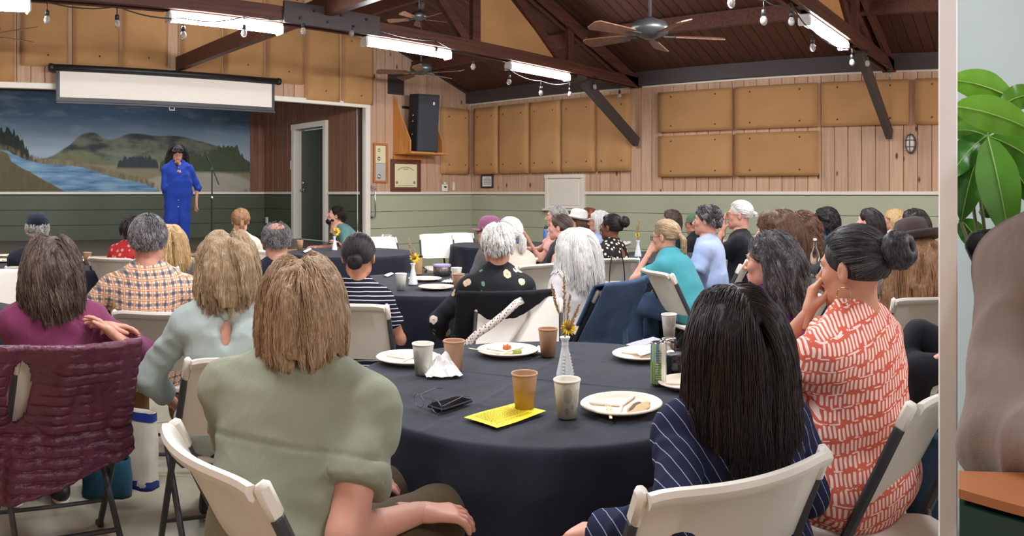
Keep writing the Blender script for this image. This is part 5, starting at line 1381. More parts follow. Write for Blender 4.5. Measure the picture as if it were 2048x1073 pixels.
# ---- speaker on the stage
def mic_extra(c):
    p0 = c['WL'] * 1.0; Rh = c['Rh']
    tip = c['hc'] + Rh @ (V3(.012, .135, -.10) * c['hs']); hnd = tip + V3(.02, .03, -.20)
    b = nrm(hnd - tip); m = MB(); mo = empty('microphone', (0, 0, 0), 0, 'black handheld microphone in the hand of the woman in blue', 'microphone')
    Wd = lambda p: Vector(np.array(c['root'].location) + c['Rw'] @ np.array(p))
    m.tube([Wd(tip + b * .05), Wd(hnd)], [.016, .012], 10); m.build('handle', M_black, mo, True)
    m = MB(); m.tube([Wd(tip), Wd(tip + b * .012), Wd(tip + b * .035), Wd(tip + b * .055)], [.012, .024, .026, .018], 12); m.build('head_grille', plain('mic_mesh', (60, 60, 64), .4, metal=.5), mo, True)
SPK = who('woman on stage in a royal blue jumpsuit holding a microphone', 355, 307, 11.5, 176, s=1.0, fem=True, pose='stand', lean=0, skin='ruddy', zfix=SH, hpitch=12, hroll=0, hs=1.12,
    shirt=CL['blue'], sleeve='elbow', hem='jump', collar='c', shoe=SHOE['grey'], wide=1.24, neck_low=.03, wr=.012, hair=dict(L=.36, c='black', bang=True, thick=.02, curl=.008, cfreq=40, n=3000, mass=.016, lift=.3, side=.4),
    ra=('h', .035, .17, -.27), rhand='grip', rhint=(.8, -.2, -1), la=('s', -.10, .02, -.50), lhint=(-.8, -.6, 0), q=.011, glasses=GL_R, extra=mic_extra)
for i in range(7):
    z = .62 + .1 * i; fr = MB(); fr.lathe([(0, .006), (.007, .004), (.008, 0)], 8, M=Matrix.Translation((0, .155 if z > .9 else .14, z + .05)) @ Matrix.Rotation(-pi / 2, 4, 'X')); fr.build('button', M_chrome, SPK['root'])

# ---- left side
PUR = who('woman in a plum blouse with wavy grey-brown hair, hands clasped beside her', 103, 533, 3.14, -10, fem=True, lean=2, skin='ruddy', hyaw=-6, shirt=CL['plum'], sleeve='34', trousers=DT, shoe=SHOE['dark'], collar='c', wide=1.12, wr=.013,
    hair=dict(L=.235, c='greybrown', thick=.028, curl=.010, cfreq=26, n=13000, rad=.0009, mass=.017, grav=1.0, lift=.6, back=.5), ra=('w', 230, 672, 3.0), rhint=(1.3, .1, -.9), rhand='relaxed', rpalm=(-1, .3, 0), rfing=(-.6, .5, .5), la=('w', 212, 652, 3.1), lhand='relaxed', lhint=(-.5, .6, -1), lpalm=(.1, -.3, -1), lfing=(1, -.2, -.1),
    chair='white folding chair under the woman in plum, a quilted vest over its back', cyaw=-6, cdy=-.06)
PLA = who('man in an orange and navy plaid shirt with cropped grey hair', 297, 482, 4.0, 8, s=1.08, fem=False, lean=3, skin='ruddy', shirt=CL['plaid'], sleeve='long', trousers=CL['khaki'], shoe=SHOE['dark'], collar='c', wide=1.05, hs=1.12,
    hair=dict(L=.026, c='grey', lift=1.2, clump=.1, n=5000, rad=.0012, hl=-.05), ra=('s', .17, .16, -.40), rhint=(1, -.5, -.2), la=('s', -.2, .14, -.40), lhint=(-1, -.5, -.2), wr=.008,
    chair='white folding chair under the man in the plaid shirt', cyaw=0, cdx=.10)
SAG = who('woman in a pale sage blouse with a keyhole back and short ash blond hair', 456, 533, 3.0, 4, fem=True, lean=4, skin='ruddy', shirt=CL['sagegrey'], sleeve='34', trousers=DT, shoe=SHOE['dark'], wide=1.08, keyhole=True, neck_low=.02,
    hair=dict(L=.185, c='ash', thick=.036, curl=.006, cfreq=30, n=8500, mass=.022, lift=1.0, back=.5, side=.5, clump=.5), la=('s', -.06, .20, -.40), lhint=(-1, -.45, -.3), wr=.009,
    chair='white folding chair under the woman in the sage blouse', cyaw=-22)
MAN = who('man in a grey-green shirt with shaggy blond-grey hair, hand on his knee', 608, 612, 2.02, 54, s=1.06, fem=False, lean=14, side=-7, twist=30, hyaw=20, hpitch=8, hroll=-6, skin='ruddy', shirt=CL['khakigreen'], sleeve='short', trousers=CL['brown'], shoe=SHOE['brown'], collar='c', wide=1.08, hs=1.06, q=.008, yoke=True,
    hair=dict(L=.175, c='dirtyblond', thick=.024, curl=.005, cfreq=22, n=9500, mass=.016, clump=.6, lift=.6, back=.6, side=.6, bald=.035, frizz=.003), ra=('w', 838, 1026, 1.93), rhint=(.4, -.9, -.9), rhand='relaxed', rfing=(.55, 1, -.15), rpalm=(0, .1, -1), wr=.011)
chair_at((1.03, 1.55), radians(90), 'white folding chair under the man in the grey-green shirt')
STR = who('woman in a navy striped top with a dark bun', 717, 514, 4.25, 8, s=.93, seat=.43, fem=True, lean=2, skin='tan', shirt=CL['breton'], sleeve='short', trousers=DT, shoe=SHOE['dark'], neck_low=.015, hair=dict(tie=(0, -.10, -.015), bun=.034, c='black', n=3500, thick=.008, hl=-.02), hs=1.08,
    chair='white folding chair under the woman in the striped top', cyaw=8)
BAL = who('man in a navy tee with a balding grey crown', 553, 484, 4.9, -3, fem=False, lean=3, skin='ruddy', shirt=CL['navy'], sleeve='short', trousers=DT, shoe=SHOE['dark'], hs=1.05,
    hair=dict(L=.018, c='grey', lift=1.3, clump=.05, bald=.28, n=3500, rad=.001), chair='white folding chair under the balding man in navy')
def pony_legs(s, pel): return [V3(-.1, .42, .62), V3(.22, .36, .86)], [V3(-.1, .42, .085), V3(.24, .42, .42)]
PON = who('woman in a cream top with a long light brown ponytail near the stage', 481, 443, 7.9, -6, fem=True, lean=6, skin='pale', shirt=CL['cream'], sleeve='short', trousers=CL['bluegrey'], shoe=SHOE['dark'], legs=pony_legs, hs=1.05,
    hair=dict(tie=(0, -.105, .01), c='lightbrown', tail=.22, n=1800, hl=-.02), chair='white folding chair under the woman with the ponytail')
CRO = who('man in a teal tee with dark curly hair and beard crouching over the table', 672, 432, 10.25, -92, s=1.05, fem=False, lean=38, skin='ruddy', hpitch=-14, shirt=CL['teal'], sleeve='short', trousers=DT, shoe=SHOE['dark'], hs=1.12, seat=.42,
    hair=dict(L=.05, c='darkbrown', lift=1.1, curl=.006, cfreq=120, n=1600, thick=.016), la=('w', 678, 489, 9.7), lhint=(-.2, -.4, -1), ra=('s', .0, .35, -.2), chair='white folding chair under the crouching man in teal')
bd = MB(); 
def beard(c, col):
    f = Field(c['hc'] - .16, c['hc'] + .16, .008); Rh, hs = c['Rh'], c['hs']
    f.ell(c['hc'] + Rh @ (V3(0, .058, -.088) * hs), V3(.052, .05, .042) * hs, .01, Rh); f.ell(c['hc'] + Rh @ (V3(0, .02, -.06) * hs), V3(.071, .052, .042) * hs, .01, Rh)
    f.ell(c['hc'] + Rh @ (V3(0, .098, -.06) * hs), V3(.022, .03, .014) * hs, .004, Rh, cut=True)
    v, q = f.mesh(1); return mesh_obj('beard', v, q, hmat(col)[1], c['root'], True)
beard(CRO, 'darkbrown')
CAP = who('man in a navy cap and dark shirt seen from behind', 75, 463, 6.2, 4, fem=False, lean=2, skin='ruddy', shirt=CL['navy'], sleeve='long', trousers=DT, shoe=SHOE['dark'], hair=dict(L=.02, c='silver', lift=1.2, clump=.05, n=1200, hat=True), hs=1.05, chair='white folding chair under the man in the navy cap')
def cap(c, mat, label, brim=True, dz=0):
    hs, Rh = c['hs'], c['Rh']; M = Matrix.Translation(np.array(c['root'].location) + c['Rw'] @ c['hc']) @ Matrix((c['Rw'] @ Rh).tolist()).to_4x4() @ Matrix.Scale(hs, 4)
    o = empty('baseball_cap', (0, 0, 0), 0, label, 'cap')
    m = MB(); n = 24; pr = [(1.06, .028), (1.07, .06), (1.0, .10), (.8, .13), (.45, .148), (0, .152)]
    for r, z in pr:
        for i in range(n): a = 2 * pi * i / n; m.v.append(M @ Vector((.084 * r * cos(a), -.012 + .103 * r * sin(a), z + dz)))
    for j in range(len(pr) - 1):
        for i in range(n): m.f.append([j * n + i, j * n + (i + 1) % n, (j + 1) * n + (i + 1) % n, (j + 1) * n + i]); m.m.append(0)
    m.build('crown', mat, o, True)
    m = MB(); m.lathe([(0, .006), (.008, .004), (.009, 0)], 10, M=M @ Matrix.Translation((0, -.012, .152 + dz))); m.build('button', mat, o, True)
    if brim:
        m = MB(); v = []; k = 13
        for i in range(k):
            a = radians(20 + 140 * i / (k - 1))
            for rr, zz in ((1.0, .034), (1.35 + .35 * sin(a) ** 2, .03 - .012 * cos(a) ** 2)): v.append(M @ Vector((.086 * rr * cos(a), -.012 + .106 * rr * sin(a), zz + dz)))
        m.add(v, [[2 * i, 2 * i + 1, 2 * i + 3, 2 * i + 2] for i in range(k - 1)]); b = m.build('brim', mat, o, True); md = b.modifiers.new('s', 'SOLIDIFY'); md.thickness = .004
    return o
cap(CAP, CL['navy'], 'navy cap worn by the man at the far left table')
RED = who('person in a red flowered shirt half hidden by the man in plaid', 266, 458, 7.0, 25, fem=True, lean=8, side=6, skin='pale', shirt=CL['redfloral'], sleeve='34', trousers=DT, hair=dict(L=.1, c='darkbrown', n=900), chair='white folding chair under the person in red')
BLO = who('woman with long pale blond hair in a grey cardigan', 340, 478, 6.3, -8, fem=True, lean=3, skin='pale', shirt=CL['grey'], sleeve='long', trousers=DT, hair=dict(L=.33, c='blond', n=1500, thick=.02, curl=.004), chair='white folding chair under the woman with long blond hair', cyaw=40)
# ---- middle
FLO = who('woman in a black flowered blouse with short white hair', 995, 491, 4.5, -8, fem=True, lean=3, skin='ruddy', shirt=CL['floral'], sleeve='34', trousers=DT, shoe=SHOE['dark'], neck_low=.015, hs=1.1, wide=1.1, hair=dict(L=.055, c='white', thick=.012, n=5000, lift=.45, back=.75, clump=.5, curl=.002, rad=.0012), la=('s', -.12, .22, -.38), lhint=(-1, -.3, -.4),
    chair='white folding chair under the woman in black florals, a black jacket over its back')
PCA = who('person in a dusty purple cap and grey hoodie', 977, 465, 6.7, -62, fem=True, lean=10, skin='pale', shirt=CL['grey'], sleeve='long', trousers=DT, hair=dict(L=.06, c='silver', n=900, hat=True), glasses=GL_D, la=('s', -.05, .3, -.28), chair='white folding chair under the person in the purple cap')
cap(PCA, cloth_mat('cap_mauve', (164, 104, 132), (134, 80, 108)), 'dusty purple cap worn by the person in the grey hoodie')
BEI = who('woman in a beige shirt with a white ponytail', 1018, 468, 6.4, -38, fem=True, lean=10, side=-4, skin='ruddy', shirt=CL['beige'], sleeve='long', trousers=CL['taupe'], wide=1.15, hs=1.1, hair=dict(tie=(0.02, -.105, .0), tail=.17, tailr=.03, c='white', n=2200, thick=.014), la=('s', -.05, .3, -.3), chair='white folding chair under the woman in the beige shirt')
WHI = who('woman in a white blouse with long silver-white hair', 1150, 494, 4.9, -42, fem=True, lean=8, skin='ruddy', shirt=CL['white'], sleeve='short', trousers=DT, shoe=SHOE['dark'], twist=0, hs=1.0, hair=dict(L=.33, c='white', thick=.014, n=4500, curl=.005, cfreq=24, mass=.014, side=.4), la=('s', -.05, .2, -.33), ra=('s', .0, .3, -.3),
    chair='white folding chair under the white-haired woman, a denim jacket over its back', cyaw=-14)
PIN = who('woman in pink with short grey hair reaching out her arm', 1112, 434, 8.2, -88, fem=True, lean=4, skin='ruddy', shirt=CL['pink'], sleeve='short', trousers=DT, hair=dict(L=.07, c='silver', n=1100, thick=.02), la=('w', 1056, 478, 8.0), lhint=(0, -.3, -1), ra=('s', 0, .45, -.12), chair='white folding chair under the woman in pink')
GBU = who('woman in a dark vest with grey-brown hair tied low', 1119, 456, 7.1, -78, fem=True, lean=6, skin='pale', shirt=CL['charcoal'], sleeve='none', trousers=DT, hair=dict(tie=(0, -.10, -.03), bun=.03, c='greybrown', n=1300), chair='white folding chair under the woman in the dark vest')
def brimhat(c, mat, label, R=.19, Hc=.115, tilt=10, roll=0.02, band_=None):
    hs, Rh = c['hs'], c['Rh']; M = Matrix.Translation(np.array(c['root'].location) + c['Rw'] @ c['hc']) @ Matrix((c['Rw'] @ Rh).tolist()).to_4x4() @ Matrix.Scale(hs, 4) @ Matrix.Translation((0, -.012, .045)) @ Matrix.Rotation(radians(tilt), 4, 'X')
    o = empty('brimmed_hat', (0, 0, 0), 0, label, 'hat')
    Sc = Matrix.Diagonal((1, 1.15, 1, 1))
    m = MB(); m.lathe([(.088, 0), (.094, .03), (.092, .075), (.078, Hc - .012), (.05, Hc), (0, Hc + .004)], 28, M=M @ Sc); m.build('crown', mat, o, True)
    m = MB(); m.lathe([(.088, .004), (.12, -.003), (R * .88, -.004), (R * .97, roll * .5), (R, roll), (R * .985, roll * .8), (.12, -.008), (.086, -.002)], 32, M=M @ Sc); m.build('brim', mat, o, True)
    m = MB(); m.lathe([(.0905, .004), (.0965, .008), (.0975, .028), (.0945, .034)], 28, M=M @ Sc); m.build('hat_band', band_ or mat, o, True)
    return o
HAT = who('woman in a white brimmed hat with dark hair', 1155, 444, 9.2, -85, fem=True, lean=4, skin='pale', shirt=CL['charcoal'], sleeve='long', trousers=DT, hair=dict(L=.22, c='brown', n=900, hat=True), chair='white folding chair under the woman in the white hat')
brimhat(HAT, CL['white'], 'white brimmed hat worn by a woman at the middle table', R=.17)
AUB = who('person with short auburn hair behind the white hat', 1175, 434, 9.9, -88, fem=True, lean=4, skin='pale', shirt=CL['charcoal'], sleeve='long', trousers=DT, hair=dict(L=.1, c='auburn', n=900, thick=.022), chair='white folding chair behind the white hat')
WGL = who('white-haired woman with glasses in a pale blue top', 1197, 444, 8.8, -82, fem=True, hs=1.08, lean=3, skin='ruddy', shirt=CL['skyblue'], sleeve='34', trousers=DT, glasses=GL_D, hair=dict(L=.2, c='white', n=1200, thick=.02), chair='white folding chair under the white-haired woman with glasses')
POL = who('woman in a black dotted dress with her dark braids tied up', 1222, 456, 7.0, -62, fem=True, lean=4, skin='brown', shirt=CL['polka'], hem='dress', sleeve='short', trousers=None, wide=1.14, keyhole=True, hair=dict(tie=(0, -.11, .05), bun=.046, c='black', n=1500, thick=.012), glasses=GL_D, shoe=SHOE['dark'])
chair_px(1213, 6.95, -12, 'white folding chair under the dotted dress, a canvas bag hanging on it')
TUR = who('woman in a turquoise shirt with a blond ponytail leaning on her hand', 1331, 474, 6.0, -58, s=1.05, fem=True, lean=26, skin='ruddy', twist=8, hpitch=6, shirt=CL['turq'], sleeve='short', trousers=CL['denim'], shoe=SHOE['brown'], wide=1.16, hs=1.08, hair=dict(tie=(0, -.112, .0), tail=.17, c='ash', n=2400, thick=.009), glasses=GL_D,
    la=('h', -.05, .115, -.10), lhint=(-.6, .2, -1), lhand='grip', ra=('s', -.12, .30, -.26), chair=None)
chair_px(1385, 5.75, 62, 'white folding chair the woman in turquoise leans over')
DKB = who('person with collar-length grey-brown hair in dark clothes by the green wall', 1342, 440, 9.5, -70, fem=True, lean=3, skin='pale', shirt=CL['tealblue'], sleeve='long', trousers=DT, hair=dict(L=.15, c='greybrown', n=1000, thick=.024), chair='white folding chair beside the green wall, its sitter in dark blue')
GCA = who('woman in a green cap and glasses dressed in black', 1388, 450, 9.2, -82, fem=True, lean=4, skin='tan', shirt=CL['black'], sleeve='long', trousers=DT, glasses=GL_D, hair=dict(L=.05, c='darkbrown', n=700, hat=True), chair='white folding chair under the woman in the green cap')
cap(GCA, cloth_mat('cap_green', (104, 132, 104), (80, 106, 82)), 'soft green cap worn by a woman in black', brim=False)
BLU = who('man in a light blue shirt with dark grey curls', 1413, 442, 6.4, -80, s=1.05, fem=False, lean=6, skin='ruddy', shirt=CL['skyblue'], sleeve='short', trousers=DT, collar='c', shoe=SHOE['dark'], wide=1.05, hair=dict(L=.05, c='saltpepper', n=2200, thick=.02, curl=.006, cfreq=110, lift=1.1), la=('s', .02, .32, -.3), chair='white folding chair under the man in the light blue shirt')
BLK = who('man in black with a small white ponytail, hands pressed to his face', 1479, 431, 7.0, -86, s=1.05, hs=1.1, fem=False, lean=3, skin='ruddy', shirt=CL['black'], sleeve='short', trousers=DT, shoe=SHOE['dark'], glasses=GL_R, hair=dict(tie=(0, -.105, .02), tail=.05, tailr=.012, c='white', n=1600, thick=.008), la=('h', -.02, .15, -.13), ra=('h', .02, .15, -.13), lhand='flat', rhand='flat', lpalm=(1, 0, 0), rpalm=(-1, 0, 0), lfing=(.05, .1, 1), rfing=(-.05, .1, 1), lhint=(-.3, .1, -1), rhint=(.3, .1, -1), chair='white folding chair under the man in black')
# ---- right side
BAN = who('woman with thick brown hair and a fringe behind the grey-haired woman', 1553, 465, 4.6, -80, fem=True, lean=3, skin='pale', shirt=CL['charcoal'], sleeve='long', trousers=DT, shoe=SHOE['dark'], hs=1.12, hair=dict(L=.30, c='brown', n=3500, thick=.026, bang=True, mass=.02, side=.4, back=.8), chair='white folding chair under the woman with the brown fringe')
GRY = who('woman in a purple top with long wavy grey hair in profile', 1538, 525, 3.45, -68, fem=True, lean=6, skin='ruddy', shirt=CL['purple'], sleeve='none', trousers=DT, shoe=SHOE['dark'], neck_low=.02, hs=1.08, hair=dict(L=.27, c='saltpepper', thick=.026, n=7000, curl=.010, cfreq=32, mass=.018, lift=.6, back=1.1, side=.3, face=-.015), la=('s', 0, .3, -.3), chair='white folding chair under the woman in purple silk')
CUR = who('woman in a cream blouse with long brown curls', 1603, 452, 7.0, -74, fem=True, hs=1.1, lean=2, skin='tan', shirt=CL['peach'], sleeve='34', trousers=DT, hair=dict(L=.32, c='brown', thick=.024, n=2600, curl=.012, cfreq=60, mass=.018, back=1.1, side=.3, face=-.01), chair='white folding chair under the woman in the cream blouse')
CTE = who('woman in a teal sleeveless top with dark curls', 1649, 441, 8.0, -78, fem=True, hs=1.1, lean=2, skin='tan', shirt=CL['tealblue'], sleeve='none', trousers=DT, hair=dict(L=.19, c='black', thick=.026, n=2200, curl=.012, cfreq=70, mass=.018, back=.9, face=-.01), chair='white folding chair under the woman in the teal top')
STRT = who('woman in a blue-grey tee with long straight dark hair', 1736, 443, 7.6, -68, fem=True, hs=1.08, lean=2, skin='pale', shirt=CL['bluegrey'], sleeve='short', trousers=DT, hair=dict(L=.30, c='darkbrown', thick=.012, n=1800, back=1.1, side=.3, face=-.01), chair='white folding chair under the woman in the blue-grey tee')
BL2 = who('blond woman partly hidden behind the brown hat', 1788, 440, 8.3, -70, fem=True, lean=2, skin='ruddy', shirt=CL['cream'], sleeve='34', trousers=DT, hair=dict(L=.2, c='blond', n=1200, thick=.02, face=0), chair='white folding chair under the blond woman behind the hat')
DH2 = who('woman with dark shoulder-length hair just behind the brown hat', 1826, 445, 6.9, -72, fem=True, lean=2, skin='pale', shirt=CL['charcoal'], sleeve='long', trousers=DT, hs=1.05, hair=dict(L=.26, c='darkbrown', n=1600, thick=.022), chair='white folding chair under the dark-haired woman behind the hat')
HTW = who('woman in a brown felt hat with very long light brown hair', 1822, 497, 4.6, -42, fem=True, lean=2, skin='pale', shirt=CL['taupe'], sleeve='long', trousers=DT, hs=1.1, hair=dict(L=.50, c='lightbrown', thick=.03, n=4500, curl=.006, cfreq=24, mass=.024, hat=True), chair='white folding chair under the woman in the brown hat', cyaw=25, cdy=-.10)
M_felt = cloth_mat('brown_felt', (78, 66, 62), (60, 50, 48))
brimhat(HTW, M_felt, 'brown felt hat with a rolled brim', R=.185, Hc=.125, tilt=-14, roll=.03, band_=plain('hat_band', (46, 38, 36), .7))
def hoop(c):
    for sx in (-1,):
        p = c['hc'] + c['Rh'] @ (V3(sx * .086, -.008, -.068) * c['hs']); m = MB()
        m.tube([Vector(p) + Vector(c['Rh'] @ V3(.0, .024 * cos(a), .024 * sin(a))) for a in [2 * pi * i / 24 for i in range(24)] + [0]], .002, 6); m.build('hoop_earring', plain('gold', (214, 170, 110), .25, metal=1), c['root'], True)
ORA = who('woman in an orange printed dress with a dark top bun, hand at her face', 1706, 538, 2.42, -64, s=1.04, fem=True, lean=3, skin='tan', hpitch=4, shirt=CL['orange'], hem='dress', sleeve='34', trousers=None, shoe=SHOE['dark'], wide=1.2, neck_low=.02, q=.0085, hs=1.1,
    hair=dict(tie=(.0, -.112, .04), bun=.052, c='ironblack', n=8000, thick=.012, hl=-.01), la=('h', -.045, .135, -.125), lhint=(-.7, .25, -1), lhand='pinch', lpalm=(.7, -.7, 0), lfing=(.25, -.1, 1), extra=hoop, wr=.010, chair='white folding chair under the woman in the orange dress', cdy=.03)
DAR = who('woman in a navy pinstriped shirt with straight dark brown hair', 1462, 668, 1.93, -27, s=1.0, fem=True, lean=6, skin='pale', shirt=CL['pin'], sleeve='long', trousers=DT, shoe=SHOE['dark'], hs=1.06, q=.0085, hyaw=6, glasses=GL_D, wr=.010,
    hair=dict(L=.33, c='darkbrown', thick=.020, n=11000, mass=.012, grav=1.1, lift=.35, back=.45, side=.7, clump=.35, curl=.003, cfreq=20), la=('w', 1195, 1062, 1.75), lhint=(-.7, -.6, -.6), lhand='relaxed')
chair_at((1.61, .90), radians(33), 'white folding chair under the woman with straight dark hair')
KNE = who('person in dark trousers half hidden by the white divider', 1992, 470, 3.9, -88, legs=lambda s, pel: ([V3(-.1, .42, .56), V3(.06, .44, .70)], [V3(-.1, .42, .085), V3(-.15, .62, .46)]), fem=False, lean=2, skin='pale', shirt=CL['charcoal'], sleeve='long', trousers=DT, shoe=SHOE['dark'], hair=dict(L=.05, c='brown', n=900), chair='white folding chair beside the white divider')
JEA = who('person in blue jeans seated at the edge behind the divider', 2080, 490, 2.7, -92, fem=True, lean=2, skin='pale', shirt=CL['grey'], sleeve='long', trousers=CL['denim'], shoe=SHOE['grey'], hair=dict(L=.2, c='brown', n=900), chair='white folding chair of the person in jeans')
# ---- empty chairs
chair_px(1030, 3.86, 184, 'empty white folding chair facing the viewer with a patterned strap over it')
chair_px(880, 10.2, 170, 'left one of two empty white chairs by the green corner')
chair_px(925, 10.5, 165, 'right one of two empty white chairs by the green corner')
chair_px(778, 9.5, 155, 'empty white folding chair at the right side of the far table')
chair_px(15, 5.3, 172, 'empty white chair left of the woman in plum')
chair_px(1818, 2.14, -97, 'empty white folding chair in the lower corner before the orange dress')
# ================================================================ THINGS ON THE TABLES
M_kraft = plain('kraft_paper', (190, 150, 118), .8, nz=.03); M_plate = plain('bagasse', (232, 218, 200), .75, nz=.02); M_napk = plain('napkin', (240, 236, 234), .9, nz=.01)
t = NT('leaf_cup'); v_ = t.obj(); vo = t.n('ShaderNodeTexVoronoi', ins={'Vector': t.obj((30, 30, 17)), 'Scale': 1.0, 'Randomness': .7})
t.set(Base_Color=t.mix(t.math('MULTIPLY', t.math('LESS_THAN', vo.outputs['Distance'], .42), .6), lin((232, 232, 220)), t.mix(t.noise(v_, 30), lin((150, 166, 128)), lin((206, 212, 190)))), Roughness=.5); M_cupg = t.m
M_cream_in = plain('cup_inside', (236, 230, 218), .5)
def cup(px, y, label, kraft=True, s=1.0, z=TBL, tilt=None):
    p = on_table(px, y, z) if not isinstance(px, Vector) else px
    o = empty('paper_cup', p, random.uniform(0, 6), label, 'cup', 'paper cups'); mt = M_kraft if kraft else M_cupg
    h_ = .118 * s; m = MB(); m.lathe([(0, .006), (.0285 * s, .006), (.0295 * s, 0), (.0305 * s, 0), (.0415 * s, h_ - .004)], 28); m.build('wall', mt, o, True)
    m = MB(); m.lathe([(.0408 * s, h_ - .005), (.0285 * s, .008), (0, .008)], 28); m.build('inside', mt if kraft else M_cream_in, o, True)
    m = MB(); m.lathe([(.0405 * s, h_ - .006), (.0432 * s, h_ - .005), (.044 * s, h_ - .001), (.0425 * s, h_ + .002), (.0402 * s, h_), (.0405 * s, h_ - .006)], 28); m.build('rim', mt if kraft else M_cream_in, o, True)
    if not kraft:
        m = MB()
        for k in range(7): m.box((cos(-1.2 + k * .09) * .0312 * s, sin(-1.2 + k * .09) * .0312 * s, .010), (.0012, .0012, .004))
        m.build('printed_mark', M_ink, o)
    return o
M_food = {'sauce': plain('sauce', (196, 158, 104), .5, nz=.2), 'green': plain('greens', (150, 160, 74), .6, nz=.2), 'carrot': plain('carrot', (206, 110, 58), .5), 'dark': plain('crumbs', (92, 70, 46), .8, nz=.2)}
def plate(px, y, label, rz=0.0, food='clean', z=TBL, r=.135):
    p = on_table(px, y, z); o = empty('paper_plate', p, rz, label, 'plate', 'three-part paper plates')
    q = r / .135; N = 48
    m = MB(); m.lathe([(0, .004), (.098 * q, .004), (.108 * q, .010), (.118 * q, .019), (.130 * q, .0215), (.135 * q, .018), (.134 * q, .015), (.120 * q, .014), (.10 * q, 0), (0, 0)], N); d = m.build('dish', M_plate, o, True)
    m = MB()
    for a in (pi / 2, pi * 1.05, -pi * .05): m.bar((0, 0, .007), (cos(a) * .112 * q, sin(a) * .112 * q, .011), .010, .008, bev=.003)
    m.build('divider_rib', M_plate, o)
    rg = random.Random(int(px))
    def blob(nm, mat, x, y_, rx, ry, h_):
        f = Field((x - rx * 1.4, y_ - ry * 1.4, -.01), (x + rx * 1.4, y_ + ry * 1.4, h_ + .02), .004)
        for k in range(7 if h_ > .006 else 20): f.ell((x + rg.uniform(-.7, .7) * rx, y_ + rg.uniform(-.7, .7) * ry, .005), (rx * rg.uniform(.25, .5), ry * rg.uniform(.25, .5), h_ * rg.uniform(.5, 1)), .006)
        f.plane((0, 0, .004), (0, 0, -1)); vv, qq = f.mesh(1); tag(mesh_obj(nm, vv, qq, mat, o, True), kind='stuff')
    if food == 'sauce': blob('sauce_smear', M_food['sauce'], 0, -.055, .08, .035, .0045); blob('crumbs', M_food['dark'], .0, -.05, .06, .02, .005)
    if food == 'salad': blob('salad', M_food['green'], .0, -.04, .03, .03, .022); blob('carrot_bits', M_food['carrot'], .055, .035, .02, .02, .028); blob('dip', M_food['sauce'], -.05, -.02, .03, .03, .008)
    if food == 'scraps': blob('scraps', M_food['dark'], .03, -.03, .02, .02, .014)
    return o
def fork(a, b, label, z=TBL + .02):
    p, q = on_table(*a, z=z), on_table(*b, z=z + .004); o = empty('wooden_fork', p, 0, label, 'fork'); d = q - p; L = d.length; u = d.normalized(); w_ = Vector((-u.y, u.x, 0))
    m = MB(); m.bar((0, 0, 0), u * (L * .72), .009, .002); m.bar(u * (L * .7), u * (L * .82), .018, .002); mo = m.build('handle', M_oakl, o)
    for k in range(4):
        m = MB(); m.bar(u * (L * .8) + w_ * ((k - 1.5) * .0052), u * L + w_ * ((k - 1.5) * .0055), .003, .002); m.build('tine', M_oakl, o)
M_oakl = plain('pale_birch', (222, 196, 158), .7)
def napkin(px, y, label, size=.07, z=TBL, hh=.06, name='paper_napkin', seed=0, ppos=None):
    p = ppos or on_table(px, y, z); N = 16; v = []; f = []
    for j in range(N + 1):
        for i in range(N + 1):
            x, y_ = (i / N - .5) * 2 * size, (j / N - .5) * 2 * size; r = max(abs(x), abs(y_)) / size
            zz = hh * (1 - r ** 1.6) * (.45 + 1.1 * abs(mnoise.noise((x * 26 + seed, y_ * 26, 1))) + .25 * mnoise.noise((x * 12, y_ * 12 + seed, 3))) + .012 * abs(mnoise.noise((x * 50, y_ * 50, seed))) + .003
            v.append((x * (1 - .25 * zz / max(hh, .01)) + .012 * mnoise.noise((y_ * 30, zz * 20, seed + 3)), y_ * (1 - .25 * zz / max(hh, .01)), max(zz, .002)))
    for j in range(N):
        for i in range(N): a = j * (N + 1) + i; f.append((a, a + 1, a + N + 2, a + N + 1))
    o = mesh_obj(name, v, f, M_napk, None, False, loc=p); o.rotation_euler = (0, 0, seed); tag(o, label, 'napkin'); md = o.modifiers.new('s', 'SOLIDIFY'); md.thickness = .0015; return o
M_milk = plain('milk_glass', (226, 232, 234), .25, nz=.01); M_pet = plain('sunflower_petal', (244, 200, 24), .6, nz=.06); M_cen = plain('sunflower_heart', (120, 84, 20), .8); M_stem = plain('stem_green', (120, 122, 84), .7); M_dry = plain('dry_grass', (178, 146, 108), .9, nz=.12)
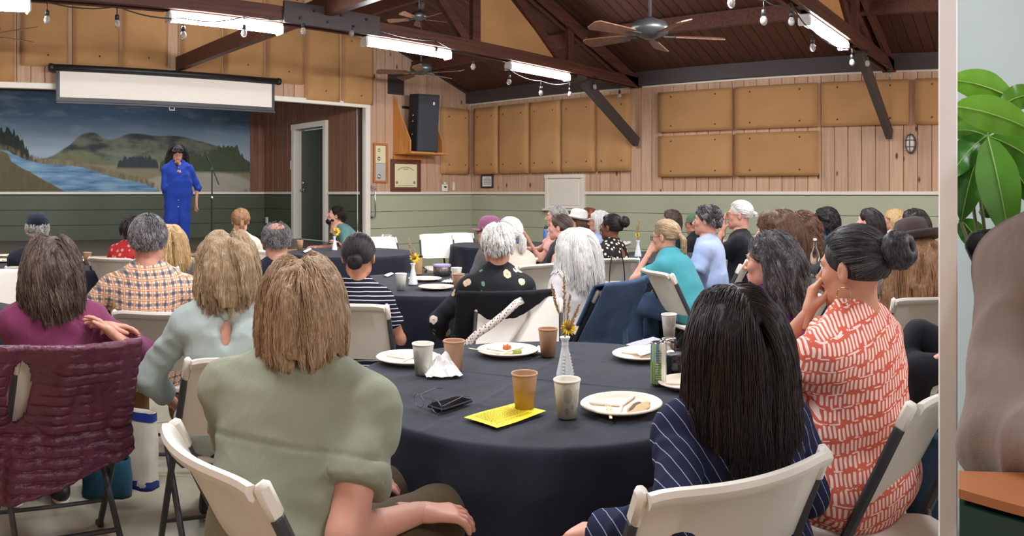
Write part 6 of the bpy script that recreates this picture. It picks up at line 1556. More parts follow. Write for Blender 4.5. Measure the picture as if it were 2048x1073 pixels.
def vase(px, y, label, h_=.165, flower=None, grasses=(), z=TBL, fac=1.0):
    p = on_table(px, y, z); o = empty('bud_vase', p, 0, label, 'vase', 'milk glass bud vases')
    N = 32; prof = [(0, .003), (.034, 0), (.036, .006), (.033, .02), (.027, .05), (.021, .08), (.015, .115), (.0125, .13), (.0145, .134), (.0125, .14), (.015, .15), (.021, .163), (.0205, .166), (.012, .15), (.009, .12), (0, .1)]
    m = MB(); k = h_ / .166; m.lathe([(r * k, zz * k) for r, zz in prof], N)
    for i, q in enumerate(m.v):
        rr = sqrt(q.x ** 2 + q.y ** 2)
        if .012 < q.z / k < .115: a = math.atan2(q.y, q.x); s_ = 1 + .05 * cos(a * 6); q.x *= s_; q.y *= s_
    b = m.build('glass_body', M_milk, o, True)
    for a in range(0, 6):
        for j in range(7):
            zz = (.016 + .013 * j) * k; r = np.interp(zz / k, [q[1] for q in prof[1:8]], [q[0] for q in prof[1:8]]) * k * 1.03
            if a % 2 == 0: q = MB(); q.box((cos(a * pi / 3 - .6) * r, sin(a * pi / 3 - .6) * r, zz), (.006, .006, .004)); q.build('embossed_bead', M_milk, b)
    top = Vector((0, 0, h_ - .006))
    def stalk(name, fx, fy, nm_mat, r=.0014):
        e = Vector(P(fx, fy, p.xy.length)) - p; m = MB(); mid_ = top.lerp(e, .5) + Vector((0, 0, .01)); m.tube([top * .4, top, mid_, e], r, 5); return m.build(name, nm_mat, o, True), e
    if flower:
        st, e = stalk('flower_stem', flower[0], flower[1], M_stem, .0022); R = flower[2]
        cd = (Vector((0, 0, H)) - (p + e)); cd.z *= .6; cd.normalize(); Q = cd.to_track_quat('Z', 'Y').to_matrix().to_4x4(); Q.translation = e
        m = MB(); m.lathe([(0, .008), (R * .3, .005), (R * .34, 0), (0, -.004)], 16, M=Q); fl_ = m.build('flower_heart', M_cen, o, True)
        for i in range(17):
            a = 2 * pi * i / 17 + random.uniform(-.1, .1); L = R * random.uniform(.85, 1.1); dz = random.uniform(-.3, .15) * R
            M = Q @ Matrix.Rotation(a, 4, 'Z'); m = MB(); wd = R * .14
            m.add([(R * .25, -wd * .5, 0), (R * .6, -wd, dz * .4), (L, 0, dz), (R * .6, wd, dz * .4), (R * .25, wd * .5, 0), (R * .6, 0, dz * .4 + .003)], [(0, 1, 5), (1, 2, 5), (2, 3, 5), (3, 4, 5), (4, 0, 5)], M); m.build('petal', M_pet, fl_)
    for fx, fy, ln in grasses:
        st, e = stalk('grass_stem', fx, fy, M_stem, .0011 * fac); d = (e - top).normalized(); m = MB(); rg = random.Random(int(fx * 7 + fy))
        for k in range(40):
            c = e - d * (ln * k / 40); a = rg.uniform(0, 6.28); u = d.orthogonal().normalized(); u = Matrix.Rotation(a, 3, d) @ u; q = c + u * (.006 * fac * sin(pi * (k + 2) / 44) + .002) + d * .01
            m.tube([c, (c + q) / 2 + u * .001, q], [.0022 * fac, .0026 * fac, .0004], 5)
        tag(m.build('seed_head', M_dry, st, True), kind='stuff')
    return o
# --- nearest table
plate(816, 722, 'paper plate with scraps half behind the leaf-printed cup', .3, 'scraps'); cup(846, 748, 'leaf-printed white cup in front of the plate of scraps', False)
cup(908, 741, 'brown cup behind the crumpled white napkin'); napkin(884, 748, 'crumpled white napkin leaning on the brown cup', .072, hh=.105, seed=1)
plate(1015, 707, 'paper plate with salad leftovers and a fork', .2, 'salad'); fork((938, 697), (1000, 708), 'wooden fork resting on the plate of salad leftovers')
cup(1096, 712, 'brown cup beside the plate of salad leftovers'); napkin(1074, 706, 'small crumpled napkin tucked against the far brown cup', .03, hh=.04, seed=2)
vase(1130, 757, 'milk glass bud vase with sunflower and dry grasses on the nearest table', .158, (1137, 655, .034), ((1103, 572, .11), (1128, 556, .12), (1140, 592, .10), (1158, 612, .09), (1146, 640, .05)))
cup(1049, 819, 'brown cup standing on the yellow sheet'); cup(1134, 834, 'leaf-printed white cup between the yellow sheet and the empty plate', False)
plate(1243, 817, 'empty paper plate smeared with sauce, a fork in it', .35, 'sauce'); fork((1222, 838), (1216, 812), 'wooden fork lying in the sauce-smeared plate', TBL + .012)
def sheet(pts, label, mat, cat, name, lines=0, z=TBL + .004, par=None):
    q = [on_table(x, y, z) for x, y in pts]; c = sum(q, Vector()) / 4; o = empty(name, c, 0, label, cat); v = []
    N = 8
    for j in range(N + 1):
        for i in range(N + 1):
            u, w_ = i / N, j / N; a = q[0].lerp(q[1], u); b = q[3].lerp(q[2], u); r = a.lerp(b, w_) - c; r.z += .0015 * sin(u * 5 + w_ * 3); v.append(r)
    s = mesh_obj('sheet', v, [(j * (N + 1) + i, j * (N + 1) + i + 1, (j + 1) * (N + 1) + i + 1, (j + 1) * (N + 1) + i) for j in range(N) for i in range(N)], mat, o); md = s.modifiers.new('s', 'SOLIDIFY'); md.thickness = .0012
    if lines:
        m = MB(); rg = random.Random(3)
        for k in range(lines):
            w_ = .12 + .76 * k / lines
            if rg.random() < .18: continue
            x = .1
            while x < .88 - rg.random() * .15:
                wl = rg.uniform(.02, .06); A_ = q[0].lerp(q[1], x).lerp(q[3].lerp(q[2], x), w_) - c; B_ = q[0].lerp(q[1], x + wl).lerp(q[3].lerp(q[2], x + wl), w_) - c
                A_.z = B_.z = .0035; m.bar(A_, B_, .0018, .0006); x += wl + .014
        tag(m.build('printed_lines', plain('print_ink', (150, 120, 10), .8), o), kind='stuff')
    return o
sheet([(928, 836), (1028, 807), (1092, 824), (994, 857)], 'bright yellow printed sheet under the brown cup', plain('yellow_paper', (252, 232, 30), .6, nz=.01), 'paper', 'printed_sheet', 16)
# glasses and phone
pc = [on_table(x, y, TBL + .004) for x, y in ((850, 818), (925, 795), (945, 800), (878, 829))]
ph = empty('smartphone', sum(pc, Vector()) / 4, 0, 'black smartphone beside folded eyeglasses on the tablecloth', 'phone'); d_ = (pc[1] - pc[0]).normalized()
M = Matrix((d_, Vector((-d_.y, d_.x, 0)), Vector((0, 0, 1)))).transposed().to_4x4(); m = MB(); m.box((0, 0, .004), (.148, .072, .009), M, bev=.003); m.build('case', plain('phone_case', (20, 21, 26), .4), ph)
m = MB(); m.box((0, 0, .009), (.138, .064, .001), M); m.build('screen', plain('phone_screen', (16, 18, 24), .06), ph)
eg = empty('eyeglasses', on_table(862, 822), radians(0), 'wire eyeglasses lying against the black phone', 'eyeglasses'); M_fr = plain('glasses_wire', (110, 110, 116), .3, metal=.7)
A_, B_ = on_table(838, 815) - eg.location, on_table(873, 828) - eg.location
for k, c in enumerate((A_, B_)):
    u = (B_ - A_).normalized(); m = MB(); ring = [c + u * (.026 * cos(a)) + Vector((0, 0, .021 + .019 * sin(a))) + Vector((0.012, .02, 0)) * (.3 * sin(a)) for a in [2 * pi * i / 20 for i in range(21)]]
    m.tube(ring, .0012, 6); fr = m.build('lens_rim', M_fr, eg, True)
    m = MB(); m.v = [Vector(x) for x in ring[:-1]]; m.f = [list(range(20))]; m.m = [0]; g_ = NT('lens_glass').set(Base_Color=(1, 1, 1, 1), Transmission_Weight=1.0, Roughness=0.02, IOR=1.1).m; m.build('lens', g_, fr)
m = MB(); m.tube([A_ + u * .024 + Vector((0, 0, .026)), (A_ + B_) / 2 + Vector((0, 0, .031)), B_ - u * .024 + Vector((0, 0, .026))], .0012, 6); m.build('bridge', M_fr, eg)
for c, e in ((A_ - u * .026, on_table(885, 784)), (B_ + u * .026, on_table(940, 800))):
    e = e - eg.location; m = MB(); m.tube([c + Vector((0, 0, .028)), c.lerp(e, .75) + Vector((0, 0, .024)), e + Vector((0, 0, .012))], .0016, 6); m.build('temple', plain('temple_dark', (40, 40, 44), .4), eg)
# drinks can
t = NT('can_print'); v_ = t.obj(); s_ = t.sep(v_); an = t.math('ARCTAN2', s_[1], s_[0])
c_ = t.mix(t.math('GREATER_THAN', s_[2], .085), t.mix(band(t, an, .75, .5), lin((136, 176, 70)), lin((196, 214, 170))), t.mix(band(t, an, .75, .5, .4), lin((94, 140, 190)), lin((176, 206, 150))))
c_ = t.mix(t.math('LESS_THAN', t.math('ABSOLUTE', t.math('ADD', an, 1.9)), .32), c_, lin((206, 210, 208)))
t.set(Base_Color=c_, Roughness=.3, Metallic=.4); M_can = t.m
o = empty('drinks_can', on_table(1317, 769), az(1317) * 0, 'tall slim green and blue drinks can at the right of the nearest table', 'can')
m = MB(); m.lathe([(0, .006), (.022, .004), (.026, 0), (.0295, .008), (.0295, .142), (.0265, .152)], 28); bo = m.build('can_body', M_can, o, True)
m = MB(); m.lathe([(.0265, .151), (.027, .156), (.0245, .156), (.0235, .151), (0, .151)], 28); m.build('lid', M_chrome, o, True); m = MB(); m.box((0, .004, .1535), (.014, .024, .002), bev=.001); m.build('pull_tab', M_chrome, o)
m = MB(); dirc = -Vector((sin(az(1317)), cos(az(1317)), 0)); sd_ = Vector((-dirc.y, dirc.x, 0)); rg = random.Random(1)
for k in range(13):
    w_ = rg.uniform(.006, .013); c = dirc * .0297 + Vector((0, 0, .128 - k * .0088)); m.bar(c - sd_ * w_, c + sd_ * w_, .0006, .0028)
tag(m.build('fine_print', plain('can_ink', (92, 98, 104), .6), bo), kind='stuff')
plate(1287, 714, 'paper plate under a folded napkin behind the can', .1, 'clean'); sheet([(1262, 700), (1300, 688), (1318, 700), (1280, 712)], 'folded white napkin on the plate behind the can', M_napk, 'napkin', 'paper_napkin', 0, TBL + .026)
sheet([(1252, 690), (1306, 674), (1322, 680), (1268, 697)], 'pale violet booklet behind the plate by the can', plain('violet_paper', (170, 168, 196), .6), 'booklet', 'booklet', 0, TBL + .006)
cup(1338, 672, 'leaf-printed white cup behind the steel jar', False, .9)
def jar(px, y, label, r, h_, mat, lidm, z=TBL, cat='jar', name='lidded_jar', lid_h=.015):
    o = empty(name, on_table(px, y, z), 0, label, cat); m = MB(); m.lathe([(0, 0), (r * .96, 0), (r, .005), (r, h_ - .004), (r * .98, h_), (0, h_)], 32); m.build('vessel', mat, o, True)
    m = MB(); m.lathe([(0, h_ + lid_h), (r * .97, h_ + lid_h), (r * 1.03, h_ + lid_h - .004), (r * 1.03, h_ - .002), (r * .99, h_ - .003)], 32); m.build('lid', lidm, o, True); return o
M_steel = plain('steel', (176, 172, 170), .25, metal=1)
jar(1338, 706, 'small steel jar right of the drinks can', .032, .05, M_steel, M_steel)
jar(1347, 752, 'dark glass jar partly hidden by the brunette', .03, .07, plain('dark_glass', (26, 26, 32), .1), M_black)
plate(1376, 772, 'paper plate partly hidden by the brunette', .6, 'clean', r=.11)
# --- second table
vase(826, 570, 'milk glass bud vase with yellow flower and dry stalks on the second table', .165, (829, 516, .045), ((818, 480, .13), (828, 492, .12)), fac=1.6)
jar(836, 549, 'brown jar with a dark lid behind the white vase', .04, .15, plain('amber_jar', (190, 150, 106), .4), M_black); jar(884, 551, 'round steel food tin with a lilac lid', .075, .075, M_steel, plain('lilac', (170, 150, 196), .5), cat='tin', name='food_tin', lid_h=.02)
cup(802, 580, 'leaf-printed white cup left of the vase on the second table', False); cup(917, 581, 'brown cup beside the flowered blouse'); cup(913, 566, 'white cup behind the brown one by the flowered blouse', False)
plate(850, 561, 'paper plate behind the vase on the second table', .2, 'clean'); plate(873, 578, 'paper plate in the middle of the second table', .5, 'sauce'); napkin(899, 565, 'crumpled napkin between the plates on the second table', .05, hh=.03, seed=5)
sheet([(768, 551), (782, 545), (788, 548), (774, 554)], 'white slip of paper on the second table', M_napk, 'paper', 'paper_slip', 0, TBL + .004)
# --- far tables
vase(669, 501, 'milk glass vase with yellow flower before the crouching man', .17, (672, 464, .06), ((664, 452, .12), (673, 458, .1)), fac=2.4); cup(600, 500, 'brown cup on the far table by the balding man'); sheet([(606, 503), (620, 496), (624, 499), (610, 506)], 'folded white paper beside the far brown cup', M_napk, 'paper', 'folded_paper', 0, TBL + .01)
cup(938, 483, 'white cup on the far table by the green corner', False)
vase(1276, 514, 'white vase with dry stalk on the table behind the dotted dress', .18, (1275, 470, .03), ((1278, 440, .14), (1273, 452, .1)), fac=2.2)
cup(175, 529, 'brown cup on the table left of the plaid shirt'); plate(186, 524, 'paper plate under napkins left of the plaid shirt', 0, 'clean'); napkin(180, 522, 'crumpled napkins on the plate left of the plaid shirt', .07, hh=.05, seed=7); napkin(205, 526, 'loose napkin at the edge of the table by the plaid shirt', .06, hh=.03, seed=8)
plate(8, 524, 'paper plate at the far left table', 0, 'salad'); plate(18, 514, 'paper plate at the back of the far left table', 0, 'clean')
plate(8, 640, 'paper plate on the table cut by the left edge', 0, 'scraps'); fork((2, 652), (30, 642), 'wooden fork on the table cut by the left edge'); cup(-14, 612, 'leaf-printed cup on the table cut by the left edge', False)
plate(1748, 552, 'paper plate on the table behind the orange dress', 0, 'clean')
for bx, by, lb in ((1034, 470, 'blue sports bottle behind the white ponytail'), (1092, 474, 'blue sports bottle beside the woman in pink')):
    o = empty('sports_bottle', on_table(bx, 486), 0, lb, 'bottle', 'blue sports bottles'); m = MB(); m.lathe([(0, 0), (.036, 0), (.037, .01), (.037, .17), (.03, .19), (.022, .2)], 20); m.build('bottle_body', plain('bottle_blue', (70, 120, 186), .35), o, True); m = MB(); m.lathe([(.025, .198), (.025, .225), (.012, .232), (.012, .25), (0, .25)], 16); m.build('cap', M_black, o, True)
# clear bottle
o = empty('glass_bottle', on_table(1630, 553), 0, 'clear glass swing-top bottle of water on a table at the right', 'bottle'); M_gl = NT('clear_glass').set(Base_Color=(.96, .98, .97, 1), Transmission_Weight=1.0, Roughness=.02, IOR=1.45).m
m = MB(); m.lathe([(0, .004), (.04, .0), (.0425, .006), (.0425, .16), (.038, .19), (.02, .235), (.0145, .26), (.0145, .29), (.0175, .292), (.0175, .3), (.0125, .3), (.0115, .26), (.017, .234), (.035, .188), (.0395, .16), (.0395, .01), (0, .008)], 28); m.build('glass_body', M_gl, o, True)
m = MB(); m.lathe([(.012, .296), (.016, .302), (.014, .318), (0, .322)], 16); m.build('stopper', M_milk, o, True); m = MB(); m.tube([(-.018, 0, .27), (-.022, 0, .30), (-.008, 0, .325), (.008, 0, .325), (.022, 0, .30), (.018, 0, .27)], .0016, 6); m.build('wire_bail', M_chrome, o)

# ================================================================ CLOTHES AND BAGS ON CHAIRS AND FLOOR
def drape(chair, name, label, cat, mat, x0, x1, zl, zr, front=.25, quilt=0, hole=None, thick=.014, flare=.06, seed=0, out=.02):
    NX, NZ = (72, 110) if hole else (30, 54); v = []; f = []
    def yp(z): return -.115 - (z - .50) * .5
    for j in range(NZ + 1):
        t_ = j / NZ
        for i in range(NX + 1):
            u = i / NX; x = x0 + (x1 - x0) * u; cv = -.058 * max(0, 1 - (x / .226) ** 2); zb = zl + (zr - zl) * u; Lb = .895 - zb; s_ = -front + t_ * (Lb + front)
            if s_ < 0: z = .895 + s_; y = yp(z) + cv + .012
            elif True:
                z = .895 - max(0, s_ - .05); y = yp(min(.895, z)) + cv - .035 - out * min(1, s_ / .05)
                if z < .55: y = yp(.55) + cv - .035 - out - .10 * (.55 - z)
                if s_ < .05: z = .895 + .012 * sin(pi * s_ / .05)
            w_ = 1 + flare * max(0, .9 - z); fo = .018 * mnoise.noise((x * 9 + seed, z * 2.5, seed)) + .010 * mnoise.noise((x * 22, z * 6, seed + 5))
            if quilt: fo += .008 * abs(sin(z * pi / quilt)) ** .6
            v.append((x * w_, y - abs(fo) * (1 if s_ > 0 else -.3) - (fo if s_ > .1 else 0), z))
    for j in range(NZ):
        for i in range(NX):
            a = j * (NX + 1) + i; c = v[a]
            if hole and ((c[0] - hole[0]) / hole[2]) ** 2 + ((c[2] - hole[1]) / hole[3]) ** 2 < 1: continue
            f.append((a, a + 1, a + NX + 2, a + NX + 1))
    o = mesh_obj(name, v, f, mat, None, True); o.location = chair.location; o.rotation_euler = chair.rotation_euler; tag(o, label, cat); md = o.modifiers.new('s', 'SOLIDIFY'); md.thickness = thick; md.offset = 0; return o
t = NT('quilted_maroon'); v_ = t.obj(); t.set(Base_Color=t.mix(t.noise(v_, 7, 4), lin((66, 22, 42)), lin((108, 44, 68))), Roughness=.42, Specular_IOR_Level=.5); t.bump(t.math('ADD', t.noise(v_, 26, 4), t.math('MULTIPLY', t.noise(t.obj((1, 1, 4)), 10, 2), .6)), .5, .02)
drape(PUR['chair'], 'quilted_vest', 'maroon quilted vest draped over the chair of the woman in plum', 'vest', t.m, -.34, .215, .20, .40, .10, .042, hole=(-.235, .73, .045, .13), flare=.34, seed=3)
drape(FLO['chair'], 'black_jacket', 'black jacket hung over the chair of the woman in black florals', 'jacket', CL['black'], -.27, .27, .30, .34, .25, 0, seed=8, flare=.1)
drape(WHI['chair'], 'denim_jacket', 'dark denim jacket hung over the chair of the white-haired woman', 'jacket', CL['denim'], -.27, .27, .26, .30, .25, 0, seed=12, flare=.15)
# patterned strap over the empty chair
t, v = pat('strap_print'); vo = t.n('ShaderNodeTexVoronoi', ins={'Vector': v, 'Scale': 75.0, 'Randomness': .15}); t.set(Base_Color=t.mix(t.math('LESS_THAN', vo.outputs['Distance'], .33), lin((206, 194, 186)), lin((104, 74, 74))), Roughness=.8); M_strap = t.m
def ribbon(name, pts, wd, mat, label, cat, parent=None, up=(0, 0, 1), th=.003):
    pts = [Vector(p) for p in pts]; v = []; n = len(pts)
    for i, p in enumerate(pts):
        d = (pts[min(i + 1, n - 1)] - pts[max(i - 1, 0)]).normalized(); c = Vector((0, 0, H)) - p; s_ = d.cross(c).normalized() * wd / 2; v += [p - s_, p + s_]
    o = mesh_obj(name, v, [(2 * i, 2 * i + 1, 2 * i + 3, 2 * i + 2) for i in range(n - 1)], mat, parent, True); md = o.modifiers.new('s', 'SOLIDIFY'); md.thickness = th
    if label: tag(o, label, cat)
    return o
ribbon('bag_strap', [P(1046, 600, 4.10), P(1034, 606, 4.03), P(1010, 628, 3.97), P(980, 652, 3.92), P(955, 668, 3.90), P(938, 684, 3.87), P(930, 700, 3.86), P(932, 740, 3.85)], .04, M_strap, 'patterned bag strap slung over the empty white chair', 'strap')
# canvas bag on the chair of the dotted dress
def tote(p, rz, w_, d_, h_, mat, label, base=None, straps=True, name='tote_bag', top=None, cat='bag', seed=0, strap_mat=None, sl=.25):
    o = empty(name, p, rz, label, cat); N = 12; v = []; rings = 9
    for j in range(rings + 1):
        t_ = j / rings; z = h_ * t_; sx = w_ / 2 * (1 - .06 * t_ + .05 * sin(t_ * 3)); sy = d_ / 2 * (1 - .45 * t_ ** 2)
        for i in range(N * 2):
            a = 2 * pi * i / (N * 2); q = 4.0; c_, s_ = cos(a), sin(a); r = (abs(c_) ** q + abs(s_) ** q) ** (-1 / q); v.append((c_ * r * sx + .01 * mnoise.noise((z * 9, a, seed)), s_ * r * sy + .014 * mnoise.noise((a * 2, z * 8, seed + 2)), z))
    n = N * 2; f = [[j * n + i, j * n + (i + 1) % n, (j + 1) * n + (i + 1) % n, (j + 1) * n + i] for j in range(rings) for i in range(n)] + [list(range(n))[::-1]]
    b = mesh_obj('bag_body', v, f, mat, o, True); md = b.modifiers.new('s', 'SOLIDIFY'); md.thickness = .004
    if base: m = MB(); m.v = [Vector((x * 1.02, y * 1.04, z * .55 - .002)) for x, y, z in v[:3 * n]]; m.f = f[:2 * n] + [list(range(n))[::-1]]; m.m = [0] * len(m.f); m.build('bag_base', base, o, True)
    if top: m = MB(); m.v = [Vector((x * 1.02, y * 1.04, z + .001)) for x, y, z in v[8 * n:]]; m.f = [[j * n + i, j * n + (i + 1) % n, (j + 1) * n + (i + 1) % n, (j + 1) * n + i] for j in range(rings - 8) for i in range(n)]; m.m = [0] * len(m.f); m.build('bag_trim', top, o, True)
    if straps:
        for sy in (-1, 1):
            m = MB(); pts = [Vector((w_ * .25 * cos(a) * 1.0, sy * d_ * .28, h_ - .01 + sl * sin(a))) for a in [pi * i / 12 for i in range(13)]]
            for i in range(12): m.bar(pts[i], pts[i + 1], .004, .03, up=(0, 1, 0))
            m.build('strap', strap_mat or mat, o)
    return o
M_canvas = cloth_mat('canvas', (226, 216, 200), (204, 194, 178)); M_roy = cloth_mat('royal_trim', (40, 62, 140), (28, 44, 110)); M_blk = cloth_mat('black_nylon', (32, 32, 36), (20, 20, 24)); M_tealb = cloth_mat('teal_bag', (34, 76, 96), (24, 58, 76))
pz = P(1234, 636, 6.55); tote(Vector((pz.x, pz.y, pz.z)), -az(1234) + .1, .27, .06, .32, M_canvas, 'cream canvas bag hanging by black straps on the dotted dress chair', straps=True, strap_mat=M_blk, sl=.30)
tote(G(276, 3.72), -.9, .20, .12, .37, M_canvas, 'white canvas tote with blue trim standing on the floor', base=M_roy, top=M_roy, straps=False, seed=3)
tote(G(213, 3.62), -.25, .24, .16, .17, M_tealb, 'small teal bag on the floor beside the canvas tote', straps=False, name='shoulder_bag', seed=5)
m = MB(); 
for px, r, w_, d_, h_, lb, sd in ((1262, 7.9, .26, .18, .24, 'black handbag on the floor beyond the canvas bag', 1), (1306, 7.6, .32, .24, .28, 'black bag on the floor beside the turquoise shirt', 2), (1196, 7.2, .3, .2, .18, 'black bag on the floor under the dotted dress chair', 4)):
    tote(G(px, r), -az(px), w_, d_, h_, M_blk, lb, straps=sd == 1, name='handbag', seed=sd, sl=.1)
o = tote(G(1190, 4.55), -az(1190) - .1, .34, .2, .44, M_blk, 'black backpack with a white zip pull behind the nearest table', straps=False, name='backpack', seed=9)
m = MB(); m.tube([(-.15, -.11, .3), (0, -.125, .33), (.15, -.11, .3)], .004, 6); m.build('zip', M_char, o); m = MB(); m.tube([(.12, -.125, .31), (.125, -.14, .29), (.115, -.14, .27)], .005, 6); m.build('zip_pull', M_white, o)

# microphone stand on the stage
g = on_end(424, 480, 11.15); g = Vector((11.3 * sin(az(424)), 11.3 * cos(az(424)), SH)); o = empty('microphone_stand', g, -az(424), 'black boom microphone stand beside the woman in blue', 'microphone stand')
def zr(y): return H + (HY - y) / F * 11.3 - SH
m = MB(); m.tube([(0, 0, .02), (0, 0, zr(338))], .011, 8); m.build('pole', M_black, o); m = MB(); m.tube([(0, 0, .05), (0, 0, zr(398))], .016, 8); m.build('lower_tube', M_black, o)
m = MB(); m.lathe([(.02, zr(398)), (.024, zr(396)), (.02, zr(393))], 10); m.build('clutch', M_chrome, o)
for a in (0.5, 2.6, 4.7): m = MB(); m.tube([(0, 0, .1), (cos(a) * .28, sin(a) * .28, .012)], .008, 6); m.build('leg', M_black, o)
s_ = 11.3 / F; m = MB(); m.tube([((416 - 424) * s_, 0, zr(315)), ((438 - 424) * s_, 0, zr(370))], .009, 8); m.build('boom', M_black, o)
m = MB(); m.lathe([(0, -.03), (.025, -.03), (.025, .03), (0, .03)], 10, M=Matrix.Translation((0, -.01, zr(338))) @ Matrix.Rotation(pi / 2, 4, 'X')); m.build('boom_joint', M_black, o); m = MB(); m.tube([((414 - 424) * s_, 0, zr(312)), ((418 - 424) * s_, 0, zr(322))], .016, 8); m.build('microphone_clip', M_black, o)

o = empty('pull_cord', on_right(714, 386, SX - .06), -pi / 2, 'thin white cord hanging down the stage side wall beside the post', 'cord')
b = MB(); zt_, zb_ = on_right(714, 214, SX - .06).z - o.location.z, on_right(714, 462, SX - .06).z - o.location.z
b.tube([(0, 0, zt_), (.01, 0, zt_ * .3), (.03, -.01, zb_ * .6), (.02, 0, zb_)], .007, 6); b.build('cord', M_white, o, True); b = MB(); b.lathe([(0, -.05), (.014, -.045), (.01, 0), (0, .01)], 10, c=(.02, 0, zb_)); b.build('pull', M_white, o, True)
# ================================================================ WHITE DIVIDER WITH THE PALE BLUE CORNER BEHIND IT
a0 = az(1896); dv = Vector((sin(a0), cos(a0), 0)); R0, R1 = 1.25, 2.0; hwd = 19 / F * R0
o = empty('room_divider', dv * R0, -a0, 'white free-standing divider with a pale blue panel behind the plant', 'divider'); HD = 2.05
M_dw = plain('divider_white', (252, 254, 255), .5, nz=.005); M_db = plain('pale_blue_paint', (196, 212, 214), .6, nz=.02)
m = MB(); m.box((0, .02, HD / 2), (hwd * 2, .04, HD), bev=.002); m.build('end_post', M_dw, o)
m = MB(); m.box((0, (R1 - R0) / 2 + .02, HD / 2), (hwd * 1.6, R1 - R0 - .04, HD)); m.build('white_panel', M_dw, o)
m = MB(); m.box((.62, R1 - R0 + .02, HD / 2), (1.26, .04, HD)); m.build('blue_panel', M_db, o)
for x in (-.0, 1.2): m = MB(); m.box((x, R1 - R0 + .02, .02), (.05, .4, .04), bev=.01); m.build('foot', M_char, o)
# plant with finger-like leaves
t = NT('leaf_green'); v_ = t.obj(); oi = t.n('ShaderNodeObjectInfo'); t.set(Base_Color=t.mix(oi.outputs['Random'], t.mix(t.noise(v_, 20), lin((34, 92, 22)), lin((60, 124, 34))), lin((112, 170, 52))), Roughness=.35, Specular_IOR_Level=.5); M_leaf = t.m; M_vein = plain('leaf_vein', (150, 196, 96), .5)
RP = 1.62; pl = empty('potted_plant', G(1990, RP), 0, 'leafy green potted plant before the pale blue panel', 'plant'); p0 = pl.location.copy()
def leaf(a, b, wpx, ra, rb, droop=.02):
    A_, B_ = P(a[0], a[1], ra) - p0, P(b[0], b[1], rb) - p0; d = B_ - A_; L = d.length; d.normalize(); c = (Vector((0, 0, H)) - p0 - A_).normalized(); s_ = d.cross(c).normalized(); nn = s_.cross(d); w_ = wpx / F * ra / 2
    N = 12; v = []
    for i in range(N + 1):
        u = i / N; ww = w_ * (sin(pi * u ** .85) ** .8) + .001; ct = A_ + d * (L * u) - Vector((0, 0, droop * 4 * u * (u - .0) * .5)) + Vector((0, 0, droop * u * 2))
        for k in (-1, -.5, 0, .5, 1): v.append(ct + s_ * (ww * k) + nn * (-abs(k) * .18 * ww + .004 * sin(u * 22) * abs(k)))
    f = [(i * 5 + k, i * 5 + k + 1, (i + 1) * 5 + k + 1, (i + 1) * 5 + k) for i in range(N) for k in range(4)]
    o = mesh_obj('leaf', v, f, M_leaf, pl, True); m = MB(); m.tube([v[i * 5 + 2] + (nn * .0012 if nn.dot(Vector((0, 0, H)) - p0 - A_) > 0 else -nn * .0012) for i in range(0, N + 1, 2)], [.0018, .0016, .0014, .0012, .001, .0008, .0005], 5); m.build('vein', M_vein, o)
for a, b, w_, ra, rb in (((2030, 200), (1890, 160), 62, 1.6, 1.55), ((1905, 212), (2085, 272), 72, 1.5, 1.52), ((1995, 215), (2090, 190), 50, 1.58, 1.6), ((1973, 272), (1895, 360), 58, 1.55, 1.5), ((1973, 272), (1890, 268), 40, 1.56, 1.58), ((1976, 275), (2022, 490), 84, 1.52, 1.42),
      ((1978, 274), (2095, 345), 62, 1.56, 1.56), ((1975, 272), (2080, 420), 70, 1.6, 1.62), ((1952, 322), (1922, 445), 62, 1.55, 1.5), ((1966, 345), (1988, 440), 34, 1.62, 1.6), ((1958, 425), (2000, 424), 40, 1.62, 1.6), ((1940, 250), (1900, 230), 44, 1.66, 1.66), ((1920, 440), (1975, 520), 50, 1.66, 1.66), ((1975, 272), (1990, 200), 46, 1.66, 1.68), ((1960, 300), (1905, 420), 44, 1.66, 1.64)):
    leaf(a, b, w_, ra, rb)
L = lambda x, y, r: P(x, y, r) - p0
for pts in ([(1975, 272, 1.57), (1962, 330, 1.6), (1945, 400, 1.62), (1985, 700, 1.62)], [(1952, 322, 1.56), (1958, 380, 1.6), (1975, 500, 1.62)], [(1920, 440, 1.65), (1950, 520, 1.63)]):
    m = MB(); m.tube([L(*q) for q in pts], .004, 6); m.build('stem', M_stem, pl, True)
m = MB(); m.tube([L(1985, 690, 1.62), (0, 0, .3)], .016, 8); m.build('trunk', plain('bark', (120, 96, 70), .9), pl, True); m = MB(); m.lathe([(0, 0), (.11, 0), (.15, .28), (.155, .3), (.14, .3), (.13, .27), (0, .26)], 24); m.build('pot', plain('pot_dark', (52, 52, 56), .5), pl, True)
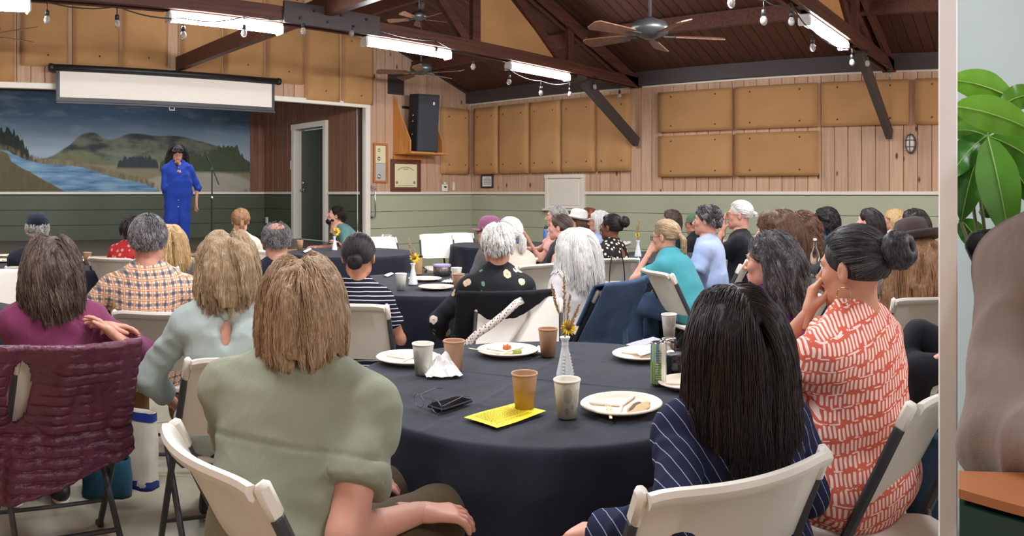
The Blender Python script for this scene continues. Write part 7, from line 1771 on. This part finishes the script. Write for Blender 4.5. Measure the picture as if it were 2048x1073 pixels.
# counter table and the person in the taupe jacket
tz = 1.07; a1, a2 = az(1917), az(2190)
q = [Vector((sin(a1), cos(a1), 0)) * .962, Vector((sin(a2), cos(a2), 0)) * .86, Vector((sin(a2), cos(a2), 0)) * 1.02, Vector((sin(a1), cos(a1), 0)) * 1.025]; c = sum(q, Vector()) / 4
o = empty('counter_table', c, 0, 'tall counter table with orange wood top and dark green front', 'table'); pl_ = [(x.x - c.x, x.y - c.y) for x in q]
m = MB(); m.prism(pl_, .012, Matrix.Translation((0, 0, tz - .012))); fixn(m.build('tabletop', plain('orange_wood', (160, 98, 60), .4, nz=.1), o))
m = MB(); m.prism([(x * .985, y * .985) for x, y in pl_], .9, Matrix.Translation((0, 0, tz - .92))); fixn(m.build('front_panel', plain('bottle_green', (20, 52, 44), .25, nz=.1), o))
m = MB(); m.prism([(x * .8, y * .8) for x, y in pl_], .15); fixn(m.build('plinth', M_black, o))
JK = person('person in a taupe jacket with an arm resting on the counter', 2225, 255, 1.24, 178, s=1.0, fem=True, lean=10, skin='tan', zfix=.27, shirt=CL['taupe'], sleeve='long', trousers=DT, wide=1.15, hair=dict(L=.2, c='brown', n=1500), ra=('w', 2300, 948, .97), rhint=(.8, .1, -1), la=('s', .05, .25, -.32), rhand='relaxed', q=.009, wr=.012)[1]
st = empty('bar_stool', JK['root'].location.copy(), 0, 'dark bar stool under the person in the taupe jacket', 'stool'); st.location.z = 0
m = MB(); m.lathe([(0, .70), (.17, .70), (.18, .72), (.17, .742), (0, .745)], 24); m.build('seat', M_black, st, True)
for a in range(4): m = MB(); m.tube([(cos(a * pi / 2 + .8) * .12, sin(a * pi / 2 + .8) * .12, .70), (cos(a * pi / 2 + .8) * .2, sin(a * pi / 2 + .8) * .2, 0)], .014, 8); m.build('leg', M_char, st)
m = MB(); m.lathe([(.168, .25), (.175, .258), (.168, .266)], 24); m.build('foot_ring', M_char, st, True)
# dark leather chair back showing between the leaves and the jacket
bk = empty('leather_chair', G(2010, 1.5), -az(2010), 'black leather chair back between the leaves and the jacket', 'chair'); bz = P(1990, 490, 1.5).z
f = Field((-.2, -.1, .5), (.3, .12, bz + .1), .01); f.cone((-.05, 0, bz), (.22, 0, bz + .01), .032, .035, .02); f.cone((-.045, .01, bz - .02), (-.02, .0, .75), .022, .018, .02); f.cone((.22, .01, bz - .02), (.2, .0, .75), .022, .018, .02)
f.ell((.09, .02, bz - .12), (.12, .02, .16), .03); vv, qq = f.mesh(2); mesh_obj('backrest', vv, qq, plain('black_leather', (20, 20, 24), .25), bk, True)
m = MB(); m.box((.09, -.05, .72), (.36, .34, .07), bev=.025); m.build('seat', plain('black_leather', (20, 20, 24), .25), bk)
for sx in (-.05, .23):
    for sy in (-.18, .08): m = MB(); m.tube([(sx, sy, .7), (sx * 1.1, sy * 1.2, 0)], .014, 8); m.build('leg', M_char, bk)
